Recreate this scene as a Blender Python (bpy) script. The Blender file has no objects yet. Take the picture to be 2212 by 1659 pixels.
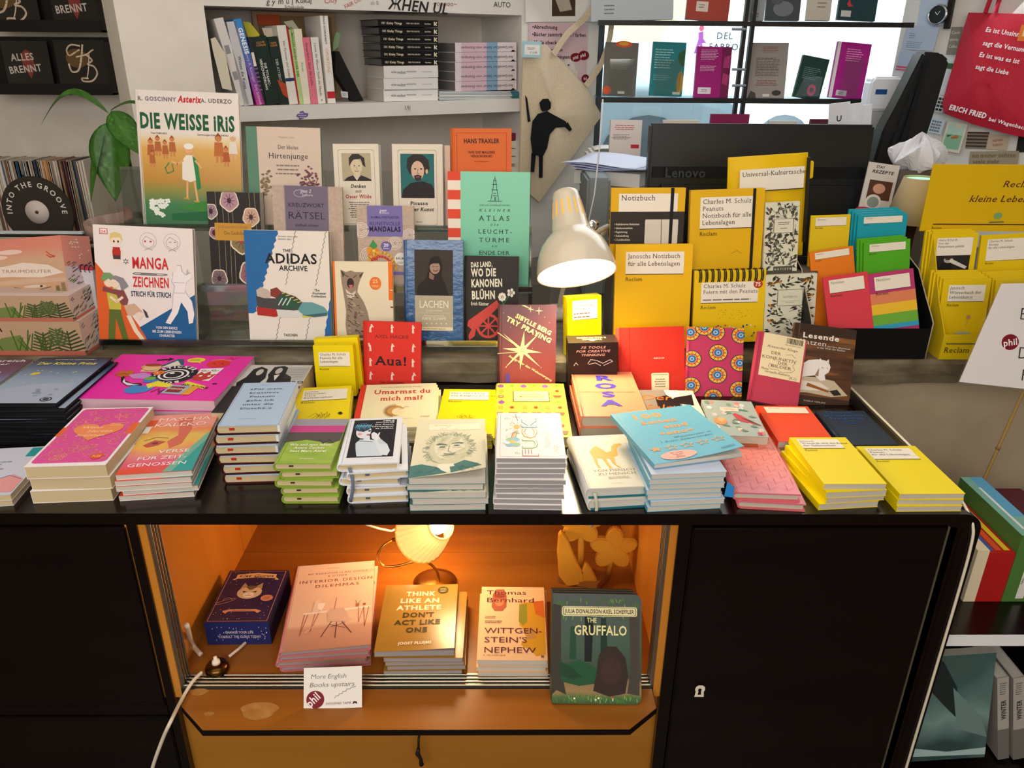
import bpy,bmesh,math,random
from mathutils import Vector,Matrix
random.seed(7)
S = bpy.context.scene
COL = S.collection
# ------------------------------------------------------------ camera
F = 1660.0;CX,CY = 1106.0,829.5
PITCH,YAW,ROLL = math.radians(23.65),math.radians(-0.7),math.radians(0.45)
CAMZ = 1.505
RM = (Matrix.Rotation(YAW,3,'Z') @ Matrix.Rotation(math.pi/2 - PITCH,3,'X') @ Matrix.Rotation(ROLL,3,'Z'))
CAM = Vector((0,0,CAMZ))
cd = bpy.data.cameras.new('camera');cam = bpy.data.objects.new('camera',cd);COL.objects.link(cam)
cd.sensor_width = 36;cd.lens = F/2212*36;cd.clip_start = .02;cd.clip_end = 200
cam.matrix_world = Matrix.Translation(CAM) @ RM.to_4x4()
S.camera = cam
S.view_settings.view_transform = 'Standard';S.view_settings.look = 'None'
S.view_settings.exposure = 0.0;S.view_settings.gamma = 1.0;S.view_settings.use_curve_mapping = False
# ------------------------------------------------------------ daylight, room light and fill
W = bpy.data.worlds.new('world');S.world = W;W.use_nodes = True
wn = W.node_tree;bg = wn.nodes['Background']
sky = wn.nodes.new('ShaderNodeTexSky');sky.sky_type = 'HOSEK_WILKIE';sky.turbidity = 4.0;sky.ground_albedo = .4
sky.sun_direction = (0.35,.55,.75)
mx = wn.nodes.new('ShaderNodeMixRGB');mx.inputs[0].default_value = .93
wn.links.new(sky.outputs[0],mx.inputs[1]);mx.inputs[2].default_value = (.84,.94,1.0,1)
wn.links.new(mx.outputs[0],bg.inputs[0]);bg.inputs[1].default_value = 1.7
def nth(n): return '%d%s' % (n,'th' if 10 < n % 100 < 14 else {1: 'st',2: 'nd',3: 'rd'}.get(n % 10,'th'))
def light(kind,name,loc,energy,col,rot=(0,0,0),size=.1,size_y=None,spot=None):
    l = bpy.data.lights.new(name,kind);l.energy = energy;l.color = col
    if kind == 'AREA':
        l.size = size
        if size_y: l.shape = 'RECTANGLE';l.size_y = size_y
    elif kind == 'SUN': l.angle = math.radians(size)
    else: l.shadow_soft_size = size
    if spot: l.spot_size = math.radians(spot);l.spot_blend = .5
    o = bpy.data.objects.new(name,l);o.location = loc;o.rotation_euler = rot;COL.objects.link(o);return o
light('SUN','sun',(0,6,6),7.0,(1,.95,.86),(math.radians(40),math.radians(-15),0),1.0)
light('AREA','ceiling_lamp_light',(-.5,.75,2.70),13,(1,.88,.74),(0,0,0),2.4,1.6)
light('AREA','front_fill_light',(-.3,-1.05,1.95),41,(1,.95,.90),(math.radians(80),0,0),2.6,1.1)  # added fill from behind the camera for upright covers; no window there
light('AREA','window_daylight',(.9,2.5,2.0),11,(.86,.93,1),(math.radians(-60),0,math.radians(0)),1.5,.9)
DESK_LAMP_POWER,NICHE_LAMP_POWER = .8,2.9
# ------------------------------------------------------------ rays: pixel -> point on a real plane
def ray(px,py): return (RM @ Vector(((px-CX)/F,-(py-CY)/F,-1.0)))
def at_z(px,py,z):
    d = ray(px,py);k = (z-CAMZ)/d.z;return CAM + d*k
def at_y(px,py,y):
    d = ray(px,py);return CAM + d*(y/d.y)
def at_x(px,py,x):
    d = ray(px,py);return CAM + d*(x/d.x)
def at_p(px,py,p,n):
    d = ray(px,py);return CAM + d*((p-CAM).dot(n)/d.dot(n))
# ------------------------------------------------------------ materials
MC = {}
def lin(c):
    if isinstance(c,str):
        c = c.lstrip('#');c = [int(c[i:i+2],16)/255 for i in (0,2,4)]
    return [(x/12.92 if x <= .04045 else ((x+.055)/1.055)**2.4) for x in c[:3]] + [1]
def newmat(name,col,rough=.5,metal=0,emit=0,coat=0,spec=None):
    m = bpy.data.materials.new(name);m.use_nodes = True;b = m.node_tree.nodes['Principled BSDF']
    c = lin(col);b.inputs['Base Color'].default_value = c;b.inputs['Roughness'].default_value = rough
    b.inputs['Metallic'].default_value = metal
    if coat: b.inputs['Coat Weight'].default_value = coat;b.inputs['Coat Roughness'].default_value = .15
    if spec is not None: b.inputs['Specular IOR Level'].default_value = spec
    if emit: b.inputs['Emission Color'].default_value = c;b.inputs['Emission Strength'].default_value = emit
    return m
def M(col,rough=.5,metal=0,emit=0,coat=0):
    if not isinstance(col,str): return col
    if not col.startswith('#'): return MC[col]
    k = (col,rough,metal,emit,coat)
    if k not in MC:
        m = MC[k] = newmat('ink_'+col[1:],col,rough,metal,emit,coat,.22)
        nt = m.node_tree;b = nt.nodes['Principled BSDF']      # fine paper grain
        if not metal and not emit:
            nz = nt.nodes.new('ShaderNodeTexNoise');nz.inputs['Scale'].default_value = 900
            bp = nt.nodes.new('ShaderNodeBump');bp.inputs['Strength'].default_value = .06;bp.inputs['Distance'].default_value = .001
            tc = nt.nodes.new('ShaderNodeTexCoord')
            nt.links.new(tc.outputs['Object'],nz.inputs['Vector']);nt.links.new(nz.outputs[0],bp.inputs['Height']);nt.links.new(bp.outputs[0],b.inputs['Normal'])
    return MC[k]
def ramp(nt,stops,interp='LINEAR'):
    r = nt.nodes.new('ShaderNodeValToRGB');r.color_ramp.interpolation = interp;e = r.color_ramp.elements
    while len(e) < len(stops): e.new(.5)
    for i,(p,c) in enumerate(stops): e[i].position = p;e[i].color = lin(c)
    return r
def texmat(name,stops,kind='noise',scale=(1,1,1),detail=3,rough=.5,metal=0,bump=0,coat=0,dist=0,axis=None,length=1,off=0,nfac=0,nscale=10):
    """procedural colour: noise / wave / gradient along an object axis, through a colour ramp"""
    m = newmat(name,'#888888',rough,metal,coat=coat);nt = m.node_tree;b = nt.nodes['Principled BSDF']
    tc = nt.nodes.new('ShaderNodeTexCoord');mp = nt.nodes.new('ShaderNodeMapping');mp.inputs['Scale'].default_value = scale
    nt.links.new(tc.outputs['Object'],mp.inputs[0])
    r = ramp(nt,stops)
    if kind == 'noise':
        t = nt.nodes.new('ShaderNodeTexNoise');t.inputs['Scale'].default_value = 1;t.inputs['Detail'].default_value = detail;t.inputs['Distortion'].default_value = dist
        nt.links.new(mp.outputs[0],t.inputs['Vector']);fac = t.outputs[0]
    elif kind == 'voronoi':
        t = nt.nodes.new('ShaderNodeTexVoronoi');t.inputs['Scale'].default_value = 1
        nt.links.new(mp.outputs[0],t.inputs['Vector']);fac = t.outputs['Distance']
    elif kind == 'wave':
        t = nt.nodes.new('ShaderNodeTexWave');t.bands_direction = axis or 'Z';t.inputs['Scale'].default_value = 1;t.inputs['Distortion'].default_value = dist;t.inputs['Detail'].default_value = detail
        nt.links.new(mp.outputs[0],t.inputs['Vector']);fac = t.outputs['Fac'] if 'Fac' in t.outputs else t.outputs[1]
    else:
        sp = nt.nodes.new('ShaderNodeSeparateXYZ');nt.links.new(tc.outputs['Object'],sp.inputs[0])
        ma = nt.nodes.new('ShaderNodeMath');ma.operation = 'MULTIPLY_ADD';ma.inputs[1].default_value = 1/length;ma.inputs[2].default_value = off
        nt.links.new(sp.outputs[axis or 'Y'],ma.inputs[0]);fac = ma.outputs[0]
        if nfac:
            t = nt.nodes.new('ShaderNodeTexNoise');t.inputs['Scale'].default_value = nscale;nt.links.new(tc.outputs['Object'],t.inputs['Vector'])
            m2 = nt.nodes.new('ShaderNodeMath');m2.operation = 'MULTIPLY_ADD';m2.inputs[1].default_value = nfac;nt.links.new(t.outputs[0],m2.inputs[0]);
            m3 = nt.nodes.new('ShaderNodeMath');m3.operation = 'SUBTRACT';m3.inputs[1].default_value = nfac/2;nt.links.new(fac,m3.inputs[0]);nt.links.new(m3.outputs[0],m2.inputs[2]);fac = m2.outputs[0]
    nt.links.new(fac,r.inputs[0]);nt.links.new(r.outputs[0],b.inputs['Base Color'])
    if bump:
        bp = nt.nodes.new('ShaderNodeBump');bp.inputs['Strength'].default_value = bump;bp.inputs['Distance'].default_value = .002
        nt.links.new(fac,bp.inputs['Height']);nt.links.new(bp.outputs[0],b.inputs['Normal'])
    return m
def grad(key,cols,axis='Y',length=.2,nfac=0,nscale=10,rough=.4,off=0):
    if key not in MC:
        n = len(cols);st = [(c if isinstance(c,tuple) else (i/(n-1),c)) for i,c in enumerate(cols)]
        MC[key] = texmat(key,st,'grad',axis=axis,length=length,nfac=nfac,nscale=nscale,rough=rough,off=off)
    return MC[key]
def pages(c1='#dcd5c5',c2='#c2b9a6'):
    k = 'pg'+c1+c2
    if k not in MC: MC[k] = texmat('page_edges_'+c1[1:],[(.25,c2),(.6,c1)],'wave',(3,3,900),axis='Z',detail=2,dist=1.2,rough=.8)
    return MC[k]
MC['dark_wood'] = texmat('dark_polished_wood',[(.3,'#080403'),(.7,'#120806')],'noise',(1.5,14,14),rough=.22,detail=4)
MC['orange_wood'] = texmat('honey_veneer',[(.25,'#8a5218'),(.75,'#a06422')],'noise',(1.6,24,10),detail=5,rough=.32,dist=.4,bump=.03)
MC['orange_wood_v'] = texmat('honey_veneer_lamplit',[(.25,'#bd7420'),(.55,'#cf8730'),(.8,'#de9a44')],'noise',(6,5,1.4),detail=4,rough=.35,dist=.8)  # lighter copy of the veneer: lamplight painted into the colour of upright parts
MC['aluminium'] = newmat('brushed_aluminium','#c9c6b8',.3,1)
MC['brass'] = newmat('brass','#c69a4c',.25,1)
MC['plaster'] = texmat('painted_plaster',[(.3,'#e3dace'),(.7,'#eee7dc')],'noise',(7,7,7),detail=6,rough=.85,bump=.25)
MC['plaster_white'] = texmat('white_painted_board',[(.3,'#dedbd4'),(.7,'#eae7e1')],'noise',(5,5,14),detail=6,rough=.7,bump=.15)
MC['stone'] = texmat('weathered_stone',[(.25,'#43392a'),(.5,'#655a45'),(.8,'#857a64')],'noise',(14,30,30),detail=9,rough=.5,bump=.9,dist=.5)
MC['terracotta'] = texmat('dusty_terracotta',[(.3,'#8a6c5e'),(.7,'#bba396')],'noise',(30,30,12),detail=6,rough=.9,bump=.3)
MC['soil'] = texmat('potting_soil',[(.3,'#2a1d16'),(.7,'#4c382c')],'noise',(90,90,90),detail=6,rough=1,bump=1)
MC['leaf'] = texmat('avocado_leaf',[(.3,'#3f7a24'),(.7,'#5c9a38')],'noise',(40,40,8),detail=4,rough=.35)
MC['canvas'] = texmat('natural_canvas',[(.3,'#cdbb9c'),(.7,'#dccbae')],'noise',(260,260,260),detail=2,rough=.95,bump=.4)
MC['red_cloth'] = texmat('red_cotton',[(.3,'#b30a28'),(.7,'#c81435')],'noise',(200,200,200),rough=.7,bump=.2)
MC['black_plastic'] = newmat('black_plastic','#0e0f12',.38)
MC['black_metal'] = newmat('black_metal','#17150f',.45,.3)
MC['cream_enamel'] = newmat('cream_enamel','#ddd2bb',.22,coat=.6)
MC['red_linen'] = texmat('red_linen',[(.35,'#c8200f'),(.65,'#de3018')],'noise',(500,900,500),rough=.8,bump=.5)
MC['berry_linen'] = texmat('raspberry_linen',[(.35,'#ba2f48'),(.65,'#cc4460')],'noise',(500,900,500),rough=.8,bump=.5)
MC['street'] = texmat('pale_asphalt',[(.3,'#8c96a3'),(.7,'#aab6c4')],'noise',(3,3,3),rough=.9)
MC['kraft'] = texmat('kraft_card',[(.3,'#b8a292'),(.7,'#c9b4a4')],'noise',(160,160,160),rough=.85)
def glass(name,tint='#ffffff',refl=.09,rough=.02):
    if name in MC: return MC[name]
    m = bpy.data.materials.new(name);m.use_nodes = True;nt = m.node_tree;nt.nodes.remove(nt.nodes['Principled BSDF'])
    t = nt.nodes.new('ShaderNodeBsdfTransparent');t.inputs[0].default_value = lin(tint)
    g = nt.nodes.new('ShaderNodeBsdfGlossy');g.inputs['Roughness'].default_value = rough
    x = nt.nodes.new('ShaderNodeMixShader');x.inputs[0].default_value = refl
    nt.links.new(t.outputs[0],x.inputs[1]);nt.links.new(g.outputs[0],x.inputs[2]);nt.links.new(x.outputs[0],nt.nodes['Material Output'].inputs[0])
    MC[name] = m;return m
glass('window_glass','#eef7fb',.05);glass('acrylic','#f2f6f4',.06,.05);glass('acrylic_edge','#d2e0dc',.4,.1);glass('film','#ffffff',.07,.08)
# ------------------------------------------------------------ glyphs (built-in font), optional slab serifs
_fc = bpy.data.curves.new('f','FONT');_fc.resolution_u = 2;_fc.fill_mode = 'FRONT';_fo = bpy.data.objects.new('f',_fc)
GC = {}
def _ev(s,bold):
    _fc.body = s;_fc.offset = bold
    m = _fo.to_mesh();v = [(p.co.x,p.co.y) for p in m.vertices];f = [tuple(p.vertices) for p in m.polygons];_fo.to_mesh_clear();return v,f
def glyph(ch,st):
    k = (ch,st)
    if k in GC: return GC[k]
    bold = .022 if 'b' in st else 0
    if 'B' in st: bold = .04
    if 'l' in st: bold = -.012
    a = max(p[0] for p in _ev('|',0)[0]);adv = max(p[0] for p in _ev(ch+'|',0)[0]) - a + bold*1.6
    v,f = _ev(ch,bold) if ch != ' ' else ([],[])
    if 's' in st and v:
        v = list(v);cnt = {}
        for q in f:
            for i in range(len(q)): e = (q[i],q[(i+1) % len(q)]);cnt[tuple(sorted(e))] = cnt.get(tuple(sorted(e)),0)+1
        ys = [p[1] for p in v];add = []
        for (i,j),c in cnt.items():
            if c == 1:
                (x0,y0),(x1,y1) = v[i],v[j]
                if abs(y0-y1) < 1e-4 and .03 < abs(x1-x0) < .17:
                    if abs(y0) < .03 or abs(y0-min(ys)) < .01: add.append((min(x0,x1)-.05,y0,max(x0,x1)+.05,y0+.04))
                    elif abs(y0-max(ys)) < .02 or abs(y0-.45) < .03: add.append((min(x0,x1)-.05,y0-.04,max(x0,x1)+.04,y0))
        for (x0,y0,x1,y1) in add:
            n = len(v);v += [(x0,y0),(x1,y0),(x1,y1),(x0,y1)];f = f+[(n,n+1,n+2,n+3)]
        adv += .03
    GC[k] = (v,f,adv);return GC[k]
# ------------------------------------------------------------ mesh builder
class MB:
    def __init__(s): s.v = [];s.f = [];s.m = [];s.mats = [];s.T = None;s.sm = []
    def mi(s,m):
        m = M(m)
        if m not in s.mats: s.mats.append(m)
        return s.mats.index(m)
    def add(s,vs,fs,mat,smooth=False):
        n = len(s.v);T = s.T
        s.v += [tuple(T @ Vector(p)) for p in vs] if T else [tuple(p) for p in vs]
        k = s.mi(mat)
        for f in fs: s.f.append(tuple(n+i for i in f));s.m.append(k);s.sm.append(smooth)
    def box(s,x0,y0,z0,x1,y1,z1,mat):
        s.add([(x0,y0,z0),(x1,y0,z0),(x1,y1,z0),(x0,y1,z0),(x0,y0,z1),(x1,y0,z1),(x1,y1,z1),(x0,y1,z1)],
              [(0,3,2,1),(4,5,6,7),(0,1,5,4),(1,2,6,5),(2,3,7,6),(3,0,4,7)],mat)
    def prism(s,poly,z0,z1,mat,axis='z'):
        n = len(poly)
        def q(p,z): return (p[0],p[1],z) if axis == 'z' else ((p[0],z,p[1]) if axis == 'y' else (z,p[0],p[1]))
        s.add([q(p,z0) for p in poly]+[q(p,z1) for p in poly],[tuple(range(n))[::-1],tuple(range(n,2*n))]+[(i,(i+1) % n,n+(i+1) % n,n+i) for i in range(n)],mat)
    def tube(s,pts,r,mat,seg=8,closed=False):
        pts = [Vector(p) for p in pts];n = len(pts);rs = r if isinstance(r,(list,tuple)) else [r]*n;vs = []
        up = Vector((0,0,1));prev = None
        for i,p in enumerate(pts):
            d = (pts[(i+1) % n]-pts[i-1]) if closed else (pts[min(i+1,n-1)]-pts[max(i-1,0)])
            d.normalize()
            a = d.cross(up) if prev is None else prev - d*prev.dot(d)
            if a.length < 1e-3: a = d.cross(Vector((1,0,0)))
            a.normalize();prev = a;b = d.cross(a)
            for k in range(seg): t = 2*math.pi*k/seg;vs.append(p+(a*math.cos(t)+b*math.sin(t))*rs[i])
        fs = []
        for i in range(n if closed else n-1):
            j = (i+1) % n
            for k in range(seg): fs.append((i*seg+k,i*seg+(k+1) % seg,j*seg+(k+1) % seg,j*seg+k))
        if not closed: fs += [tuple(range(seg))[::-1],tuple(range((n-1)*seg,n*seg))]
        s.add(vs,fs,mat,True)
    def lathe(s,prof,mat,seg=32,cap=False):
        n = len(prof);vs = [(r*math.cos(2*math.pi*k/seg),r*math.sin(2*math.pi*k/seg),z) for r,z in prof for k in range(seg)]
        fs = [(i*seg+k,i*seg+(k+1) % seg,(i+1)*seg+(k+1) % seg,(i+1)*seg+k) for i in range(n-1) for k in range(seg)]
        if cap: fs += [tuple(range(seg))[::-1],tuple(range((n-1)*seg,n*seg))]
        s.add(vs,fs,mat,True)
    def grid(s,nx,ny,fn,mat,thick=0,smooth=True):
        P = [[Vector(fn(i/nx,j/ny)) for i in range(nx+1)] for j in range(ny+1)]
        vs = [p for r in P for p in r];q = lambda i,j: j*(nx+1)+i
        fs = [(q(i,j),q(i+1,j),q(i+1,j+1),q(i,j+1)) for j in range(ny) for i in range(nx)]
        if thick:
            N = (P[0][nx]-P[0][0]).cross(P[ny][0]-P[0][0]).normalized()*thick;m = len(vs)
            vs += [p-N for p in vs];fs += [tuple(m+k for k in f[::-1]) for f in fs]
            for i in range(nx): fs += [(q(i+1,0),q(i,0),m+q(i,0),m+q(i+1,0)),(q(i,ny),q(i+1,ny),m+q(i+1,ny),m+q(i,ny))]
            for j in range(ny): fs += [(q(0,j),q(0,j+1),m+q(0,j+1),m+q(0,j)),(q(nx,j+1),q(nx,j),m+q(nx,j),m+q(nx,j+1))]
        s.add(vs,fs,mat,smooth)
    def art(s,cmds,w,h,z=0,T=None,fn=None,dz=.00012):
        """print on a face: u from the left, v from the top, both 0..1"""
        old = s.T;s.T = (old @ T) if (T and old) else (T or old)
        k = 0;dz = min(dz,.0009/max(1,len(cmds)))
        for c in cmds:
            k += 1;zz = z+k*dz;q = lambda u,v: (u*w,h-v*h,zz)
            o,col = c[0],c[1]
            if o == 'r':
                u0,v0,u1,v1 = c[2:6];r = c[6] if len(c) > 6 else 0
                if r:
                    ru,rv = r,r*w/h;P = []
                    for (a,b,t0) in ((u1-ru,v0+rv,-90),(u1-ru,v1-rv,0),(u0+ru,v1-rv,90),(u0+ru,v0+rv,180)):
                        for i in range(5): t = math.radians(t0+i*22.5);P.append(q(a+ru*math.cos(t),b+rv*math.sin(t)))
                    s.add(P,[tuple(range(len(P)))[::-1]],col)
                else: s.add([q(u0,v1),q(u1,v1),q(u1,v0),q(u0,v0)],[(0,1,2,3)],col)
            elif o == 'e':
                cx,cy,rx,ry = c[2:6];n = 20 if rx*w > .006 else 10
                s.add([q(cx+rx*math.cos(2*math.pi*i/n),cy-ry*math.sin(2*math.pi*i/n)) for i in range(n)],[tuple(range(n))],col)
            elif o == 'p':
                P = [q(*p) for p in c[2]]
                ar = sum(P[i-1][0]*P[i][1]-P[i][0]*P[i-1][1] for i in range(len(P)))
                s.add(P,[tuple(range(len(P))) if ar > 0 else tuple(range(len(P)))[::-1]],col)
            elif o == 'l':
                P = [Vector(q(*p)) for p in c[2]];lw = c[3]*w/2
                for a,b in zip(P,P[1:]):
                    d = (b-a)
                    if d.length < 1e-6: continue
                    d.normalize();n = Vector((-d.y,d.x,0))*lw;e = d*lw*.5
                    s.add([a-n-e,b-n+e,b+n+e,a+n-e],[(0,1,2,3)],col)
            elif o == 'g':
                u0,v0,u1,v1,n = c[2:7];rr = random.Random(n*7+int(u0*100));al = c[7] if len(c) > 7 else 'l'
                for i in range(n):
                    vv = v0+(v1-v0)*(i+.5)/n;th = (v1-v0)/n*.32;L = (u1-u0)*rr.uniform(.72,1);a = u0 if al == 'l' else (u0+u1-L)/2;end = a+L
                    while a < end-.005:
                        b = min(end,a+(u1-u0)*rr.uniform(.07,.22));s.add([q(a,vv+th/2),q(b,vv+th/2),q(b,vv-th/2),q(a,vv-th/2)],[(0,1,2,3)],col);a = b+(u1-u0)*.025
            elif o == 't':
                txt,u,v,size = c[2:6];opt = c[6] if len(c) > 6 else {}
                st = opt.get('s','');sc = size*h/.686;sh = .22 if 'i' in st else 0;al = opt.get('a','c');sp = opt.get('sp',0)
                G = [glyph(ch,''.join(x for x in st if x in 'bBls')) for ch in txt]
                tot = sum(g[2]+sp for g in G)-sp
                sx = sc
                if 'fit' in opt: sx = opt['fit']*w/max(tot,.01)
                elif 'sx' in opt: sx = sc*opt['sx']
                x = {'c': -tot/2,'l': 0,'r': -tot}[al]*sx;rot = math.radians(opt.get('rot',0));cr,sr = math.cos(rot),math.sin(rot)
                bx,by,_ = q(u,v);arc = opt.get('arc')
                for g in G:
                    if g[0]:
                        P = []
                        for (gx,gy) in g[0]:
                            X = x+(gx+gy*sh)*sx;Y = gy*sc
                            if arc:
                                R = arc*w;t = -(x+g[2]*sx/2)/R;lx = (gx-g[2]/2)*sx
                                X,Y = -math.sin(t)*(R+gy*sc)+lx*math.cos(t),math.cos(t)*(R+gy*sc)+lx*math.sin(t)
                            P.append((bx+X*cr-Y*sr,by+X*sr+Y*cr,zz))
                        s.add(P,g[1],col)
                    x += (g[2]+sp)*sx
        s.T = old
    def mesh(s,name,bevel=0,warp=None,slices=None,center=None):
        me = bpy.data.meshes.new(name);me.from_pydata(s.v,[],s.f)
        for m in s.mats: me.materials.append(m)
        me.polygons.foreach_set('material_index',s.m);me.polygons.foreach_set('use_smooth',s.sm)
        if slices:
            bm = bmesh.new();bm.from_mesh(me)
            for co,no in slices: bmesh.ops.bisect_plane(bm,geom=bm.verts[:]+bm.edges[:]+bm.faces[:],plane_co=co,plane_no=no,dist=1e-6)
            bm.to_mesh(me);bm.free()
        if warp:
            for v in me.vertices: v.co = warp(v.co)
        if bevel:
            bm = bmesh.new();bm.from_mesh(me);bmesh.ops.bevel(bm,geom=bm.edges[:],offset=bevel,segments=2,affect='EDGES',clamp_overlap=True);bm.to_mesh(me);bm.free()
        me.validate();me.update();return me
    def obj(s,name,parent=None,mat=None,**kw):
        o = bpy.data.objects.new(name,s.mesh(name,**kw));COL.objects.link(o)
        if parent: o.parent = parent
        if mat is not None: o.matrix_local = mat
        return o
def smooth(P,n=8):
    Q = []
    for i in range(len(P)-1):
        p0,p1,p2,p3 = P[max(i-1,0)],P[i],P[i+1],P[min(i+2,len(P)-1)]
        for k in range(n):
            t = k/n;Q.append(.5*((2*p1)+(-p0+p2)*t+(2*p0-5*p1+4*p2-p3)*t*t+(-p0+3*p1-3*p2+p3)*t**3))
    return Q+[P[-1]]
def tag(o,label=None,cat=None,group=None,kind=None):
    if label: o['label'] = label
    if cat: o['category'] = cat
    if group: o['group'] = group
    if kind: o['kind'] = kind
    return o
def empty(name,label,cat,mw=None,group=None):
    o = bpy.data.objects.new(name,None);COL.objects.link(o);o.empty_display_size = .02
    if mw is not None: o.matrix_world = mw
    return tag(o,label,cat,group)
def link(name,me,parent,mat=None):
    o = bpy.data.objects.new(name,me);COL.objects.link(o);o.parent = parent
    if mat is not None: o.matrix_local = mat
    return o
def copy_tree(o,parent=None):
    c = o.copy();COL.objects.link(c)
    if parent: c.parent = parent
    for ch in list(o.children): copy_tree(ch,c)
    return c
def structure(mb,name,**kw): return tag(mb.obj(name,**kw),kind='structure')
# ------------------------------------------------------------ books
def rect_fit(P):
    TL,TR,BR,BL = P
    x = (TR-TL)+(BR-BL);y = (TL-BL)+(TR-BR);w = x.length/2;h = y.length/2
    xh,yh = x.normalized(),y.normalized();a = (xh+yh).normalized();b = (xh-yh).normalized()
    xh = (a+b).normalized();yh = (a-b).normalized();n = xh.cross(yh).normalized()
    o = (TL+TR+BR+BL)/4 - xh*w/2 - yh*h/2
    m = Matrix((xh,yh,n)).transposed().to_4x4();m.translation = o
    return m,w,h
def fill(P,f):
    Q = [f(*p) if p else None for p in P];TL,TR,BR,BL = Q
    if TL is None: TL = TR+BL-BR
    if TR is None: TR = TL+BR-BL
    if BR is None: BR = TR+BL-TL
    if BL is None: BL = TL+BR-TR
    return [TL,TR,BR,BL]
ORD = ['','topmost','second','third','fourth','fifth','sixth','seventh','eighth','ninth','tenth','eleventh','twelfth']
def book_meshes(kind,w,h,t,cov,art=(),spine=None,pg=None,sart=(),curl=0,back=None,fn='cover',avis=None,side=None,ribbon=None,groove=True):
    """local frame: x right, y up the cover, z out of the front cover; returns [(part name, mesh)]"""
    out = [];cov = M(cov,.45) if isinstance(cov,str) and cov.startswith('#') else M(cov);spine = M(spine,.4) if spine else cov;pg = pg or pages()
    c = MB();oy,hv = avis or (0,h)
    if kind == 'box':
        c.box(0,0,0,w,h,t,spine)
        c.add([(0,0,t+.0001),(w,0,t+.0001),(w,h,t+.0001),(0,h,t+.0001)],[(0,1,2,3)],cov)
        c.art(art,w,hv,t+.0002,Matrix.Translation((0,oy,0)))
        if side:
            for nm,A in side.items():
                if nm == 'top': c.art(A,w,t,.0002,Matrix.Translation((0,h,0)) @ Matrix.Rotation(-math.pi/2,4,'X') @ Matrix.Translation((0,-t,0)))
                if nm == 'bottom': c.art(A,w,t,.0002,Matrix.Rotation(math.pi/2,4,'X'))
                if nm == 'left': c.art(A,t,h,.0002,Matrix.Rotation(-math.pi/2,4,'Y'))
                if nm == 'right': c.art(A,t,h,.0002,Matrix.Translation((w,0,t)) @ Matrix.Rotation(math.pi/2,4,'Y'))
        return [('box',c.mesh('box'))]
    if kind == 'pb':
        e = .0007
        c.box(0,0,t-e,w,h,t,cov);c.box(0,0,0,w,h,e,spine);c.box(0,0,e,e,h,t-e,spine)
        p = MB();p.box(e,.0006,e,w-.0008,h-.0006,t-e,pg)
    else:
        e = .0024;rr = .006
        c.box(rr,0,t-e,w,h,t,cov);c.box(rr,0,0,w,h,e,M(back) if back else spine)
        A = [(rr-rr*math.sin(math.pi*k/8),t/2+(t/2)*math.cos(math.pi*k/8)) for k in range(9)]
        B = [(rr-(rr-.002)*math.sin(math.pi*k/8),t/2+(t/2-.0018)*math.cos(math.pi*k/8)) for k in range(9)][::-1]
        n = len(A);vs = [(x,y,z) for y in (0,h) for x,z in A+B];N = 2*n
        fs = [(i,(i+1) % N,N+(i+1) % N,N+i) for i in range(N)]+[(i,N-1-i,N-2-i,i+1) for i in range(n-1)]+[(N+i+1,N+N-2-i,N+N-1-i,N+i) for i in range(n-1)]
        c.add(vs,fs,spine,True)
        if groove: c.box(rr+.0015,.0002,t-.0001,rr+.0026,h-.0002,t+.00015,M('#6b6258',.7) if groove is True else M(groove))
        p = MB();x0 = .0035;P = [(w-.003,e),(w-.003,t-e),(rr,t-e)]+[(rr-(rr-.0028)*math.sin(math.pi*k/6),t/2+(t/2-e)*math.cos(math.pi*k/6)) for k in range(1,6)]+[(rr,e)]
        vs = [(x,y,z) for y in (.003,h-.003) for x,z in P];n = len(P)
        p.add(vs,[tuple(range(n)),tuple(range(n,2*n))[::-1]]+[(i,n+i,n+(i+1) % n,(i+1) % n) for i in range(n)],pg)
    c.art(art,w,hv,t+.0002,Matrix.Translation((0,oy,0)))
    if sart: c.art(sart,h,t,.0003,Matrix(((0,0,-1,0),(-1,0,0,h),(0,1,0,0),(0,0,0,1))))
    sl = wp = None
    if curl:
        amt,ax,ay = curl
        L = w*abs(ax)+h*abs(ay);d = Vector((ax,ay,0)).normalized();lo = min(0,d.x*w)+min(0,d.y*h);hi = max(0,d.x*w)+max(0,d.y*h)
        sl = [(d*(lo+(hi-lo)*k/14),d) for k in range(1,14)]
        def wp(v):
            if v.z > t-.0009 and v.x > .0015:
                s = max(0,((d.x*v.x+d.y*v.y)-lo)/(hi-lo)-.25)/.75;return Vector((v.x,v.y,v.z+amt*s*s*s*(1.4-.4*s)))
            return v
    out.append((fn,c.mesh(fn,warp=wp,slices=sl)));out.append(('pages',p.mesh('pages')))
    if ribbon:
        rb = MB();x,L,col = ribbon;rb.grid(1,8,lambda u,v: (x+u*.005+.004*math.sin(v*4),-.0015-.004*math.sin(v*math.pi),t*.6-(L)*v),col,.0004);out.append(('ribbon',rb.mesh('ribbon')))
    return out
def place(name,label,cat,meshes,mw,group=None):
    r = empty(name,label,cat,mw,group)
    for nm,me in meshes: link(nm,me,r)
    return r
TABLE = .85
def lay(px4,ztop): return rect_fit(fill(px4,lambda x,y: at_z(x,y,ztop)))
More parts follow.
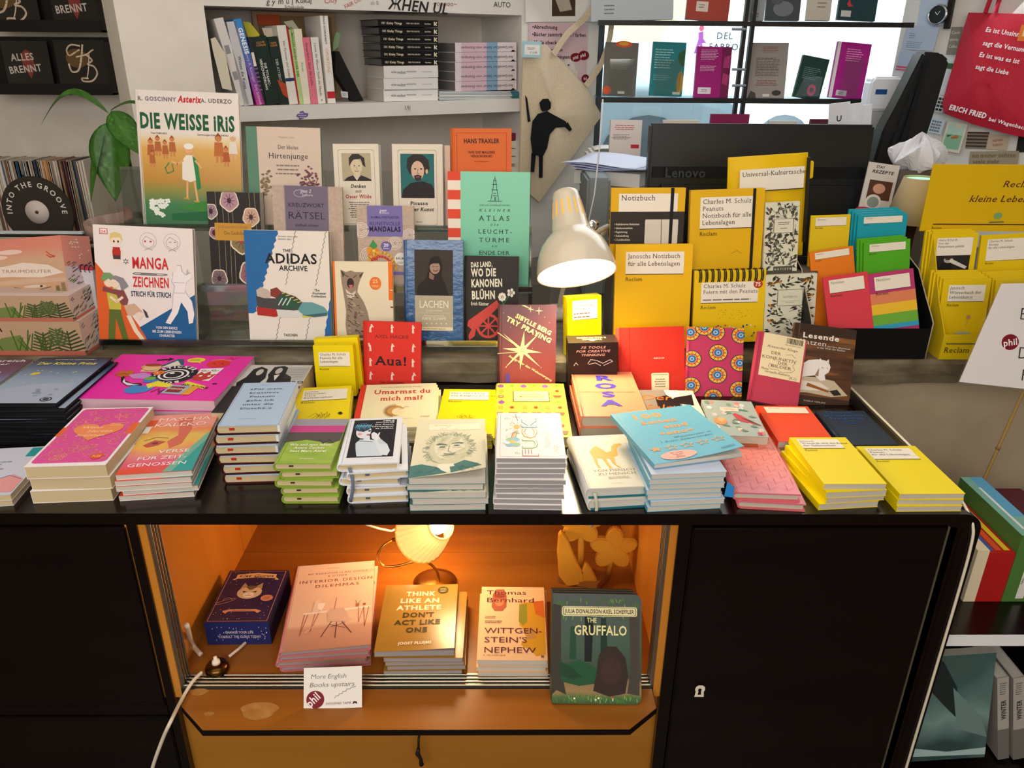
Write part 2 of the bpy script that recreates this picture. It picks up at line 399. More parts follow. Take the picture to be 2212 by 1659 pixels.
def stack(name,label,cat,px4,n,kind,cov,art=(),base=None,ztop=None,zb=TABLE,jit=None,low=None,group=None,wh=None,seed=1,loff=None,**kw):
    """a pile lying flat; px4 are the corners of the uppermost cover, base the pixel straight below its front left corner"""
    if ztop is None:
        Y = at_z(base[0],base[1],zb).y;ztop = at_y(px4[3][0],px4[3][1],Y).z
    m,w,h = lay(px4,ztop)
    if wh: m,w,h = m,wh[0],wh[1]
    t = (ztop-zb)/n;ms = book_meshes(kind,w,h,t-.0002,cov,art,**kw);rr = random.Random(seed);res = []
    for i in range(n):
        mm = m.copy();mm.translation.z = zb+t*(n-1-i)
        if i:
            if jit and i-1 < len(jit): dx,dy,r = jit[i-1]
            else: dx,dy,r = rr.uniform(-.0035,.0035),rr.uniform(-.003,.003),rr.uniform(-1.2,1.2)
            if loff: dx += loff[0];dy += loff[1];r += loff[2]
            c = Vector((w/2,h/2,0));mm = mm @ Matrix.Translation(c+Vector((dx,dy,0))) @ Matrix.Rotation(math.radians(r),4,'Z') @ Matrix.Translation(-c)
        lb = label if i == 0 else '%s, %s from stack top' % (low or label,ORD[i+1])
        use = ms if i == 0 or not kw.get('curl') else LASTFLAT
        if i == 0 and kw.get('curl') and n > 1:
            k2 = dict(kw);k2.pop('curl');LASTFLAT = book_meshes(kind,w,h,t-.0002,cov,art,**k2)
        if i and kw.get('ribbon'): use = [q for q in use if q[0] != 'ribbon']
        res.append(place(name,lb,cat,use,mm,group or (low and (low+' stack')) if n > 1 else None))
    return res,m,w,h,t
def stand_m(px4,Yb,zb,lean,yaw=0,t=.01,ext=False):
    l = math.radians(lean);n = Matrix.Rotation(math.radians(yaw),3,'Z') @ Vector((0,-math.cos(l),math.sin(l)))
    z0 = zb+t*math.sin(l)
    cx = sum(p[0] for p in px4 if p)/len([p for p in px4 if p]);p0 = at_y(cx,700,Yb);p0.z = z0
    m,w,h = rect_fit(fill(px4,lambda x,y: at_p(x,y,p0,n)))
    oy = 0
    if ext:
        low = min(m.translation.z,(m @ Vector((w,0,0))).z);oy = max(0,(low-z0)/m.col[1].z);m = m @ Matrix.Translation((0,-oy,0))
    m = m @ Matrix.Translation((0,0,-t));return m,w,h+oy,(oy,h)
def stand(name,label,cat,px4,Yb,zb,lean,t,kind,cov,art=(),yaw=0,ext=False,n=1,low=None,group=None,gap=.0005,shift=(0,0),**kw):
    m,w,h,av = stand_m(px4,Yb,zb,lean,yaw,t,ext)
    ms = book_meshes(kind,w,h,t,cov,art,avis=av,**kw)
    for i in range(n):
        mm = m @ Matrix.Translation((shift[0]*i,shift[1]*i,-(t+gap)*i))
        place(name,label if i == 0 else '%s, %s from the front' % (low or label,ORD[i+1]),cat,ms,mm,group if n > 1 else None)
    return m,w,h
# ------------------------------------------------------------ room shell
LEDGE = .905
YL = at_z(1990,779,LEDGE).y            # front edge of the stone ledge
mb = MB();mb.box(-4,-2,-.05,4,4,0,texmat('dark_floorboards',[(.3,'#3a2c22'),(.7,'#4e3c2f')],'noise',(2,20,2),rough=.5));structure(mb,'floor')
mb = MB();mb.box(-4,-1.3,2.75,4,3.3,2.8,'plaster');structure(mb,'ceiling')
mb = MB();mb.box(-3.6,2.95,0,-.65,3.05,2.75,'plaster');structure(mb,'wall_left')
mb = MB();mb.box(-3.7,-1.2,0,-3.6,3.05,2.75,'plaster');structure(mb,'wall_far_left')
mb = MB();mb.box(-3.7,-1.3,0,3.3,-1.2,2.75,'plaster');structure(mb,'wall_front')
mb = MB();mb.box(3.2,-1.2,0,3.3,3.1,2.75,'plaster');structure(mb,'wall_far_right')
# the half wall behind the sideboard carrying the stone ledge
mb = MB();mb.box(-2.4,YL+.03,0,2.2,YL+.13,.85,texmat('beige_plaster',[(.3,'#a8967a'),(.7,'#baa88c')],'noise',(7,7,7),detail=6,rough=.85,bump=.3));structure(mb,'wall_half')
def ledge():
    mb = MB();rr = random.Random(3);n = 110;x0,x1 = -2.4,2.2
    pf = lambda u: .004*math.sin(u*61)+.003*math.sin(u*143)+rr.uniform(-.0015,.0015)
    prof = [(YL,.853),(YL-.002,.875),(YL,.898),(YL+.006,LEDGE),(YL+.36,LEDGE)]
    P = []
    for i in range(n+1):
        u = i/n;x = x0+(x1-x0)*u;a = pf(u)
        P.append([(x,y+(a if k < 4 else 0),z+(rr.uniform(-.002,.001) if k < 3 else 0)) for k,(y,z) in enumerate(prof)])
    k = len(prof)
    vs = [p for r in P for p in r];fs = [(i*k+j,(i+1)*k+j,(i+1)*k+j+1,i*k+j+1) for i in range(n) for j in range(k-1)]
    mb.add(vs,fs,'stone');mb.box(x0,YL+.007,.851,x1,YL+.36,LEDGE-.004,'stone')
    structure(mb,'trim_1')
ledge()
# angled wall with the shelf niche
WA = at_y(523,262,2.25);WA.z = 0
ang = math.radians(30);WD = Vector((math.cos(ang),math.sin(ang),0));WN = Vector((-math.sin(ang),math.cos(ang),0))
WM = Matrix((WD,WN,Vector((0,0,1)))).transposed().to_4x4();WM.translation = WA
def aw(px,py,dep=0):
    p = at_p(px,py,WA+WN*dep,WN);return WM.inverted() @ p
sl = aw(262,100).x;so = aw(455,120).x;sr = aw(1126,130).x;se = aw(1287,200).x;zt = aw(800,23).z
mb = MB();mb.T = WM
mb.box(sl,0,0,so,.3,2.75,'plaster');mb.box(so,0,zt,sr,.3,2.75,'plaster_white');mb.box(so,.27,0,sr,.3,zt,'plaster');mb.box(sr,0,0,se,.3,2.75,'plaster_white')
# writing on the board above the niche
def scr(txt,px,py,size,col,rot=0,s='',fit=None):
    p = aw(px,py);o = {'a': 'l','s': s,'rot': rot}
    T = Matrix.Translation((p.x,-.001,p.z)) @ Matrix.Rotation(math.pi/2,4,'X')
    mb.art([('t',col,txt,0,1,size,o)],1,1,0,T)
scr('AUTO',1066,15,.015,'#333333');scr('m u j Kukaj',600,9,.014,'#3a3a3a',4,'i');scr('Schokolade',614,18,.008,'#3a3a3a',0,'i');scr('g y',575,9,.014,'#3a3a3a',0,'i')
scr('FAIR OUT NOW',745,20,.010,'#b2414e',25,'i');scr('Cloy',700,8,.014,'#c05a66',8,'i');scr('\u0416HEN UL',838,19,.028,'#2b2b2b',-3,'bi');scr('~ooooo~',935,12,.014,'#a06a6a',0);scr('ab B',800,10,.010,'#999999')
structure(mb,'wall_back')
# shelf plank across the niche
zs = aw(800,222).z;zsb = aw(800,252).z
mb = MB();mb.T = WM;mb.box(so-.02,-.012,zsb,sr,.268,zs,'plaster_white')
structure(mb,'trim_2')
# window wall
YW = 2.72
mb = MB();mb.box(-.2,YW+.30,0,3.2,YW+.38,1.02,'plaster');mb.box(-.2,YW+.30,2.15,3.2,YW+.38,2.75,'plaster')
xr = at_y(1985,60,YW+.3).x;xl = at_y(1275,60,YW+.3).x
mb.box(-.6,YW+.30,1.02,xl-.02,YW+.38,2.15,'plaster');mb.box(xr,YW+.30,1.02,3.2,YW+.38,2.15,'plaster');structure(mb,'wall_window')
mb = MB();
for a in (xl,xr-.05): mb.box(a,YW+.28,1.02,a+.05,YW+.33,2.15,newmat('window_frame_grey','#3d464d',.4))
mb.box(xl,YW+.28,1.0,xr,YW+.33,1.04,'black_metal');f = structure(mb,'window_1')
mb = MB();mb.box(xl+.05,YW+.30,1.04,xr-.05,YW+.304,2.15,'window_glass');mb.obj('pane',parent=f)
# right wall, running from the window towards the viewer
RA = at_y(2000,100,2.92);RA.z = 0;RD = Vector((.62,-.785,0)).normalized();RN = Vector((-RD.y,RD.x,0)) # RN points away from the room? checked below
if RN.dot(Vector((1,1,0))) < 0: RN = -RN
RW = Matrix((RD,RN,Vector((0,0,1)))).transposed().to_4x4();RW.translation = RA
mb = MB();mb.T = RW;mb.box(-.1,0,0,1.25,.1,2.75,'plaster_white');structure(mb,'wall_right')
def rw(px,py,dep=0): return RW.inverted() @ at_p(px,py,RA+RN*dep,RN)
# counter desk behind the ledge
mb = MB();mb.prism([(.02,YL+.365),(1.9,YL+.365),(1.9,2.2),(1.5,2.7),(1.3,2.99),(.45,2.99),(.28,2.5),(.02,2.35)],.86,.895,texmat('grey_desk',[(.3,'#4c463f'),(.7,'#5d564d')],'noise',(4,20,4),rough=.5))
tag(mb.obj('desk'),'dark grey desk top behind the stone ledge under the window','desk')
# ------------------------------------------------------------ street outside
mb = MB();mb.box(-10,3.4,.55,14,30,.6,'street');structure(mb,'ground')
def outside():
    b = empty('building','pale beige street facade with shutters seen through the window','building',Matrix.Translation((2,13,.6)))
    m = MB();m.box(-9,0,0,9,.6,9,'#e3d3a8');m.box(-9,-.1,0,9,0,1.0,'#c9c2ba');m.obj('wall',parent=b)
    for i in range(7):
        m = MB();x = -7.5+i*2.2;m.box(x,-.06,1.5,x+1.1,-.001,3.6,'#5b7d92');m.box(x-.1,-.1,3.6,x+1.2,-.001,3.75,'#efe6cf');m.obj('window_pane',parent=b)
    # delivery van
    a = at_y(1488,212,6.2);c = at_y(1905,60,6.2);v = empty('van','white delivery van parked in the street outside','van',Matrix.Translation((a.x,6.2,.6)))
    L = 4.2;H = c.z-.6+.35
    m = MB();m.prism([(0,.35),(L,.35),(L,H),(.55,H),(.12,H-.35),(0,H-1.0)],0,1.9,'#f4f6f8','y');o = m.obj('body',parent=v,bevel=.04)
    m = MB();T = Matrix.Rotation(math.pi/2,4,'X')
    z = at_y(1560,84,6.2).z-.6
    m.art([('t','#2c3038','DEL',.0,1,.044,{'a': 'l','sp': .08}),('t','#2c3038','FABRO',-.05,1.075,.044,{'a': 'l','sp': .08}),('p','#9a4f9c',[(-.135,.96),(-.1,.95),(-.095,1.0),(-.07,1.03),(-.1,1.03),(-.09,1.1),(-.11,1.1),(-.115,1.04),(-.135,1.1),(-.155,1.1),(-.13,1.0)]),('e','#c2536e',-.115,.93,.018,.02)],1,1,0,Matrix.Translation((at_y(1546,90,6.2).x-a.x,-.006,z)) @ T)
    m.obj('lettering',parent=v)
    m = MB();m.box(2.35,-.02,H-.75,2.75,-.005,H-.4,'#4b5560');m.obj('side_window',parent=v)
    for x in (.75,3.4):
        m = MB();m.T = Matrix.Translation((x,0,.23)) @ Matrix.Rotation(math.pi/2,4,'X');m.lathe([(.0,-.2),(.22,-.2),(.22,.02),(.12,.03),(0,.03)],'#6a727a',20);m.obj('wheel',parent=v)
    # parked car
    a = at_y(1300,200,5.2);v = empty('car','pale blue car parked behind the left window shelf','car',Matrix.Translation((a.x-1.9,4.6,.6)))
    m = MB();m.prism([(0,.25),(2.6,.25),(2.65,.6),(2.2,.72),(1.7,1.02),(.6,1.02),(.1,.7)],0,1.6,'#cfdfe8','y');m.obj('body',parent=v,bevel=.05)
    for x in (.5,2.1):
        m = MB();m.T = Matrix.Translation((x,0,.28)) @ Matrix.Rotation(math.pi/2,4,'X');m.lathe([(.0,-.2),(.28,-.2),(.28,.02),(.15,.03),(0,.03)],'#6a727a',20);m.obj('wheel',parent=v)
    # bicycle frame glimpsed behind the window
    v = empty('bicycle','dark bicycle leaning outside the window behind the magenta book','bicycle',Matrix.Translation((1.75,3.7,.6)))
    for x in (0,1.0):
        m = MB();m.tube([(x+.32*math.cos(t),0,.34+.32*math.sin(t)) for t in [k*math.pi/12 for k in range(24)]],.015,'#333940',6,True);m.obj('wheel',parent=v)
    m = MB()
    for a,b in (((0,.34),(.3,.78)),((.3,.78),(.85,.8)),((.3,.78),(.5,.34)),((.5,.34),(.85,.8)),((.0,.34),(.5,.34)),((1.0,.34),(.82,.95)),((.82,.95),(.7,1.0))): m.tube([(a[0],0,a[1]),(b[0],0,b[1])],.016,'#8d97a3',6)
    m.obj('frame',parent=v)
    m = MB();m.box(.86,-.15,.72,1.2,.15,.74,'#9aa4ae');
    for i in range(6): m.tube([(.86+i*.068,-.15,.73),(.86+i*.068,-.15,.98)],.004,'#9aa4ae',5)
    m.tube([(.86,-.15,.98),(1.2,-.15,.98),(1.2,.15,.98),(.86,.15,.98)],.006,'#9aa4ae',5,True);m.obj('basket',parent=v)
outside()
# ------------------------------------------------------------ sideboard
YF = at_z(1100,1107,TABLE).y           # front face of the sideboard
YB = YL+.025
XR = at_y(2119,1130,YF).x              # outer right edge
XL = -1.7
ZT = TABLE;ZR = at_y(1100,1131,YF).z  # underside of the top rail
NL = at_y(295,1131,YF).x;NR = at_y(1466,1133,YF).x
ZN = at_y(900,1487,YF).z               # niche floor
sb = empty('sideboard','dark polished sideboard with an open lit niche, carrying the book piles','sideboard',Matrix.Translation((0,YF,0)))
IL = Matrix.Translation((0,-YF,0))
def sbobj(mb,name,**kw): o = mb.obj(name,parent=sb,**kw);o.location = (0,-YF,0);return o
mb = MB();r = .03
arc = [(XR-r+r*math.sin(a),ZT-r+r*math.cos(a)) for a in [k*math.pi/12 for k in range(7)]]
# right end raised lip and top: profile in x/z, extruded along y
poly = [(XL,ZT)]+[(XR-.045,ZT)]+[(XR-.045+.012*math.sin(a),ZT+.004-.004*math.cos(a)) for a in [k*math.pi/8 for k in range(1,5)]]
prof = [(XL,ZR),(XL,ZT),(XR-r,ZT)]+arc[1:]+[(XR,.06),(XR-.03,.06),(XR-.03,ZR)]
mb.prism(prof,YF-.004,YB,'dark_wood','y');sbobj(mb,'top')
mb = MB()   # raised edge with a pale inlay on the right side of the top
lip = [(XR-.05,YF+.05),(XR-.05,YB),(XR-.012,YB),(XR-.012,YF+.05)]
mb.prism([(YF+.012,ZT),(YF+.03,ZT+.005),(YF+.07,ZT+.012),(YB,ZT+.012),(YB,ZT)],XR-.048,XR-.02,'dark_wood','x');sbobj(mb,'side_rail',bevel=.003)
mb = MB();P = [(XR-.024,YB,ZT+.0135),(XR-.024,YF+.2,ZT+.0135),(XR-.024,YF+.07,ZT+.0125),(XR-.023,YF+.028,ZT+.007),(XR-.020,YF+.006,ZT-.004),(XR-.014,YF-.004,ZT-.022),(XR-.010,YF-.0065,ZT-.055),(XR-.008,YF-.0065,.70),(XR-.008,YF-.0065,.45),(XR-.008,YF-.0065,.06)]
mb.tube(smooth([Vector(p) for p in P]),.0024,newmat('ivory_inlay','#e9e0c8',.35),6);sbobj(mb,'inlay')
mb = MB();DR = at_y(1497,1140,YF).x;DE = at_y(2046,1140,YF).x
mb.box(DR,YF-.004,.08,DE,YF+.014,ZR-.006,'dark_wood');d = sbobj(mb,'door',bevel=.002)
def dchild(m,name): o = m.obj(name,parent=d);return o
mb = MB();x = at_y(2059,1137,YF).x;mb.box(x-.006,YF-.003,.08,x+.006,YF+.002,ZR-.004,newmat('worn_ivory','#8d8268',.5));sbobj(mb,'inlay')
k = at_y(1512,1491,YF-.004);mb = MB();T = Matrix.Translation((k.x-.011,YF-.006,k.z-.013)) @ Matrix.Rotation(math.pi/2,4,'X')
mb.art([('p',newmat('ivory_plate','#eee6d0',.4),[(.1,1),(.16,.55),(.08,.35),(.15,.12),(.35,0),(.7,0),(.92,.15),(.95,.4),(.86,.55),(.92,1)]),('e','#0a0606',.5,.4,.16,.14),('p','#0a0606',[(.36,.8),(.42,.4),(.6,.4),(.66,.8)])],.02,.026,0,T);dchild(mb,'keyhole_plate')
mb = MB();mb.box(NR,YF-.003,.08,DR-.003,YF+.04,ZR,'dark_wood');sbobj(mb,'stile')
mb = MB();mb.box(DE+.003,YF-.003,.06,XR-.028,YF+.02,ZR,'dark_wood');sbobj(mb,'stile')
mb = MB();DL = at_y(272,1140,YF).x;mb.box(DL+.003,YF-.003,.08,NL,YF+.04,ZR,'dark_wood');sbobj(mb,'stile')
z1 = at_y(200,1521,YF).z;z2 = at_y(200,1543,YF).z
mb = MB();mb.box(-1.2,YF-.004,z1,DL,YF+.014,ZR-.006,'dark_wood');sbobj(mb,'door',bevel=.002)
mb = MB();mb.box(-1.2,YF-.001,z2,DL,YF+.01,z1-.002,'dark_wood');sbobj(mb,'rail')
mb = MB();mb.box(-1.2,YF-.004,.08,DL,YF+.014,z2-.002,'dark_wood');sbobj(mb,'drawer_front',bevel=.002)
mb = MB();mb.box(XL,YF+.016,.06,NL-.021,YB,ZR,'dark_wood');mb.box(NR+.021,YF+.041,.06,XR-.03,YB,ZR,'dark_wood');tag(sbobj(mb,'carcass'))
# niche
OW,OV = 'orange_wood','orange_wood_v'
mb = MB();mb.box(NL-.02,YF+.001,ZN-.02,NL+.012,YF+.020,ZR,OV);sbobj(mb,'niche_edge')
mb = MB();mb.box(NR-.012,YF+.001,ZN-.02,NR+.02,YF+.020,ZR,OV);sbobj(mb,'niche_edge')
for x in (NL-.02,NR):
    mb = MB();y2 = at_z(546,1193,ZN).y
    mb.box(x,YF+.02,ZN-.02,x+.02,y2-.001,ZR,OV);mb.box(x,y2+.001,ZN-.02,x+.02,YB-.005,ZR,OV);sbobj(mb,'niche_side')
mb = MB();y2 = at_z(900,1193,ZN).y;mb.box(NL-.02,YF+.03,ZN-.02,NR+.02,y2-.0012,ZN,OW);sbobj(mb,'niche_floor')
mb = MB();mb.box(NL-.02,y2+.0012,ZN-.02,NR+.02,YB-.01,ZN+.0005,OW);sbobj(mb,'niche_floor')
mb = MB();mb.box(NL-.02,YB-.01,ZN-.02,NR+.02,YB,ZR,OW);sbobj(mb,'niche_back')
mb = MB();mb.box(NL-.02,YF+.02,ZR-.001,NR+.02,YB,ZR+.001,OW);sbobj(mb,'niche_ceiling')
# sliding-glass tracks: four aluminium ribs below and at both sides
for k in range(4):
    mb = MB();y = YF+.003+k*.0085;mb.box(NL+.012,y,ZN-.002,NR-.012,y+.0045,ZN+.0045-.0006*k,'aluminium');sbobj(mb,'track_rib',bevel=.0012)
mb = MB();mb.box(NL+.012,YF+.001,ZN-.018,NR-.012,YF+.037,ZN-.001,'#2a2621');sbobj(mb,'track_bed')
for sx,x in ((1,NL+.012),(-1,NR-.012)):
    for k in range(4):
        mb = MB();y = YF+.003+k*.0085;a,b = sorted((x-sx*.0,x+sx*.006));mb.box(a,y,ZN+.001,b,y+.0045,ZR,'aluminium');sbobj(mb,'track_rib',bevel=.0012)
    mb = MB();a,b = sorted((x-sx*.012,x+sx*.002));mb.box(a,YF+.021,ZN,b,YF+.037,ZR,'#2a2621');sbobj(mb,'track_bed')
# drop flap with cut corners
z = ZN-.001;f = [at_z(391,1527,z),at_z(436,1579,z),at_z(1362,1580,z),at_z(1419,1530,z)]
mb = MB();mb.prism([(f[0].x,YF-.001),(f[0].x,f[0].y),(f[1].x,f[1].y),(f[2].x,f[1].y),(f[3].x,f[3].y),(f[3].x,YF-.001)],z-.011,z,'#120b08');
mb.add([(p[0],p[1],z+.0004) for p in [(f[0].x+.001,YF-.001),(f[0].x+.001,f[0].y),(f[1].x+.001,f[1].y+.001),(f[2].x-.001,f[1].y+.001),(f[3].x-.001,f[3].y),(f[3].x-.001,YF-.001)]],[(0,1,2,3,4,5)],OW)
fo = sbobj(mb,'flap')
for (px,py,rx,ry) in ((560,1535,.030,.019),(452,1543,.008,.005),(430,1495,.015,.008)):
    mb = MB();c = at_z(px,py,z);mb.add([(c.x+rx*(1+.12*math.sin(5*a))*math.cos(a),c.y+ry*(1+.1*math.sin(3*a))*math.sin(a),z+.0008) for a in [i*math.pi/14 for i in range(28)]],[tuple(range(28))],texmat('water_stain_%d' % px,[(.3,'#a06c2c'),(.75,'#b58448')],'noise',(60,60,60),rough=.6));sbobj(mb,'stain')
mb = MB();mb.box(NL-.02,YF+.012,.1,NR+.02,YF+.03,ZN-.02,texmat('orange_veneer_low',[(.25,'#a5681c'),(.75,'#b57a2a')],'noise',(1.6,24,10),detail=5,rough=.35));sbobj(mb,'lower_panel')
mb = MB();a = at_y(905,1592,YF-.005);mb.tube([(a.x,YF+.012,a.z),(a.x,YF-.01,a.z),(a.x-.001,YF-.012,a.z-.02)],.0022,'#2a211a');mb.tube([(a.x-.001,YF-.012,a.z-.02),(a.x-.003,YF-.012,a.z-.033),(a.x+.002,YF-.012,a.z-.045),(a.x+.003,YF-.012,a.z-.06)],[.003,.0045,.003,.0045],'#2a211a')
tag(mb.obj('key'),'small dark key hanging in the drawer front below the flap','key')
# ------------------------------------------------------------ niche lamp
def lamp_niche():
    base = at_z(940,1262,ZN);Y = at_z(920,1150,ZN+.10).y
    b = empty('table_lamp','brass gooseneck lamp with pleated cream shade lit inside the niche','lamp',Matrix.Translation((base.x,base.y,ZN)))
    pts = [(948,1262),(944,1235),(925,1216),(895,1213),(860,1222),(828,1222),(816,1200),(830,1178),(848,1166)]
    yy = [base.y,base.y,base.y-.005,base.y-.01,base.y-.012,base.y-.01,base.y-.005,base.y,base.y+.01]
    P = [at_y(px,py,y) for (px,py),y in zip(pts,yy)];P[0].z = ZN+.004
    inv = Matrix.Translation((-base.x,-base.y,-ZN))
    # smooth the path
    Q = smooth(P,6)
    m = MB();m.T = inv;m.tube(Q,.0028,'brass',8);m.obj('gooseneck',parent=b)
    m = MB();m.lathe([(.0,.0),(.045,.0),(.045,.006),(.03,.01),(0,.012)],'brass',28);m.obj('base',parent=b)
    # socket and shade share an axis
    a0 = P[-1];a1 = at_y(872,1158,base.y+.02);top = at_y(880,1150,base.y+.02)
    ax = (at_y(985,1120,base.y-.01)-a1).normalized()
    # shade axis runs up to the right; wide mouth towards lower left of the bulb
    c = at_y(930,1146,base.y-.005)
    zax = (at_y(965,1129,base.y-.045)-at_y(898,1160,base.y+.02)).normalized()
    xa = zax.cross(Vector((0,1,.3))).normalized();ya = zax.cross(xa)
    Rm = Matrix((xa,ya,zax)).transposed().to_4x4()
    m = MB();m.T = inv;m.tube([a0,a0.lerp(c,.25),a0.lerp(c,.5)],[.004,.010,.012],'brass',12);m.obj('socket',parent=b)
    sh = newmat('pleated_shade','#ffcf7c',.8,emit=.62);n = 60
    m = MB();m.T = inv @ Matrix.Translation(c) @ Rm
    prof = [(.056,-.040),(.050,-.02),(.043,0),(.035,.022),(.026,.042)]
    vs = [];fs = []
    for r,z in prof:
        for k in range(n): rr = r*(1+(.018 if k % 2 else -.018));vs.append((rr*math.cos(2*math.pi*k/n),rr*math.sin(2*math.pi*k/n),z))
    for i in range(len(prof)-1):
        for k in range(n): fs.append((i*n+k,i*n+(k+1) % n,(i+1)*n+(k+1) % n,(i+1)*n+k))
    m.add(vs,fs,sh);s = m.obj('lamp_shade',parent=b)
    for r,z in ((.0565,-.040),(.0265,.042)):
        m = MB();m.T = inv @ Matrix.Translation(c) @ Rm;m.tube([(r*math.cos(a),r*math.sin(a),z) for a in [k*math.pi/20 for k in range(40)]],.0022,'#d9a24a',6,True);m.obj('trim_band',parent=b)
    m = MB();m.T = inv @ Matrix.Translation(c+zax*.02) @ Rm;m.lathe([(0,.035),(.008,.032),(.014,.02),(.014,.005),(.007,-.01),(0,-.012)],newmat('bulb_glass','#fff3d0',.3,emit=8),16);m.obj('bulb',parent=b)
    light('POINT','niche_lamp_light',c+zax*.055+Vector((0,-.012,.01)),NICHE_LAMP_POWER,(1,.70,.36),size=.03)
    light('POINT','niche_lamp_spill',c-zax*.060+Vector((0,0,.03)),NICHE_LAMP_POWER*.45,(1,.70,.36),size=.03)
    m = MB();m.tube([at_y(x,y,base.y+.06) for x,y in ((790,1133),(820,1142),(845,1147),(862,1140),(866,1118))],.0025,'#e9dcc0',6)
    tag(m.obj('cord'),'cream lamp cord looping behind the lamp at the top of the niche','cord')
lamp_niche()
# foot switch, its cord over the flap edge
c = at_z(468,1438,ZN+.012)
b = empty('cord_switch','round brass cord switch with white button beside the left tracks','switch',Matrix.Translation((c.x,c.y,ZN)))
m = MB();m.lathe([(0,0),(.018,0),(.0205,.004),(.0205,.009),(.017,.015),(.008,.018),(0,.018)],texmat('dark_brass',[(.3,'#4d3719'),(.7,'#6d4f26')],rough=.25,metal=1),28);m.obj('housing',parent=b)
m = MB();m.lathe([(0,.017),(.0075,.017),(.0065,.024),(.003,.026),(.003,.032),(0,.033)],'#f2e6cf',18);m.obj('button',parent=b)
P = [at_z(436,1452,ZN+.012),at_z(415,1474,ZN+.012),at_z(392,1512,ZN+.010)]+[at_y(370,1556,YF-.115),at_y(350,1600,YF-.12),at_y(328,1665,YF-.12),at_y(322,1720,YF-.12),Vector((at_y(318,1720,YF-.12).x-.01,YF-.12,.1)),Vector((at_y(318,1720,YF-.12).x-.08,YF-.10,.004))]
m = MB();m.tube(smooth(P),.0030,'#ddd2bd',8);tag(m.obj('cord'),'white flex running from the brass switch down over the flap','cord')
m = MB();m.tube(smooth([at_z(495,1418,ZN+.008),at_z(520,1398,ZN+.006),at_z(532,1386,ZN+.004)]),.0028,'#ddd2bd',8);tag(m.obj('cord'),'short white flex from the brass switch back under the purple box','cord')
m = MB();m.tube(smooth([at_y(403,1350,YF+.05),at_z(415,1390,ZN+.012),at_z(434,1414,ZN+.004)]),.0045,'#e6dac4',8);tag(m.obj('cord'),'thick white cable end poking out beside the left tracks','cord')
# wooden flowers at the back of the niche: one ornament
bl = at_z(1255,1238,ZN+.01)
orn = empty('flower_ornament','yellow lacquered wooden flowers on a brown foot at the back of the niche','ornament',Matrix.Translation((bl.x,bl.y,ZN)))
oi = orn.matrix_world.inverted();ymt = newmat('yellow_lacquer','#d99a2e',.3,coat=.4)
def flower(px,py,R,sx):
    Y = at_z(1290,1250,ZN).y;c = at_y(px,py,Y-.01);foot = at_y(sx[0],sx[1],Y);foot.z = ZN+.006
    for k in range(5):
        a = 2*math.pi*k/5+.3;m = MB();pr = [(math.cos(t)*R*.58,math.sin(t)*R*.40) for t in [i*math.pi/9 for i in range(18)]];ca,sa = math.cos(a),math.sin(a)
        m.T = oi @ Matrix.Translation(c+Vector((ca*R*.52,0,sa*R*.52)));m.prism([(x*ca-z*sa,x*sa+z*ca) for x,z in pr],-.007-.0004*k,.007+.0004*k,ymt,'y');m.obj('petal',parent=orn,bevel=.003)
    m = MB();m.T = oi;m.tube([foot,c],.0065,ymt,10);m.obj('stem',parent=orn)
m = MB();m.T = oi;m.prism([(bl.x-.05,bl.y-.02),(bl.x+.03,bl.y-.045),(bl.x+.06,bl.y-.01),(bl.x-.02,bl.y+.03)],ZN+.001,ZN+.016,texmat('ornament_foot_wood',[(.3,'#7a4a1c'),(.7,'#94602c')],'noise',(10,80,10),rough=.5));m.obj('foot',parent=orn,bevel=.002)
flower(1325,1183,.046,(1312,1258));flower(1255,1128,.046,(1256,1238))
Yf = at_z(1290,1250,ZN).y-.02
for pts in ([(1207,1240),(1203,1190),(1206,1150),(1214,1144),(1228,1165),(1243,1205),(1260,1235),(1262,1257),(1225,1262)],[(1258,1262),(1256,1230),(1264,1210),(1275,1222),(1290,1250),(1292,1262)]):
    m = MB();m.T = oi;Q = [at_y(x,y,Yf) for x,y in pts];m.prism([(q.x,q.z) for q in Q],Yf-.008,Yf+.004,ymt,'y');m.obj('leaf',parent=orn,bevel=.002)
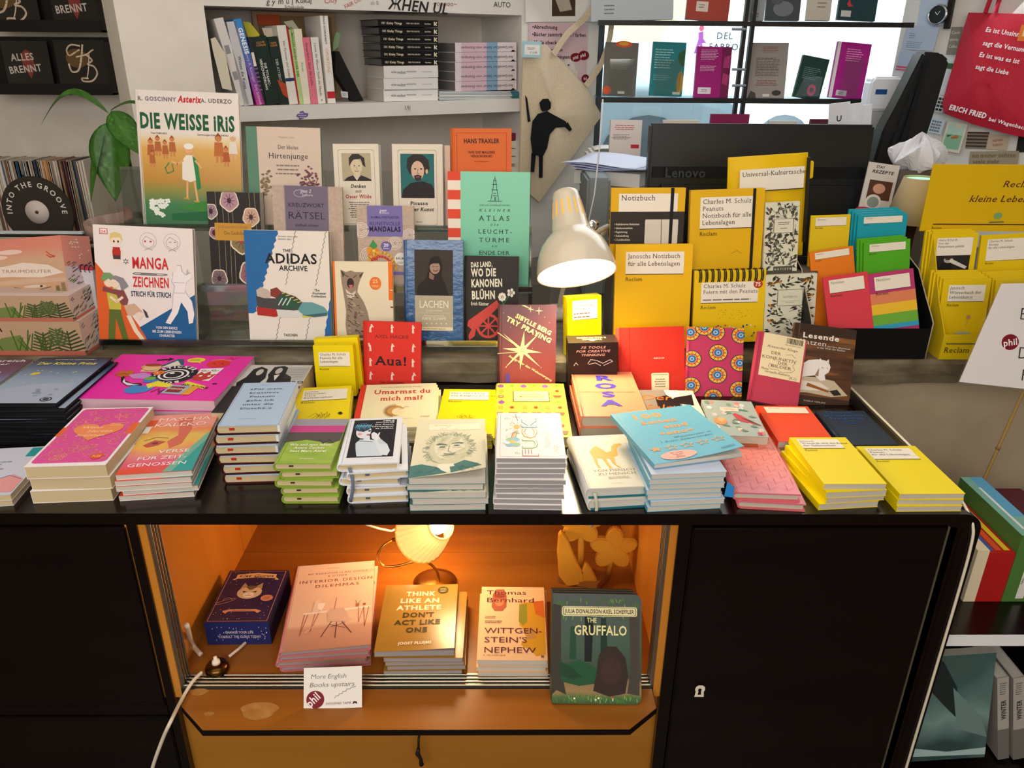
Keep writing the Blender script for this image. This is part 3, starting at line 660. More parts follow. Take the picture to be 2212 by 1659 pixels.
# ------------------------------------------------------------ desk lamp
def lamp_desk():
    Yc = YL-.03
    # mouth ellipse centre and the axis
    c = at_y(1246,592,Yc);top = at_y(1221,415,Yc+.10)
    zax = (top-c).normalized();xa = (at_y(1331,568,Yc)-at_y(1162,612,Yc)).normalized();xa = (xa-zax*xa.dot(zax)).normalized();ya = zax.cross(xa)
    R = Matrix((xa,ya,zax)).transposed().to_4x4();D = (at_y(1331,568,Yc)-at_y(1162,612,Yc)).length/2;H = (top-c).length
    bx = at_z(1190,640,.9);bx = Vector((bx.x+.01,YL+.30,LEDGE))
    b = empty('desk_lamp','cream enamel desk lamp with bell shade shining over the books','lamp',Matrix.Translation(bx));inv = Matrix.Translation(-bx)
    T = inv @ Matrix.Translation(c) @ R
    m = MB();m.T = T
    pr = [(D,0),(D*.985,H*.08),(D*.93,H*.2),(D*.82,H*.33),(D*.64,H*.44),(D*.52,H*.49),(D*.49,H*.52),(D*.35,H*.93),(D*.33,H*.98),(D*.28,H),(0,H)]
    m.lathe(pr,'cream_enamel',48);inn = [(D*.97,.001),(D*.9,H*.2),(D*.78,H*.33),(D*.6,H*.43),(D*.3,H*.5),(0,H*.5)]
    m.lathe(inn,newmat('lamp_reflector','#fff6dd',.6,emit=2.2),48);m.lathe([(D*.97,.001),(D,0)],'cream_enamel',48);m.obj('lamp_shade',parent=b)
    for k in range(-3,4):
        a = math.radians(-90+k*24+8);m = MB();m.T = T
        rr = lambda h: D*(.49-(.14)*(h-.52)/.41)+.0004
        P = []
        for (da,hh) in ((-.05,.66),(.05,.66),(.05,.86),(-.05,.86)): P.append((rr(hh)*math.cos(a+da),rr(hh)*math.sin(a+da),H*hh))
        m.add(P,[(0,1,2,3)],newmat('slot_glow','#e0a238',.5,emit=.7));m.obj('vent_slot',parent=b)
    m = MB();m.T = T;m.lathe([(0,.02),(D*.22,.03),(D*.3,.055),(D*.26,.085),(D*.12,.10)],newmat('lamp_bulb','#fff4d6',.3,emit=25),20);m.obj('bulb',parent=b)
    j = c+zax*H*.5+Vector((0.02,.05,0));k2 = at_y(1290,520,YL+.16)
    m = MB();m.T = inv;m.tube(smooth([c+zax*H*.42+Vector((.0,.03,0)),at_y(1288,500,YL+.08),Vector((bx.x+.10,YL+.25,LEDGE+.22)),Vector((bx.x+.02,YL+.29,LEDGE+.10)),bx+Vector((0,0,.01))]),.006,'cream_enamel',10);m.obj('arm',parent=b)
    m = MB();m.lathe([(0,0),(.055,0),(.055,.01),(.02,.02),(0,.02)],'cream_enamel',30);m.obj('base',parent=b)
    m = MB();m.T = inv;m.tube([at_y(1272,488,YL+.03),at_y(1284,486,YL+.05)],.011,newmat('chrome','#dddddd',.15,1),12);m.obj('tilt_joint',parent=b)
    light('SPOT','desk_lamp_light',c-zax*.004,DESK_LAMP_POWER*6.5,(1,.78,.46),(R.to_euler()),size=.035,spot=150)
lamp_desk()
# ------------------------------------------------------------ acrylic display steps
TZ = [(YL+.055,.921),(YL+.115,1.023),(YL+.180,1.140)]
def step(x0,x1,y,z,label,leg=True,zb=LEDGE):
    b = empty('acrylic_riser',label,'display stand',Matrix.Translation(((x0+x1)/2,y,zb)))
    T = Matrix.Translation((-(x0+x1)/2,-y,-zb))
    m = MB();m.T = T;m.box(x0,y-.012,z-.004,x1,y+.05,z-.001,'acrylic');m.obj('shelf',parent=b)
    m = MB();m.T = T;m.box(x0,y-.015,z-.004,x1,y-.012,z+.010,'acrylic_edge');m.obj('lip',parent=b)
    m = MB();m.T = T;m.box(x0,y+.05,z-.004,x1,y+.053,z+.115,'acrylic');m.obj('back_panel',parent=b)
    if leg:
        for x in (x0,x1-.003): m = MB();m.T = T;m.box(x,y-.012,zb+.0005,x+.003,y+.05,z-.004,'acrylic_edge');m.obj('leg',parent=b)
def steps(pa,pb,k,label): step(at_y(pa,600,TZ[k][0]).x,at_y(pb,600,TZ[k][0]).x,TZ[k][0],TZ[k][1],label)
steps(192,712,0,'clear acrylic front ledge under the drawing manual and the trainer book')
steps(716,1192,0,'clear acrylic front ledge under the kitten book and the blue book')
steps(418,760,1,'clear acrylic middle step holding the black flower-pattern book')
steps(762,1150,1,'clear acrylic middle step holding the turquoise book')
steps(258,705,2,'clear acrylic top step holding the tall comic album')
steps(708,1146,2,'clear acrylic top step holding the two cream portrait books')
# ------------------------------------------------------------ book piles on the sideboard
def t(col,txt,u,v,size,**k): return ('t',col,txt,u,v,size,k)
def reclam(lines,u0=.09,v0=.07,u1=.86,v1=.30,bar='#221a10',brand=True,sz=.042,bgc='#f3ecdd',lh=None,small=0):
    A = [('r',bgc,u0,v0,u1,v1)]
    lh = lh or sz*1.55
    for i,l in enumerate(lines): A.append(t('#4a3b30',l,u0+.03,v0+.025+sz+i*lh,sz,a='l',s='s'))
    if small: A.append(('g','#6b5a4c',u0+.03,v0+.03+sz*.6+len(lines)*lh,u1-.08,v1-.015,small))
    A.append(('r',bar,u0,v1,u1,v1+.008))
    if brand: A.append(t('#4a3b18','Reclam',u0,v1+.02+sz*1.25,sz*.9,a='l',s='s'))
    return A
YEL = '#f2da02'
CREAMP = pages('#dcc9a0','#c2ab80');GREYP = pages('#aaa4a4','#918b8d');OFFP = pages('#cfc7b5','#b3aa97');WHP = pages('#d8d2c7','#bcb5a8')
def swirl(col,cx,cy,r,lw,a0=0,turns=1.1,sy=.7,n=14):
    return ('l',col,[(cx+r*(1-k/n*.85)*math.cos(a0+turns*2*math.pi*k/n),cy+sy*r*(1-k/n*.85)*math.sin(a0+turns*2*math.pi*k/n)) for k in range(n+1)],lw)
rr = random.Random(5)
# --- pink heart book
heart = [(.5+.33*(math.sin(a)**3),.44-.17*(.8125*math.cos(a)-.3125*math.cos(2*a)-.125*math.cos(3*a)-.0625*math.cos(4*a))) for a in [i*math.pi/16 for i in range(32)]]
A = [('r','#e0559e',.035,.02,.965,.955,.06),('r','#ec6a3a',0,.36,.07,.52),('r','#ec6a3a',.9,.3,1,.5)]
for i in range(46):
    x,y = rr.uniform(.1,.9),rr.uniform(.06,.92);A.append(swirl('#f09a86',x,y,rr.uniform(.05,.10),.010,rr.uniform(0,6),1.1))
for i in range(60):
    x,y = rr.uniform(.08,.92),rr.uniform(.05,.93);A.append(('e','#f0946f',x,y,.015,.006))
A += [('p','#f2905f',heart),t('#fbd9b4','Wenn',.40,.40,.045,s='i'),t('#fbd9b4','Herzen',.55,.47,.045,s='i'),t('#fbd9b4','brennen',.47,.54,.045,s='i'),('g','#f8c690',.62,.30,.84,.36,2),('e','#e0563a',.8,.87,.08,.045),t('#f7c67a','FUZE',.8,.885,.03,s='b',fit=.11)]
stack('paperback_book','thick pink paperback with orange heart cover, on top at the left front','book',[(180.4,882.7),(333.6,877.9),(226.5,1003),(48.8,1009)],3,'pb','#f4eef0',A,base=(62,1089),low='thick paperback under the pink heart cover',pg=CREAMP,seed=2)
# --- portrait verse book
kal = grad('kaleko',[(0,'#e8513a'),(.18,'#e8607f'),(.34,'#e77e8a'),(.52,'#f2b54e'),(.7,'#e6c45d'),(.85,'#ea8a4a'),(1,'#ef9a8a')],'Y',.17,nfac=.5,nscale=14,rough=.35)
A = [('p','#3ba9a6',[(1,.5),(1,1),(.72,1)]),('p','#7fb9a5',[(.97,.38),(1,.38),(1,.5),(.72,1),(.6,1)]),('p','#d9705e',[(.42,.1),(.62,.05),(.7,.3),(.66,.55),(.52,.62),(.44,.5),(.55,.4),(.5,.25)]),('p','#c65a52',[(.12,.55),(.25,.47),(.42,.5),(.33,.56),(.2,.59)]),('e','#7a3a46',.28,.525,.05,.018),('l','#b45a46',[(.1,.47),(.25,.42),(.42,.44)],.015),('p','#e9e2e0',[(0,.22),(.09,.22),(.09,.34),(0,.34)]),('r','#e0592f',0,.1,.12,.2),
     t('#fbe9d8','MASCHA',.52,.13,.060,fit=.78),t('#fbe9d8','KALÉKO',.50,.235,.060,fit=.78),t('#ffffff','VERSE',.62,.70,.048,fit=.44),t('#ffffff','FÜR ZEIT-',.50,.80,.048,fit=.68),t('#ffffff','GENOSSEN',.48,.90,.048,fit=.8)]
stack('paperback_book','paperback with blurred rainbow face cover beside the pink heart book','book',[(341,899),(474.6,889.5),(415,1014.3),(237.3,1027.8)],5,'pb',kal,A,base=(252,1085),low='thin paperback under the rainbow face cover',pg=WHP,seed=4,spine='#efe3dc')
# --- light blue hardcovers with dark red boards
A = [('g','#8e98a4',.38,.06,.62,.075,1)]
for i,s in enumerate(('»Für mein','kreatives','Pensum','gehe ich','unter die','Dusche.«')): A.append(t('#23262c',s,.52-.0*i,.19+i*.095,.038,s='s',sx=1.4))
A.append(('g','#8e98a4',.33,.87,.66,.885,1))
jl = [(-.006,.001,1),(-.007,-.001,0),(-.003,0,-1),(-.001,0,.5),(0,0,-.5)]
res,m,w,h,th = stack('hardcover_book','pale blue quotation hardcover on top of the tall dark-edged stack','book',[(520.5,828.3),(645.8,823.8),(598,914.8),(459.4,919.3)],6,'hc','#b2c8e2',A,base=(462,1047.6),low='hardcover with rounded dark red spine and beige page block',jit=jl,pg=CREAMP,spine='#3a0d10',groove='#8ea3ba')
for i,r in enumerate(res):
    q = MB();q.box(w*.22,.0012,th*.42,w*.30,.0034,th*.62,'#c2331c');q.obj('head_band',parent=r)
    if i < 3: q = MB();q.box(w*.97,.002,.002,w*1.0+.001,h-.002,th-.003,'#dfe6ee');q.obj('jacket_flap',parent=r)
# --- green field book
A = [('r','#9a98a4',0,0,1,.17),('r','#c4458a',0,.17,1,.33),('p','#57514f',[(0,.33),(1,.33),(1,.52),(.85,.58),(.4,.5),(0,.56)]),('l','#44403d',[(.62,.5),(.72,.58),(.8,.5),(.9,.58)],.02)]
A += [t('#f4f3e2','Wie soll man leben?',.52,.64,.045,s='bsi',fit=.76),t('#f4f3e2','Anton Čechov',.52,.71,.045,s='bs',fit=.54),t('#f4f3e2','liest Marc Aurel',.52,.78,.045,s='bs',fit=.64),t('#f4f3e2','Diogenes',.55,.93,.025,s='s',fit=.24)]
gm = texmat('meadow_print',[(.3,'#86a83a'),(.7,'#a9c34e')],'noise',(20,60,1),rough=.35)
res,m,w,h,th = stack('hardcover_book','small hardcover with green meadow and pink band cover','book',[(642.9,905.8),(756.2,904.4),(713,998.3),(583.2,1001.3)],5,'hc',gm,A,base=(595,1088),low='small hardcover with green boards',jit=[(.006,.001,2),(.001,-.002,-1),(.006,0,1),(.007,-.002,0)],pg=CREAMP,spine='#8aa63c',groove='#7d9436')
for r in res:
    q = MB();q.box(w*.27,.0012,th*.45,w*.34,.0034,th*.6,'#3b3a26');q.obj('head_band',parent=r)
# --- white hardcovers with a blue haired figure
A = [('r','#1d2027',.14,.05,.90,.88),('p','#c9d6e4',[(.24,.58),(.3,.5),(.42,.5),(.55,.52),(.66,.66),(.74,.72),(.72,.86),(.3,.86),(.26,.7)]),('p','#d6dfe9',[(.55,.52),(.66,.5),(.78,.62),(.84,.76),(.8,.86),(.7,.84),(.6,.66)]),('e','#dfe2e8',.34,.32,.13,.16),('e','#2a4a63',.31,.22,.15,.10),('p','#d6dfe9',[(.36,.42),(.46,.42),(.48,.54),(.36,.54)]),('e','#232633',.33,.31,.03,.02),('e','#232633',.44,.31,.025,.018),('e','#c65a78',.43,.40,.03,.02),('e','#e7a8b4',.28,.38,.04,.03),('p','#e5e8ee',[(.48,.38),(.52,.34),(.58,.38),(.66,.5),(.58,.54),(.5,.48)]),('l','#e5e8ee',[(.6,.46),(.62,.36)],.025),('l','#1a1c22',[(.24,.52),(.36,.54),(.52,.56)],.012)]
for i in range(9): A.append(('l','#6fb3d8',[(.19+.03*i,.22+.02*(i % 3)),(.21+.03*i,.16+.02*(i % 2)),(.23+.03*i,.21)],.012))
for i in range(6): A.append(('l','#3c424d',[(.62+.05*i,.3),(.86,.3+.06*i)],.003));A.append(('l','#3c424d',[(.62,.3+.05*i),(.86-.04*i,.62)],.003))
A += [t('#eef0f4','AMÉLIE',.86,.10,.025,a='r',s='b'),t('#eef0f4','NOTHOMB',.86,.14,.025,a='r',s='b'),t('#eef0f4','Die Kunst,',.86,.19,.028,a='r',s='bs'),t('#eef0f4','Champagner',.86,.235,.028,a='r',s='bs'),t('#eef0f4','zu trinken',.86,.28,.028,a='r',s='bs'),('g','#8f959f',.55,.92,.9,.935,1)]
res,m,w,h,th = stack('hardcover_book','white hardcover showing a blue-haired figure on a black picture','book',[(757.7,905.8),(877,899.3),(853.2,995.3),(717.4,1005.8)],5,'hc','#e3e6ee',A,base=(733.9,1090.8),low='white jacketed hardcover',jit=[(.010,-.002,3),(.004,.004,-3),(.010,0,1),(.012,-.002,0)],pg=CREAMP,groove='#b9bfca',ribbon=(.017,.062,'#707f90'))
for r in res[1:]:
    q = MB();q.box(w*.3,.0012,th*.45,w*.37,.0034,th*.62,'#5c6470');q.obj('head_band',parent=r)
# --- etched portrait, curling cover
A = [('r','#f0e9d2',.18,.10,.92,.21),t('#a9a184','ARTHUR SCHOPENHAUER',.55,.135,.018,fit=.6),t('#b0a98c','Die Kunst,',.55,.165,.020,s='s'),t('#b0a98c','recht zu behalten',.55,.198,.020,s='s',fit=.42)]
A += [('p','#d2cfb2',[(.22,.44),(.28,.34),(.42,.28),(.6,.28),(.74,.36),(.8,.48),(.78,.62),(.72,.74),(.58,.82),(.42,.82),(.28,.74),(.2,.6)]),('p','#e4dec6',[(.3,.4),(.42,.33),(.6,.33),(.7,.42),(.72,.55),(.66,.68),(.55,.75),(.42,.74),(.32,.64),(.28,.5)]),('p','#4f7f7c',[(.0,.82),(.15,.8),(.35,.86),(.5,.98),(.2,1),(0,1)]),('p','#4f7f7c',[(.52,.86),(.72,.78),(.86,.86),(.95,.93),(.55,.99)]),('p','#f0ead6',[(.36,.82),(.56,.8),(.6,.9),(.5,.98),(.38,.9)])]
rr = random.Random(3)
for i in range(190):
    a = rr.uniform(2.4,7.0);r0 = rr.uniform(.26,.34);x,y = .5+r0*math.cos(a)*1.0,.55+r0*math.sin(a)*.85
    A.append(('l','#8d9c8e',[(x,y),(x+.05*math.cos(a+rr.uniform(-1,1)),y+.04*math.sin(a+rr.uniform(-1,1)))],.006))
for (x,y) in ((.40,.52),(.60,.5)): A += [('e','#5f726c',x,y,.045,.012),('l','#5f726c',[(x-.07,y-.035),(x,y-.05),(x+.07,y-.03)],.012),('l','#7b8a80',[(x-.06,y+.03),(x,y+.04),(x+.06,y+.03)],.006)]
A += [('l','#6d7f77',[(.5,.5),(.485,.6),(.53,.62)],.008),('l','#5d6d66',[(.42,.68),(.5,.665),(.6,.67)],.01)]
for i in range(70):
    x,y = rr.uniform(.32,.7),rr.uniform(.38,.74)
    if abs(x-.5) > .09 or y > .62: A.append(('l','#a9ad94',[(x,y),(x+rr.uniform(.02,.05),y+rr.uniform(-.012,.02))],.004))
A += [('p','#8f9c8a',[(.42,.63),(.5,.645),(.6,.625),(.57,.655),(.5,.662),(.44,.655)]),('p','#6d7f77',[(.30,.48),(.36,.455),(.46,.475),(.44,.49),(.36,.475)]),('p','#6d7f77',[(.54,.47),(.62,.445),(.70,.46),(.68,.475),(.62,.462)])]
for i in range(60):
    x = rr.choice([rr.uniform(.05,.34),rr.uniform(.58,.92)]);y = rr.uniform(.87,.98);A.append(('l','#3c6664',[(x,y),(x+.03,y+.02)],.004))
for i in range(5): A.append(('l','#a4ac97',[(.38,.36+.02*i),(.5,.35+.02*i),(.64,.365+.02*i)],.004))
stack('paperback_book','cream paperback with etched old man portrait and curling cover','book',[(912.8,910.3),(1056,899.9),(1039.6,1031),(871,1033.5)],5,'pb','#e2dcc0',A,base=(873,1104),low='thin paperback under the etched portrait cover',curl=(.018,1,-.8),pg=WHP,spine='#3e7f84',seed=8)
# --- colouring book
A = [('r','#bdb7b9',.05,.02,.96,.97,.03),('r','#efeae8',.055,.024,.955,.966,.03)]
for s,x,y,c,rt in (('F',.60,.86,'#b5707d',90),('U',.60,.66,'#7fa65c',90),('C',.60,.44,'#d29a5c',90),('K',.60,.22,'#6f9fc0',90)): A += [t(c,s,x,y+.04,.145,s='B',rot=rt,sx=1.5),t('#efeae8',s,x,y+.04,.145,s='',rot=rt,sx=1.5)]
A += [t('#bdb3b0','Elephant in',.78,.62,.05,rot=90),t('#bdb3b0','UND',.9,.84,.045,rot=90),swirl('#9c9a98',.15,.14,.05,.008),swirl('#9c9a98',.3,.9,.04,.008),swirl('#9c9a98',.62,.14,.05,.008),swirl('#9c9a98',.88,.75,.05,.008),('l','#7d7a78',[(.24,.1),(.36,.12)],.01),('l','#7d7a78',[(.28,.04),(.32,.2)],.01),('e','#e8b86a',.3,.34,.05,.05)]
for k in range(9): a = k*.7;A.append(('l','#e0b15c',[(.3+.06*math.cos(a),.34+.06*math.sin(a)),(.3+.11*math.cos(a),.34+.11*math.sin(a))],.008))
for c,k in (('#c46a6a',0),('#e0a05c',1),('#d9cf6a',2),('#6fae74',3)): A.append(('l',c,[(.22+.02*k,.58),(.24+.02*k,.48),(.3+.015*k,.43+.02*k)],.014))
for k in range(6): a = k*1.05;A.append(('e',['#dfe8ef','#9fc7a4','#8fc0d8'][k % 3],.24+.09*math.cos(a),.68+.06*math.sin(a),.06,.042))
A.append(('e','#e8c25a',.24,.68,.05,.035));A += [('e','#c9c5c2',rr.uniform(.1,.5),rr.uniform(.1,.93),.012,.009) for i in range(26)]
stack('colouring_book','white colouring book with rainbow doodles, top of the tallest front stack','book',[(1077.6,892.4),(1211.8,890.9),(1220.8,989.4),(1068.6,989.4)],10,'pb','#ece8e6',A,base=(1079,1100),low='white colouring book',pg=GREYP,seed=11)
# --- camel hardcover
A = [('p','#e0a848',[(.28,.34),(.36,.26),(.42,.22),(.5,.3),(.55,.36),(.64,.34),(.68,.24),(.74,.2),(.84,.19),(.86,.22),(.78,.25),(.74,.3),(.72,.42),(.64,.46),(.62,.6),(.68,.66),(.64,.66),(.58,.58),(.56,.48),(.5,.48),(.52,.62),(.54,.67),(.5,.67),(.47,.58),(.44,.47),(.36,.46),(.34,.58),(.36,.65),(.32,.65),(.3,.56),(.3,.44)]),
     t('#6f6650','VON MENSCH',.55,.72,.040,s='sl',fit=.66),t('#6f6650','ZU MENSCH',.57,.785,.040,s='sl',fit=.6),('g','#a49a82',.35,.81,.8,.86,2,'c'),('g','#a49a82',.42,.93,.68,.945,1)]
stack('hardcover_book','cream hardcover with a golden camel on the jacket','book',[(1229.7,944.6),(1356.5,935.7),(1396.8,1047),(1259.5,1058)],2,'hc','#dcd6c6',A,base=(1263,1103),back='#1f6a78',low='thick hardcover with petrol blue boards under the camel book',jit=[(.002,-.003,1)],pg=pages('#d9d6cc','#bfbcb2'),spine='#d8d4cc',groove='#bdb8aa',ribbon=(.012,.062,'#cfcab4'))
# --- sky blue book, top copy turned
A = [('r','#8fbccb',.045,0,.055,1)]
for i,s in enumerate(('100','Seiten','sind','genug')): A.append(t('#e8a05e',s,[.38,.46,.60,.54][i],.17+.12*i,.085 if i == 0 else .062,s='Bs',sx=1.5 if i == 0 else 1.35))
A += [t('#4f6b78','Weltliteratur in',.66,.61,.026,s='si',fit=.44),t('#4f6b78','1-Stern-Bewertungen',.56,.665,.026,s='si',fit=.62)]
def star(cx,cy,r,asp): return [(cx+(r if k % 2 == 0 else r*.42)*math.sin(k*math.pi/5),cy-(r if k % 2 == 0 else r*.42)*math.cos(k*math.pi/5)*asp) for k in range(10)]
for i in range(5):
    P = star(.14+.18*i,.765,.075,.66);A.append(('p','#e8a05e',P)) if i == 0 else A.append(('l','#d9ad7e',P+[P[0]],.010))
A += [('e','#eeb1a4',.32,.91,.2,.075)]+[t('#8a5a6a',s,.32,.875+.027*i,.017,s='bs') for i,s in enumerate(('Mit einem','Text von','Elias','Hirschl'))]+[t('#5d93ab','LESEN',.86,.95,.03,s='b')]
zt = at_y(1398,1022,at_z(1405.7,1105.7,TABLE).y).z
stack('paperback_book','sky blue paperback with orange title, lying askew on its white pile','book',[(1358,899.9),(1505.7,867),(1555.5,964),(1398.3,1022)],1,'pb','#6db5cf',A,ztop=zt+.008,zb=zt+.0002,curl=(.012,1,-.6),pg=WHP)
res,m2,w2,h2,th2 = stack('paperback_book','pale blue-white paperback directly under the skewed sky blue one','book',[(1366,930),(1507,915),(1563,1019),(1400,1024)],7,'pb','#c9d6ea',[],base=(1406,1105.7),low='thin white paperback in the pile under the skewed sky blue cover',pg=WHP,seed=3,spine='#5fb3cf')
q = MB();c = at_z(1567,1060,TABLE+.03);q.prism([(0,0),(.012,-.01),(.012,-.028),(-.002,-.026)],0,.001,'#2f8fd8','y');tag(q.obj('bookmark',mat=Matrix.Translation((c.x-.002,c.y-.01,TABLE+.052))),'bright blue paper tab sticking out of the white pile','bookmark')
# --- rose coloured notebooks with geometric pattern
A = []
for i in range(12):
    for j in range(8):
        cx,cy = .05+.13*j,.02+.085*i
        if (i+j) % 2 == 0: A += [('l','#c66a4c',[(cx,cy),(cx,cy+.085)],.006),('l','#cc7257',[(cx,cy+.085),(cx+.13,cy+.04)],.005),('l','#cc7257',[(cx,cy+.085),(cx-.13 if cx > .13 else 0,cy+.04)],.005)]
A = [a for a in A if all(0 <= p[0] <= 1 and 0 <= p[1] <= 1 for p in a[2])]
A += [('r','#c4592c',.25,.18,.72,.32),t('#7a3418','NOTIZBUCH',.48,.25,.022,fit=.3),('g','#8a4020',.38,.265,.6,.30,2,'c')]
rose = grad('rose_cover',['#d9707f','#e77f74','#e9806e'],'Y',.2,rough=.3)
res,m,w,h,th = stack('notebook','rose notebook with copper lattice pattern and copper label','notebook',[(1541,925),(1655,925),(1727,1066),(1570,1064)],2,'hc',rose,A,base=(1575,1097),low='rose notebook shifted to the right',jit=[(.012,-.004,-2)],pg=OFFP,groove='#cf5f66',spine='#d66a70')
# --- floral booklet with bird behind it
A = [('r','#a9b5b0',0,0,1,1,.06)]
rr = random.Random(12)
for i in range(26):
    x,y = rr.uniform(.06,.94),rr.uniform(.06,.94);c = rr.choice(['#efe3e2','#e8c9c4','#d98f7a','#7f9c86'])
    for k in range(5): A.append(('e',c,x+.03*math.cos(k*1.26),y+.03*math.sin(k*1.26),.025,.022))
for i in range(12): x,y = rr.uniform(.1,.8),rr.uniform(.1,.9);A.append(('p','#6f8f80',[(x,y),(x+.07,y-.04),(x+.15,y+.02),(x+.07,y+.03)]))
A += [('e','#e8955c',.22,.62,.12,.10),('e','#efb07a',.24,.58,.07,.06),('p','#c24b52',[(.5,.42),(.56,.38),(.62,.42),(.76,.54),(.97,.72),(.78,.66),(.62,.62),(.54,.54)]),('p','#5a3a3c',[(.62,.5),(.8,.58),(.97,.72),(.76,.62)]),('r','#ead0bd',.3,.22,.66,.34,.03),t('#8a6a5a','NOTIZEN',.48,.29,.03,fit=.2),('r','#c2445a',.82,.9,.9,.97)]
A = [a for a in A if a[0] != 'e' or (a[2]+a[4] < 1 and a[2]-a[4] > 0 and a[3]+a[5] < 1 and a[3]-a[5] > 0)]
stack('notebook','grey-green floral notebook with red bird behind the rose notebooks','notebook',[(1506,858.4),(1622,872),(1663,942),(1552,942)],1,'pb','#a9b5b0',A,ztop=.893,zb=.87,pg=OFFP)
stack('notebook','plain grey notebook lying under the floral bird notebook','notebook',[(1508,868),(1620,878),(1655,935),(1556,940)],1,'pb','#8f9a98',[],ztop=.8695,pg=OFFP)
# --- red-orange booklets and dark blue book
stack('paperback_book','orange-red booklet with blank cream title field','book',[(1641,877.7),(1755.9,876.4),(1787,950),(1677,958)],2,'pb','#ee4a1c',[('r','#f1e6cd',.13,.04,.93,.22),t('#b79c74','Notizen',.22,.09,.028,a='l',s='s'),('r','#9c2a10',.13,.22,.93,.224)],base=(1680,986),low='orange-red booklet',pg=OFFP)
A = [t('#2f5f9c','Chronik',.45,.09,.06,s='s',fit=.55),t('#2f5f9c','der laufenden',.5,.18,.06,s='s',fit=.85),t('#2f5f9c','Ereignisse',.5,.27,.06,s='s',fit=.68),('g','#33588c',.36,.31,.66,.42,3,'c')]
stack('hardcover_book','dark navy book with blue embossed title at the right rail','book',[(1763.9,888.3),(1868.5,886),(1934.5,959),(1822,962)],1,'hc','#1f2c3e',A,ztop=.872,pg=OFFP,groove='#16202e')
# --- yellow booklets on the right
A = reclam(('Janosch','Wondrak und die Kunst','der Gelassenheit'),.10,.05,.82,.26,sz=.034)
stack('paperback_book','yellow booklet on top of the fanned yellow pile near the right rail','book',[(1707.6,945.3),(1828.9,943.6),(1912,1043.7),(1778.4,1046)],4,'pb',YEL,A,base=(1780,1100),low='yellow booklet of the fanned pile near the right rail',jit=[(-.002,-.003,4),(-.004,.0,7),(-.010,.0,5)],pg=OFFP)
A = reclam(('Charles M. Schulz','Peanuts','für alle Lebenslagen'),.10,.05,.86,.30,sz=.034)
stack('paperback_book','yellow booklet on the rightmost pile at the front corner','book',[(1855,965),(1979.6,962),(2079,1064),(1941,1068.5)],3,'pb',YEL,A,base=(1941,1105),low='yellow booklet of the rightmost pile',jit=[(.0,-.001,-1),(-.001,-.003,0)],pg=OFFP)
# --- night sky story books, left
rr = random.Random(4);night0 = grad('night_cover',[(0,'#a7bcd4'),(.45,'#8fa9c6'),(.75,'#3f5a80'),(.9,'#161b28'),(1,'#0f1119')],'Y',.24,rough=.3)
A = [('r',night0,.03,.01,1,.99),('p','#a9b4cc',[(.02,.98),(.02,.82),(.2,.68),(.5,.6),(.9,.58),(.95,.62),(.95,.98)]),('p','#e9c93c',[(.22,.36),(.3,.35),(.32,.38),(.26,.41),(.2,.40)])]
A += [('e','#e6d36a',rr.uniform(.1,.92),rr.uniform(.28,.6),.012,.008) for i in range(12)]+[('e','#8f9cba',rr.uniform(.3,.85),rr.uniform(.7,.92),.03,.012) for i in range(10)]
A += [t('#dfe3ea','ANTOINE DE SAINT-EXUPÉRY',.55,.07,.022,s='s',fit=.55),t('#f2e46a','Der Kleine Prinz',.5,.18,.055,s='bi',fit=.78),('e','#1f2430',.82,.92,.07,.04),('e','#aab4c8',.82,.92,.055,.03),('e','#1f2430',.82,.92,.04,.02)]
S1 = [('e','#e8cf8a',rr.uniform(.03,.97),rr.uniform(.2,.8),.012,.12) for i in range(14)]
res,mP,wP,hP,thP = stack('hardcover_book','night-blue storybook with yellow title on the dark starry stack','book',[(72,770),(236,775),(121,874.6),(-40,869)],8,'hc','#0e1018',A,base=(-30,958),low='black starry-edged storybook',jit=[(.010,0,1),(.012,.0,0),(.011,-.003,1),(.013,0,-1)],spine='#12141c',pg=texmat('dark_starry_edge',[(.0,'#e8cf8a'),(.10,'#b79a55'),(.14,'#14151b'),(1,'#0d0e13')],'voronoi',(70,70,120),rough=.5),groove='#0c0d12')
A = [t('#f3f3f8','Das Seitenreich',.55,.06,.05,s='b',fit=.8),t('#f3f3f8','Augustheater',.52,.14,.04,s='b',fit=.6),('p','#dfe9f5',[(.3,.9),(.35,.4),(.45,.7),(.55,.35),(.7,.75),(.85,.3),(.95,.8),(.9,.95)])]
stack('hardcover_book','blue and purple zigzag patterned book at the far left edge','book',[(-130,776),(64,778),(-60,872),None],6,'pb',grad('zigzag',['#6fa3c9','#7f9ccc','#6a4f74','#5a2f4c'],'Y',.2,rough=.3),A,ztop=mP.translation.z+thP*0-.004,low='book at the far left edge',pg=OFFP,seed=9)
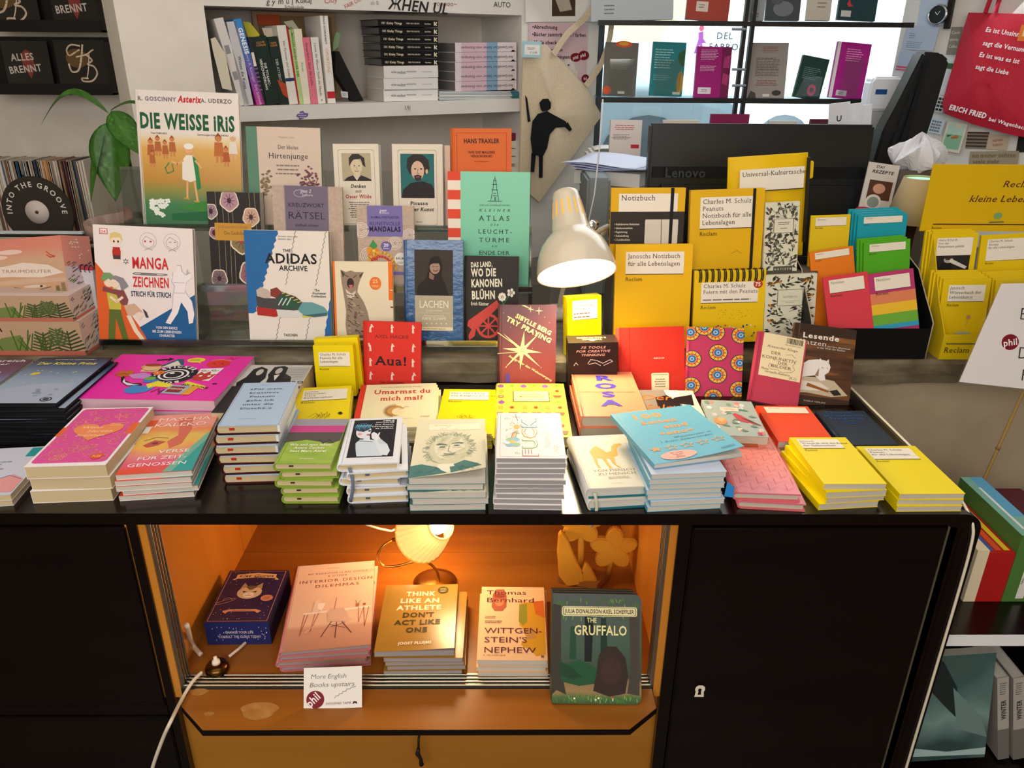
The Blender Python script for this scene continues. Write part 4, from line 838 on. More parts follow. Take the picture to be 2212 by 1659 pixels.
# --- big pink sticker book
rr = random.Random(8)
PK = '#f02fae'
A = [('e','#16131a',.55,.47,.165,.205),('e','#f3f0f3',.55,.47,.105,.13),('e','#16131a',.55,.47,.09,.11),('e','#f3f0f3',.55,.47,.07,.086),('e','#16131a',.55,.47,.055,.068),('e','#f6f3f6',.53,.44,.018,.02)]
A += [('t','#f6f3f6','STICKER',.55,.47,.045,{'arc': .128,'s': 'B','sp': .08}),('t','#f6f3f6','BOMB',.55,.47,.045,{'arc': .128,'s': 'B','rot': 180,'sp': .1})]
A += [('p','#16131a',[(.31,.12),(.39,.10),(.385,.07),(.43,.10),(.40,.16),(.395,.13),(.315,.16)]),('p','#2f5f74',[(.36,.34),(.46,.10),(.50,.1),(.55,.25)]),('p','#e9e4d6',[(.40,.32),(.47,.14),(.53,.25)]),('e','#f4e23a',.60,.12,.065,.06),('g','#4a4420',.555,.09,.645,.15,3),('p','#f4e23a',[(.62,.17),(.66,.2),(.64,.15)]),
      ('e','#e2382e',.79,.20,.085,.09),('l','#e2382e',[(.8,.12),(.84,.04),(.86,.08),(.9,.02)],.008),('e','#5a0f14',.76,.2,.008,.012),('e','#5a0f14',.82,.2,.008,.012),('l','#f2b04a',[(.72,.12),(.78,.1),(.86,.12)],.01),
      ('p','#f2f0f2',[(.70,.33),(.86,.30),(.84,.6),(.72,.58)]),('p','#c63a34',[(.70,.50),(.73,.4),(.76,.44),(.79,.38),(.81,.46),(.85,.44),(.83,.55),(.78,.6),(.72,.58)]),('e','#f2f0f2',.75,.49,.012,.02),('e','#f2f0f2',.81,.49,.012,.02),swirl('#16131a',.74,.37,.03,.006),swirl('#16131a',.81,.36,.03,.006),
      ('e','#d9a66a',.33,.30,.07,.06),('r','#e6c48f',.29,.3,.41,.42),('e','#a03a22',.33,.26,.06,.035),('l','#3a2418',[(.30,.38),(.34,.4),(.40,.38)],.006),('p','#c9692c',[(.14,.5),(.16,.38),(.19,.43),(.22,.38),(.26,.44),(.27,.52),(.2,.55)]),('l','#5a2a10',[(.15,.5),(.2,.47),(.25,.5)],.006),
      ('p','#c98fd6',[(.24,.5),(.33,.44),(.41,.50),(.38,.58),(.3,.58)]),('p','#16131a',[(.22,.52),(.26,.62),(.33,.68),(.40,.68),(.42,.72),(.32,.74),(.25,.66),(.21,.56)]),('p','#eceaf4',[(.24,.58),(.28,.66),(.35,.7),(.40,.71),(.32,.73),(.26,.66)]),
      ('e','#e8792c',.435,.44,.04,.05),('e','#5a2410',.425,.43,.005,.008),('e','#5a2410',.445,.43,.005,.008),('p','#3f7fd0',[(.38,.58),(.44,.52),(.46,.58),(.5,.6),(.46,.66),(.40,.66)]),('e','#6fb24a',.42,.57,.04,.04),('p','#3f8fd8',[(.33,.82),(.36,.72),(.42,.74),(.48,.72),(.52,.78),(.49,.86),(.42,.9),(.36,.88)]),('p','#f2e23a',[(.44,.7),(.5,.62),(.55,.66),(.6,.68),(.66,.72),(.6,.76),(.52,.74),(.48,.78)]),
      ('p','#f2e23a',[(.70,.62),(.86,.72),(.86,.78),(.68,.68)]),t('#1a1a1a','SOI BOOKS',.78,.735,.032,s='B',rot=-17),('p','#9fb7c9',[(.62,.70),(.76,.72),(.74,.9),(.6,.88)]),('p','#8a2c2c',[(.63,.73),(.73,.745),(.72,.86),(.62,.85)]),t('#f0e6e0','VISION',.675,.80,.03,s='b',rot=-5),('p','#e8a23a',[(.76,.72),(.82,.73),(.80,.9),(.74,.9)]),
      ('l','#7a1f6a',[(.53,.86),(.56,.78),(.58,.86),(.6,.8),(.59,.9)],.008),('e','#16131a',.9,.66,.018,.012)]
A += [('e','#f6f3f6',.55+.125*math.cos(a),.47+.155*math.sin(a),.008,.01) for a in (0.25,2.9,3.3,5.9)]
stack('paperback_book','large magenta paperback with cartoon stickers round an eye','book',[(261.7,760.7),(538.4,774.2),(466.5,869.2),(152.4,855.6)],3,'pb',PK,A,base=(158,925),low='large magenta paperback',jit=[(-.006,-.002,1),(-.015,-.004,2)],pg=pages('#e6c3cf','#cfa6b6'),spine='#d92c9a')
# --- black and white photograph book behind the blue quotation pile
A = [('r','#cfcfcd',0,0,1,.45),('r','#bdbdbb',.6,.05,.98,.35),('p','#161616',[(.02,.4),(.1,.28),(.12,.1),(.22,.04),(.34,.1),(.4,.3),(.36,.42),(.46,.42),(.44,.3),(.4,.22),(.42,.05),(.56,.02),(.64,.06),(.66,.2),(.78,.28),(.84,.48),(.3,.5),(.05,.48)]),('e','#c9c4be',.25,.17,.05,.07),('e','#c9c4be',.53,.14,.05,.07),('p','#e8e6e2',[(.5,.24),(.58,.22),(.56,.36)]),('r','#2a2a2a',0,.48,1,1)]
for i in range(6): A.append(('l','#8b8b89',[(.66,.1+.04*i),(.96,.1+.04*i)],.006))
A.append(t('#3a3a3a','HERO',.84,.42,.05,s='b'))
stack('paperback_book','thick paperback with black and white couple photograph cover','book',[(538.4,786.5),(668.2,791),(622,892),(458,892)],1,'pb','#b9b9b7',A,ztop=.905,pg=CREAMP,spine='#d0d0d0')
# --- middle row behind
A = reclam(('Loriot','Menschen','Tiere','Katastrophen'),.11,.07,.93,.33,sz=.034,lh=.05)+[('l','#5a4a18',[(.3+.05*i,.72+.05*(i % 3)),(.42+.05*i,.62+.04*(i % 2)),(.5+.03*i,.74)],.006) for i in range(6)]+[('p','#1b1a18',[(.8,.66),(.85,.63),(.9,.67),(.86,.7)])]
stack('paperback_book','yellow booklet pile left of the hedgehog hardcover, uppermost with a bird sketch','book',[(653.3,840.2),(765.2,830.4),(744,925),(610,935)],4,'pb',YEL,A,ztop=.893,low='yellow booklet left of the hedgehog hardcover',pg=OFFP,seed=6)
A = [('r','#d9382a',0,0,.075,1),t('#9c8f70','Tom McLaughlin & Polly Dunbar',.54,.09,.025,s='s',fit=.55),t('#cf4030','Umarmst du',.56,.24,.095,s='bs',fit=.74),t('#cf4030','mich mal?',.56,.40,.095,s='bs',fit=.55),('e','#c79a5c',.48,.64,.12,.12),('e','#ecdfb4',.53,.66,.08,.08)]
for k in range(26): a = 1.4+k*.13;A.append(('l','#9c6a34',[(.47+.08*math.cos(a),.64-.09*math.sin(a)),(.47+.13*math.cos(a),.64-.15*math.sin(a))],.005))
A += [('l','#9c6a34',[(.54,.62),(.62,.56),(.66,.57)],.006),('l','#b08a54',[(.4,.82),(.72,.82)],.004),t('#9c8f70','Insel',.86,.80,.03,s='s')]
stack('hardcover_book','pale green children hardcover with red title and hedgehog drawing','book',[(775.6,831.3),(941.2,827.7),(944.2,922),(765,925)],6,'hc','#ece5bd',A,base=(765,958),low='children hardcover with pale green pages edge',loff=(.006,0,0),pg=pages('#d9d3a4','#b5ad7c'),spine='#d9382a',back='#ece5bd',groove='#d0c99c')
A = reclam(('Marc-Uwe Kling','Die Känguru-Klassiker'),.13,.06,.88,.26,sz=.034,lh=.06)+[swirl('#5a4a18',.5+.1*math.cos(i),.68+.07*math.sin(i*2),.06,.005,i) for i in range(9)]
stack('paperback_book','yellow booklet with a scribbled line sketch between hedgehog book and fruit notebook','book',[(959,840.2),(1068,841.7),(1066,938),(938,935)],6,'pb',YEL,A,base=(940,966),low='yellow booklet right of the hedgehog hardcover',pg=OFFP,seed=5)
rr = random.Random(21);A = []
for i in range(9):
    for j in range(6):
        x,y = .09+.16*j+rr.uniform(-.01,.01),.05+.11*i
        if .24 < x < .78 and .14 < y < .42: continue
        k = (i*2+j*3) % 6
        if k == 0: A += [('e','#8a4f9c',x,y+.01,.045,.034),('p','#4f8a3a',[(x-.02,y-.02),(x,y-.04),(x+.02,y-.02)])]
        elif k == 1: A += [('p','#d9482c',[(x-.07,y-.02),(x+.07,y-.02),(x+.04,y+.02),(x-.04,y+.02)]),('p','#4f8a3a',[(x-.07,y-.005),(x-.04,y+.022),(x+.04,y+.022),(x+.07,y-.005),(x+.04,y+.035),(x-.04,y+.035)])]
        elif k == 2: A += [('l','#e8892c',[(x-.02+.02*q,y-.03),(x-.02+.02*q,y+.035)],.012) for q in range(3)]
        elif k == 3: A += [('e','#8fbf3a',x,y,.05,.025),('e','#5f9a2c',x-.01,y,.02,.012)]
        elif k == 4: A += [('r','#d9542c',x-.04,y-.02,x+.04,y+.03,.01),('r','#f2e6c0',x-.025,y-.005,x+.025,y+.012)]
        else: A += [('e','#d93a2c',x,y,.03,.024),('l','#5f9a2c',[(x,y-.02),(x+.03,y-.04)],.008)]
A += [('r','#3a2c14',.26,.17,.77,.38),('r','#f2ea9a',.27,.175,.76,.375),t('#5a4a24','Mein Gartenbuch',.52,.30,.028,s='bs',fit=.34),('g','#8a7a44',.32,.22,.7,.26,1,'c')]
stack('notebook','yellow notebook with fruit and vegetable pattern under the desk lamp','notebook',[(1070,828.3),(1219.3,828.3),(1234.2,943.1),(1064,943)],1,'hc','#f0e54a',A,base=(1066,966),pg=OFFP,groove='#d4c832')
# --- salmon pile
A = [('r','#e88668',.0,0,.03,1),t('#9c4a3a','BJÖRN VEDDER',.47,.065,.022,s='b',fit=.45)]+[t('#4a3fb5',s,.52,.22+.19*i,.115,s='Bs',sx=1.5) for i,s in enumerate('ROSA')]+[t('#c47258','VOM ZAUBER EINER FARBE',.5,.50,.022,fit=.86),t('#b55a3c','HarperCollins',.57,.955,.022,s='s',fit=.28)]
stack('hardcover_book','salmon hardcover with large violet letters running down its cover','book',[(1237,803),(1365.5,803),(1400,897),(1250,901)],2,'hc','#f2906c',A,base=(1249,950),low='salmon hardcover',pg=OFFP,spine='#ee8a66',groove='#d9785a')
for i in range(2):
    c = at_z(1232-9*i,905,TABLE);q = book_meshes('hc',.13,.085,.012,'#ee8a66',[],spine='#ee8a66',pg=OFFP,groove='#d9785a')
    mm = Matrix.Translation((c.x-.004-.006*i,c.y+.005,TABLE+.001)) @ Matrix.Rotation(math.radians(8),4,'Z') @ Matrix.Rotation(math.radians(-84),4,'Y') @ Matrix.Rotation(math.pi/2,4,'Z') 
    place('hardcover_book',['salmon hardcover standing on edge directly left of the salmon pile','outer salmon hardcover standing on edge beside the fruit notebook'][i],'book',q,mm)
A = [('r','#8a8278',0,0,.7,.7),('p','#f0ead8',[(.48,0),(.74,0),(.7,.22),(.52,.3)]),('p','#141212',[(.28,.2),(.5,.14),(.58,.24),(.62,.2),(.95,.12),(.9,.4),(.66,.36),(.74,.62),(.58,.6),(.56,.4),(.44,.56),(.26,.5)]),t('#e2732c','Der',.28,.27,.13,s='i',sx=1.1),t('#e2732c','Salon',.36,.52,.13,s='i')]
stack('paperback_book','cream paperback with black bow picture half hidden behind the sky blue one','book',[(1383.4,843.2),(1493.7,842.6),(1540,930),(1398,930)],2,'pb','#ece4cf',A,ztop=.888,low='cream paperback under the black bow cover',pg=OFFP)
# --- loose book front left, behind the pink heart pile
A = [('r','#2c2f36',0,.0,.14,.06),('p','#e6a0a0',[(.55,.75),(.8,.6),(.98,.7),(.98,.95),(.6,.95)]),('l','#4f5a8c',[(.5,.75),(.75,.62),(.95,.7)],.01),('r','#2f9c9c',.72,.03,.97,.22),('g','#8f97ac',.1,.3,.6,.6,6)]
stack('paperback_book','pale lilac book with pink corner at the lower left edge','book',[(-40,968),(87,968),(41,1075),(-120,1066)],2,'pb','#cfd2e2',A,ztop=.872,low='pale book beneath the lilac one at the left edge',pg=CREAMP)
# ------------------------------------------------------------ books standing on the sideboard against the ledge
def fig(col,x,y,s):
    """a small bending figure"""
    k = int(x*10+y*7) % 4;d = (-.3,.0,.35,.15)[k]
    return [('e',col,x+d*s,y-s*.95,s*.22,s*.16),('p',col,[(x-s*.2,y-s*.1),(x+d*s-s*.2,y-s*.75),(x+d*s+s*.25,y-s*.75),(x+s*.25,y-s*.05)]),('l',col,[(x-s*.05,y),(x-s*.1,y+s*.7)],s*.22),('l',col,[(x+s*.15,y),(x+s*.22,y+s*.7)],s*.22),('l',col,[(x+d*s,y-s*.6),(x+d*s+s*.5,y-s*.4),(x+d*s+s*.2,y-s*.8)],s*.14)]
A = [t('#5c1512','AXEL HACKE',.5,.26,.050,s='s',fit=.58),t('#2a0d0c','Aua!',.5,.69,.135,s='bs',fit=.56),t('#5c1512','Die Geschichte',.5,.985,.035,s='bsi',fit=.42)]
for y in (.12,.42,.66,.88):
    for x in (.13,.5,.86):
        if y > .6 and x == .5 and y < .8: continue
        A += fig('#f3d8c8',x,y,.07)
stand('hardcover_book','bright red hardcover with tiny white bending figures standing behind the hedgehog book','book',[(787.7,695.5),(909.7,695.5),(908.4,829),(779,831)],YL-.035,TABLE,14,.014,'hc','#d92c1c',A,ext=True,pg=OFFP,groove='#b52014')
berg = grad('berg',[(0,'#a3392c'),(.45,'#7a3a3c'),(1,'#5b4450')],'Y',.2,rough=.35)
def sp(cx,cy,n,r0,r1,asp,rot=0): return [(cx+(r0 if k % 2 == 0 else r1)*math.sin(k*math.pi/n+rot),cy-(r0 if k % 2 == 0 else r1)*math.cos(k*math.pi/n+rot)*asp) for k in range(2*n)]
A = [('p','#efe9a6',sp(.42,.58,4,.34,.055,.75,.1)),('p','#efe9a6',sp(.42,.58,4,.44,.04,.72,.75)),('e','#efe9a6',.43,.57,.07,.05),('e','#4a3a3a',.41,.56,.006,.005),('e','#4a3a3a',.45,.56,.006,.005),('l','#4a3a3a',[(.40,.585),(.43,.592),(.46,.585)],.006)]
A += [('p','#efe9a6',sp(x,y,4,r,r*.16,.75)) for x,y,r in ((.56,.05,.06),(.70,.07,.07))]+[('p','#efe9a6',[(.4,0),(.46,0),(.62,.07)]),('l','#efe9a6',[(.0,.35),(.38,.55)],.012),('l','#efe9a6',[(.0,.62),(.38,.6)],.010)]
A += [('e','#e6d9a0',x,y,.006,.005) for x,y in ((.1,.1),(.22,.28),(.8,.15),(.88,.22),(.6,.55),(.15,.8),(.75,.8),(.3,.15))]
A += [t('#efe9a6','SIBYLLE BERG',.60,.27,.055,s='B',rot=-27,fit=.68),t('#efe9a6','TRY PRAYING',.52,.34,.060,s='B',rot=-27,fit=.86),t('#efe9a6','Aus grüner den Weltuntergang',.56,.82,.028,s='b',rot=-30,fit=.86),('p','#6a4aa0',[(.14,.88),(.2,.88),(.22,1),(.14,1)])]
stand('hardcover_book','dark plum hardcover with pale star and slanted lettering standing under the desk lamp','book',[(1077,659.3),(1202,659.3),(1199.9,826.8),(1073,826.8)],YL-.035,TABLE,13,.015,'hc',berg,A,ext=True,pg=OFFP,spine='#7c4a4a',groove='#5a3536')
# yellow card boxes standing one behind the other
A = reclam(('Charles M. Schulz','Peanuts für alle','Lebenslagen'),.12,.16,.90,.50,sz=.055,small=2)
SD = {'top': [swirl('#6a5a10',.55,.5,.06,.006)],'left': [('r','#e3c208',0,0,1,1)]}
stand('card_box','yellow card box with cream title field standing left of the red hardcover','box',[(675.7,747.7),(763.7,744.7),(767,834),(684,836)],YL-.075,TABLE,6,.022,'box',YEL,A,ext=True,spine=YEL,side=SD)
stand('card_box','second yellow card box directly behind the front yellow one','box',[(677,731),(772,731),(774,742),(679,742)],YL-.045,TABLE,4,.020,'box',YEL,[],ext=True,spine=YEL,side=SD)
# black tool card box
W_ = '#f3b7a8'
A = [t(W_,'75 TOOLS',.5,.20,.075,s='bi',fit=.5),t(W_,'FOR CREATIVE',.5,.33,.075,s='bi',fit=.68),t(W_,'THINKING',.5,.46,.075,s='bi',fit=.48)]
A += [('l','#e8e2e0',[(.40,.72),(.46,.58),(.58,.62),(.70,.72),(.85,.60),(.90,.66),(.72,.8)],.012),('l','#e8e2e0',[(.42,.75),(.55,.7),(.66,.8)],.012),('l','#e8e2e0',[(.12,.78),(.16,.68),(.2,.76)],.012)]
SD = {'top': [t('#e8d89a','75 TOOLS FOR CREATIVE',.5,.28,.16,rot=180,s='b',fit=.6),t('#e8d89a','THINKING',.5,.52,.16,rot=180,s='b',fit=.4),('e','#e8d89a',.5,.7,.06,.1)]}
stand('card_box','black card box with pink hand lettering below the desk lamp','box',[(1225.9,740.6),(1335.9,740),(1333,801),(1228,803)],YL-.062,TABLE,3,.052,'box','#2a1d1c',A,ext=True,spine='#2a1d1c',side=SD)
# small yellow box on the ledge under the lamp
A = reclam(('Janosch','Wondrak für alle','Lebenslagen'),.15,.06,.88,.42,sz=.035,small=2)
stand('card_box','small yellow card box lit brightly right under the desk lamp shade','box',[(1228,642),(1302,640),(1296,745),(1224,764)],YL+.012,LEDGE,6,.03,'box',YEL,A,yaw=14,ext=True,spine=YEL)
# red linen box-binder and rosette notebook
A = [('r','#a91f12',.185,0,.195,1),t('#f3c9b8','MEDIUM',.62,.50,.022,s='b',fit=.16),('r','#eee2bd',.5,.72,.76,1.0,.02),('r','#7a6a4a',.52,.745,.74,.75),('g','#7a6a4a',.54,.80,.72,.95,4,'c')]
stand('ring_binder','large red linen binder with cream sticker standing right of the black card box','binder',[(1329.9,707),(1477.6,705.9),(1480.6,843),(1336,846)],YL-.055,TABLE,22,.022,'hc','red_linen',A,ext=True,pg=OFFP,groove='#a91f12')
A = []
for (x,y) in [(.06,.08),(.5,.07),(.95,.1),(.3,.0),(.56,.36),(.1,.46),(.95,.5),(.56,.68),(.1,.84),(.95,.88),(.5,1.0)]:
    for c,r,wob in (('#2b3550',.165,1),('#e7b73c',.150,1),('#d65a34',.11,0),('#e7b73c',.085,0),('#2f6fb0',.075,0),('#9fc7e0',.04,0),('#2f6fb0',.02,0)):
        P = []
        for k in range(48):
            a = k*math.pi/24;r2 = r*(1+(.05 if (k % 2 and wob) else 0));u,v = x+r2*math.cos(a),y+r2*.72*math.sin(a);P.append((min(1,max(0,u)),min(1,max(0,v))))
        A.append(('p',c,P))
    for k in range(12):
        a = k*math.pi/6;p0,p1 = (x+.085*math.cos(a),y+.061*math.sin(a)),(x+.14*math.cos(a),y+.10*math.sin(a))
        if all(0 < q < 1 for q in p0+p1): A.append(('l','#b5452c' if k % 2 else '#3a4a78',[p0,p1],.012))
stand('notebook','raspberry notebook with blue and yellow rosette pattern beside the red binder','notebook',[(1480.6,704.4),(1602.6,710.4),(1605.6,866),(1484,850)],YL-.062,TABLE,22,.014,'hc','#bd3560',A,ext=True,pg=OFFP,groove='#9c2a50')
A = [('r','#eeddb4',.13,.0,.97,.62),t('#4a3f30','Alexander Kluge',.54,.20,.034,s='s',fit=.62),t('#4a3f30','DER',.42,.29,.042,s='s',fit=.2),t('#4a3f30','KONJUNKTIV',.50,.365,.042,s='s',fit=.7),t('#4a3f30','DER',.58,.42,.042,s='s',fit=.2),t('#4a3f30','BILDER',.56,.475,.042,s='s',fit=.42),t('#4a3f30','Meine',.24,.53,.032,s='si',fit=.16),t('#4a3f30','virtuelle Kamera',.50,.565,.032,s='si',fit=.5),t('#4a3f30','(K.I.)',.82,.60,.034,s='si'),('l','#6a5d48',[(.34,.42),(.3,.47),(.36,.51),(.5,.5),(.6,.53),(.78,.5),(.84,.46),(.78,.40),(.84,.36)],.006),('l','#6a5d48',[(.62,.27),(.74,.25),(.82,.29)],.006)]
rr = random.Random(2);x = .60
while x < .93: w_ = rr.choice((.006,.01,.016));A.append(('r','#2c2620',x,.02,x+w_,.10));x += w_+rr.choice((.008,.012))
A.append(('g','#4a3f30',.58,.115,.95,.13,1))
stand('hardcover_book','raspberry linen hardcover with cream title label and barcode, leaning at a tilt','book',[(1641.8,718),(1750.2,734.5),(1716.4,877.7),(1610,867)],YL-.128,TABLE,33,.014,'hc','berry_linen',A,pg=OFFP,groove='#a52a44')
lib = texmat('library_photo',[(.3,'#2b1a12'),(.5,'#5d3a20'),(.62,'#96602f'),(.75,'#3b2418')],'noise',(6,40,1),detail=3,rough=.3)
A = [('r','#3a281e',0,.0,1,.12),('r','#5a3f2c',.07,0,.09,.9),('p','#c9b79a',[(0,.8),(.12,.66),(.4,.64),(.72,.66),(.96,.82),(.7,.86),(.3,.84),(.05,.86)]),('p','#e6dccb',[(.02,.78),(.14,.70),(.5,.70),(.66,.76),(.5,.80),(.1,.82)]),('p','#efe9e2',[(.16,.6),(.18,.5),(.28,.44),(.42,.42),(.54,.42),(.62,.46),(.64,.5),(.62,.56),(.56,.60),(.58,.66),(.5,.68),(.4,.62),(.3,.64),(.18,.66)]),('p','#efe9e2',[(.44,.44),(.46,.40),(.5,.43)]),('p','#efe9e2',[(.56,.43),(.6,.40),(.61,.45)]),('l','#6a5a50',[(.5,.51),(.53,.52)],.008),('l','#6a5a50',[(.58,.51),(.6,.52)],.008),('p','#9c7f68',[(.46,.52),(.4,.62),(.46,.63)]),
     ('p','#9a5a24',[(.3,.72),(.66,.79),(.64,.81),(.28,.76)]),('p','#2a2a20',[(.66,.79),(.78,.76),(.86,.82),(.74,.84)]),('r','#3f2a1c',0,.88,1,1),t('#d9cdbd','THIELE VERLAG',.44,.95,.016,s='s',fit=.36),t('#f4efe6','Lesende',.44,.17,.062,s='bs',fit=.6),t('#e6ded2','Katzen',.32,.25,.058,s='s',fit=.44),t('#e6ded2','und ihre Abenteuer',.74,.255,.022,s='s',fit=.38),t('#e6ded2','in der Welt der Bücher',.62,.285,.022,s='s',fit=.46)]
stand('hardcover_book','brown hardcover showing a white cat on open books before a library','book',[(1716.4,696.9),(1856,713.4),(1828,885.2),(1700,872)],YL-.100,TABLE,27,.016,'hc',lib,A,pg=OFFP,groove='#3a281e')
# ------------------------------------------------------------ front tier of the acrylic display
(TA,za),(TB,zb_),(TC_,zc) = TZ
A = [('p','#e0622a',[(0,.32),(.06,.38),(.3,.72),(.52,1),(0,1)]),('p','#1f5f97',[(.42,.88),(1,.57),(1,1),(.50,1)]),('r','#cf3232',.065,.03,.145,.078),('r','#f6efea',.072,.035,.138,.073),t('#cf3232','DK',.105,.067,.022,s='b')]
A += [('e','#e9d9a0',.225,.115,.065,.055),('e','#f6e3d2',.225,.13,.05,.042),('p','#e3ce86',[(.16,.12),(.17,.07),(.22,.055),(.28,.07),(.295,.13),(.26,.10),(.2,.105)]),('e','#4a2a2a',.205,.137,.010,.010),('e','#4a2a2a',.247,.137,.010,.010),('p','#b5302a',[(.18,.185),(.27,.185),(.265,.255),(.185,.255)]),('p','#4f3d3a',[(.185,.255),(.265,.255),(.262,.29),(.19,.29)]),('p','#f6e3d2',[(.195,.29),(.218,.29),(.216,.36),(.2,.36)]),('p','#f6e3d2',[(.235,.29),(.258,.29),(.255,.36),(.24,.36)]),('l','#f6e3d2',[(.185,.19),(.165,.26)],.014),('l','#f6e3d2',[(.268,.19),(.285,.26)],.014)]
for x in (.55,.79): A += [('e','#b8a8a8',x,.12,.085,.072),('e','#efe6e2',x,.12,.081,.068),('l','#b8a8a8',[(x-.06,.12),(x-.02,.08),(x+.06,.12),(x+.05,.16),(x,.185),(x-.05,.16),(x-.06,.12)],.006),('l','#b8a8a8',[(x-.04,.2),(x,.185),(x+.04,.2)],.006)]
A += [('e','#c43a50',.52,.125,.012,.008),('e','#c43a50',.575,.125,.012,.008),('l','#8a7a7a',[(.76,.125),(.775,.12),(.785,.125)],.006),('l','#8a7a7a',[(.81,.125),(.82,.12),(.83,.125)],.006)]
A += [t('#cf3030','MANGA',.56,.36,.095,s='b',fit=.37),t('#cf3030','ZEICHNEN',.56,.52,.085,s='b',fit=.37),t('#1c2a4a','STRICH FÜR STRICH',.555,.605,.044,s='b',fit=.41),('l','#4a4646',[(.40,.40),(.68,.40),(.73,.405),(.68,.415),(.40,.415),(.38,.407),(.40,.40)],.006),('l','#4a4646',[(.46,.407),(.62,.407)],.006)]
A += [('p','#26222a',sp(.315,.305,6,.035,.012,.85)),('e','#f0e8e4',.315,.305,.012,.010)]
A += [('p','#5f6f2e',[(.12,.72),(.23,.72),(.30,1),(.24,1),(.18,.8),(.16,1),(.09,1)]),('p','#c9c04a',[(.10,.56),(.2,.54),(.25,.6),(.24,.73),(.12,.73)]),('e','#f2dcc6',.13,.49,.05,.045),('p','#7aa06a',[(.05,.46),(.08,.41),(.15,.41),(.19,.44),(.18,.5),(.13,.46),(.08,.49)]),('e','#f2dcc6',.19,.50,.045,.04),('p','#8f8a92',[(.14,.46),(.2,.43),(.28,.45),(.33,.52),(.28,.55),(.26,.6),(.24,.5),(.2,.47)]),('p','#8a4a4a',[(.07,.53),(.16,.55),(.28,.56),(.32,.64),(.3,.7),(.24,.68),(.2,.6),(.06,.57)]),('p','#d6b296',[(.27,.69),(.38,.67),(.46,.74),(.31,.79)]),('p','#f2dcc6',[(.29,.78),(.34,.78),(.40,.9),(.48,1),(.43,1),(.36,.92)]),('p','#f2dcc6',[(.38,.76),(.43,.74),(.47,.77),(.42,.82)]),('p','#4f4046',[(.46,.71),(.50,.74),(.52,.79),(.49,.79)]),('l','#f2dcc6',[(.14,.62),(.2,.66),(.26,.62)],.026)]
A += [('p','#f3eeee',[(.83,.32),(.87,.32),(.88,.37),(.92,.40),(.96,.38),(.93,.34),(.98,.42),(.92,.46),(.9,.54),(.97,.63),(.99,.74),(.97,.82),(.93,.83),(.92,.72),(.86,.64),(.82,.74),(.74,.84),(.69,.83),(.76,.72),(.78,.58),(.8,.5),(.77,.46),(.79,.38),(.83,.37)]),('l','#a8a2b0',[(.83,.32),(.87,.32),(.88,.37),(.92,.40),(.96,.38)],.005),('l','#a8a2b0',[(.79,.38),(.77,.46),(.8,.5),(.78,.58),(.76,.72),(.69,.83)],.005),('l','#a8a2b0',[(.9,.54),(.97,.63),(.99,.74)],.005),('l','#a8a2b0',[(.79,.56),(.9,.56)],.005),('l','#a8a2b0',[(.79,.47),(.9,.47)],.004)]
A += [t('#f2eef2','VON DEN BASICS',.70,.885,.022,s='b',fit=.22),t('#f2eef2','BIS ZUM LEBENDIGEN',.70,.92,.022,s='b',fit=.30),t('#f2eef2','CHARAKTER',.70,.955,.022,s='b',fit=.16)]
stand('paperback_book','white drawing manual with cartoon figures and orange-blue corners, front tier left','book',[(205.7,489),(420,490.7),(420,736.3),(210.4,736.3)],TA,za,12,.012,'pb','#efe6e2',A,pg=WHP)
A = []
z = [(.0,.0)]
zig = []
for i in range(26): f_ = i/25;zig.append((.40-.32*f_*1.0+(.02 if i % 2 else 0),f_*.72))
A.append(('p','#2a6cab',[(0,0)]+zig+[(.06,.74),(0,.74)]))
A.append(('p','#2a6cab',[(1,.60),(1,1),(.90,1)]+[(.90+.1*(i/10)+(-.012 if i % 2 else 0)-.0,1-.4*i/10) for i in range(1,10)]))
for x0 in (.62,.98):
    P = [(x0-.30*f_-(.012 if i % 2 else 0)*1.3,f_) for i,f_ in [(i,i/44) for i in range(45)]]
    A.append(('l','#3a3636',[p for p in P if p[1] < .50],.005));A.append(('l','#3a3636',[p for p in P if p[1] > .77],.005))
A += [t('#4a4444','Christian Habermeier',.40,.055,.014,a='l'),t('#4a4444','Sebastian Jäger',.40,.078,.014,a='l'),t('#26221f','THE',.50,.185,.026,s='b'),t('#1e1a18','ADIDAS',.55,.285,.085,s='b',fit=.62),t('#1e1a18','ARCHIVE',.57,.350,.045,s='b',fit=.34),t('#26221f','The',.84,.53,.02,s='b'),t('#26221f','Footwear',.87,.557,.02,s='b'),t('#26221f','Collection',.86,.584,.02,s='b'),t('#26221f','TASCHEN',.50,.945,.022,s='b',fit=.17)]
A += [('p','#c6b8ac',[(.11,.53),(.17,.50),(.24,.52),(.30,.56),(.26,.62),(.12,.6)]),('p','#8a3a30',[(.28,.52),(.36,.50),(.44,.56),(.36,.6),(.28,.58)]),('p','#4a4848',[(.10,.58),(.2,.6),(.34,.60),(.42,.54),(.58,.58),(.66,.63),(.64,.70),(.4,.72),(.12,.7)]),('p','#2f5a44',[(.36,.6),(.44,.57),(.60,.62),(.62,.68),(.44,.70)]),('p','#6aa3a8',[(.66,.63),(.78,.63),(.92,.67),(.96,.71),(.93,.74),(.66,.75),(.6,.7)]),('p','#b5302a',[(.10,.68),(.34,.70),(.36,.76),(.32,.77),(.11,.755)]),('p','#dcdcd8',[(.34,.70),(.6,.71),(.66,.74),(.6,.77),(.36,.77)]),('p','#d9c94a',[(.64,.755),(.80,.745),(.80,.765),(.66,.77)]),('p','#3f6a70',[(.66,.75),(.96,.72),(.95,.75),(.8,.765)])]
for i in range(3): A.append(('l','#dfe6e2',[(.42+.05*i,.60),(.37+.05*i,.66)],.012))
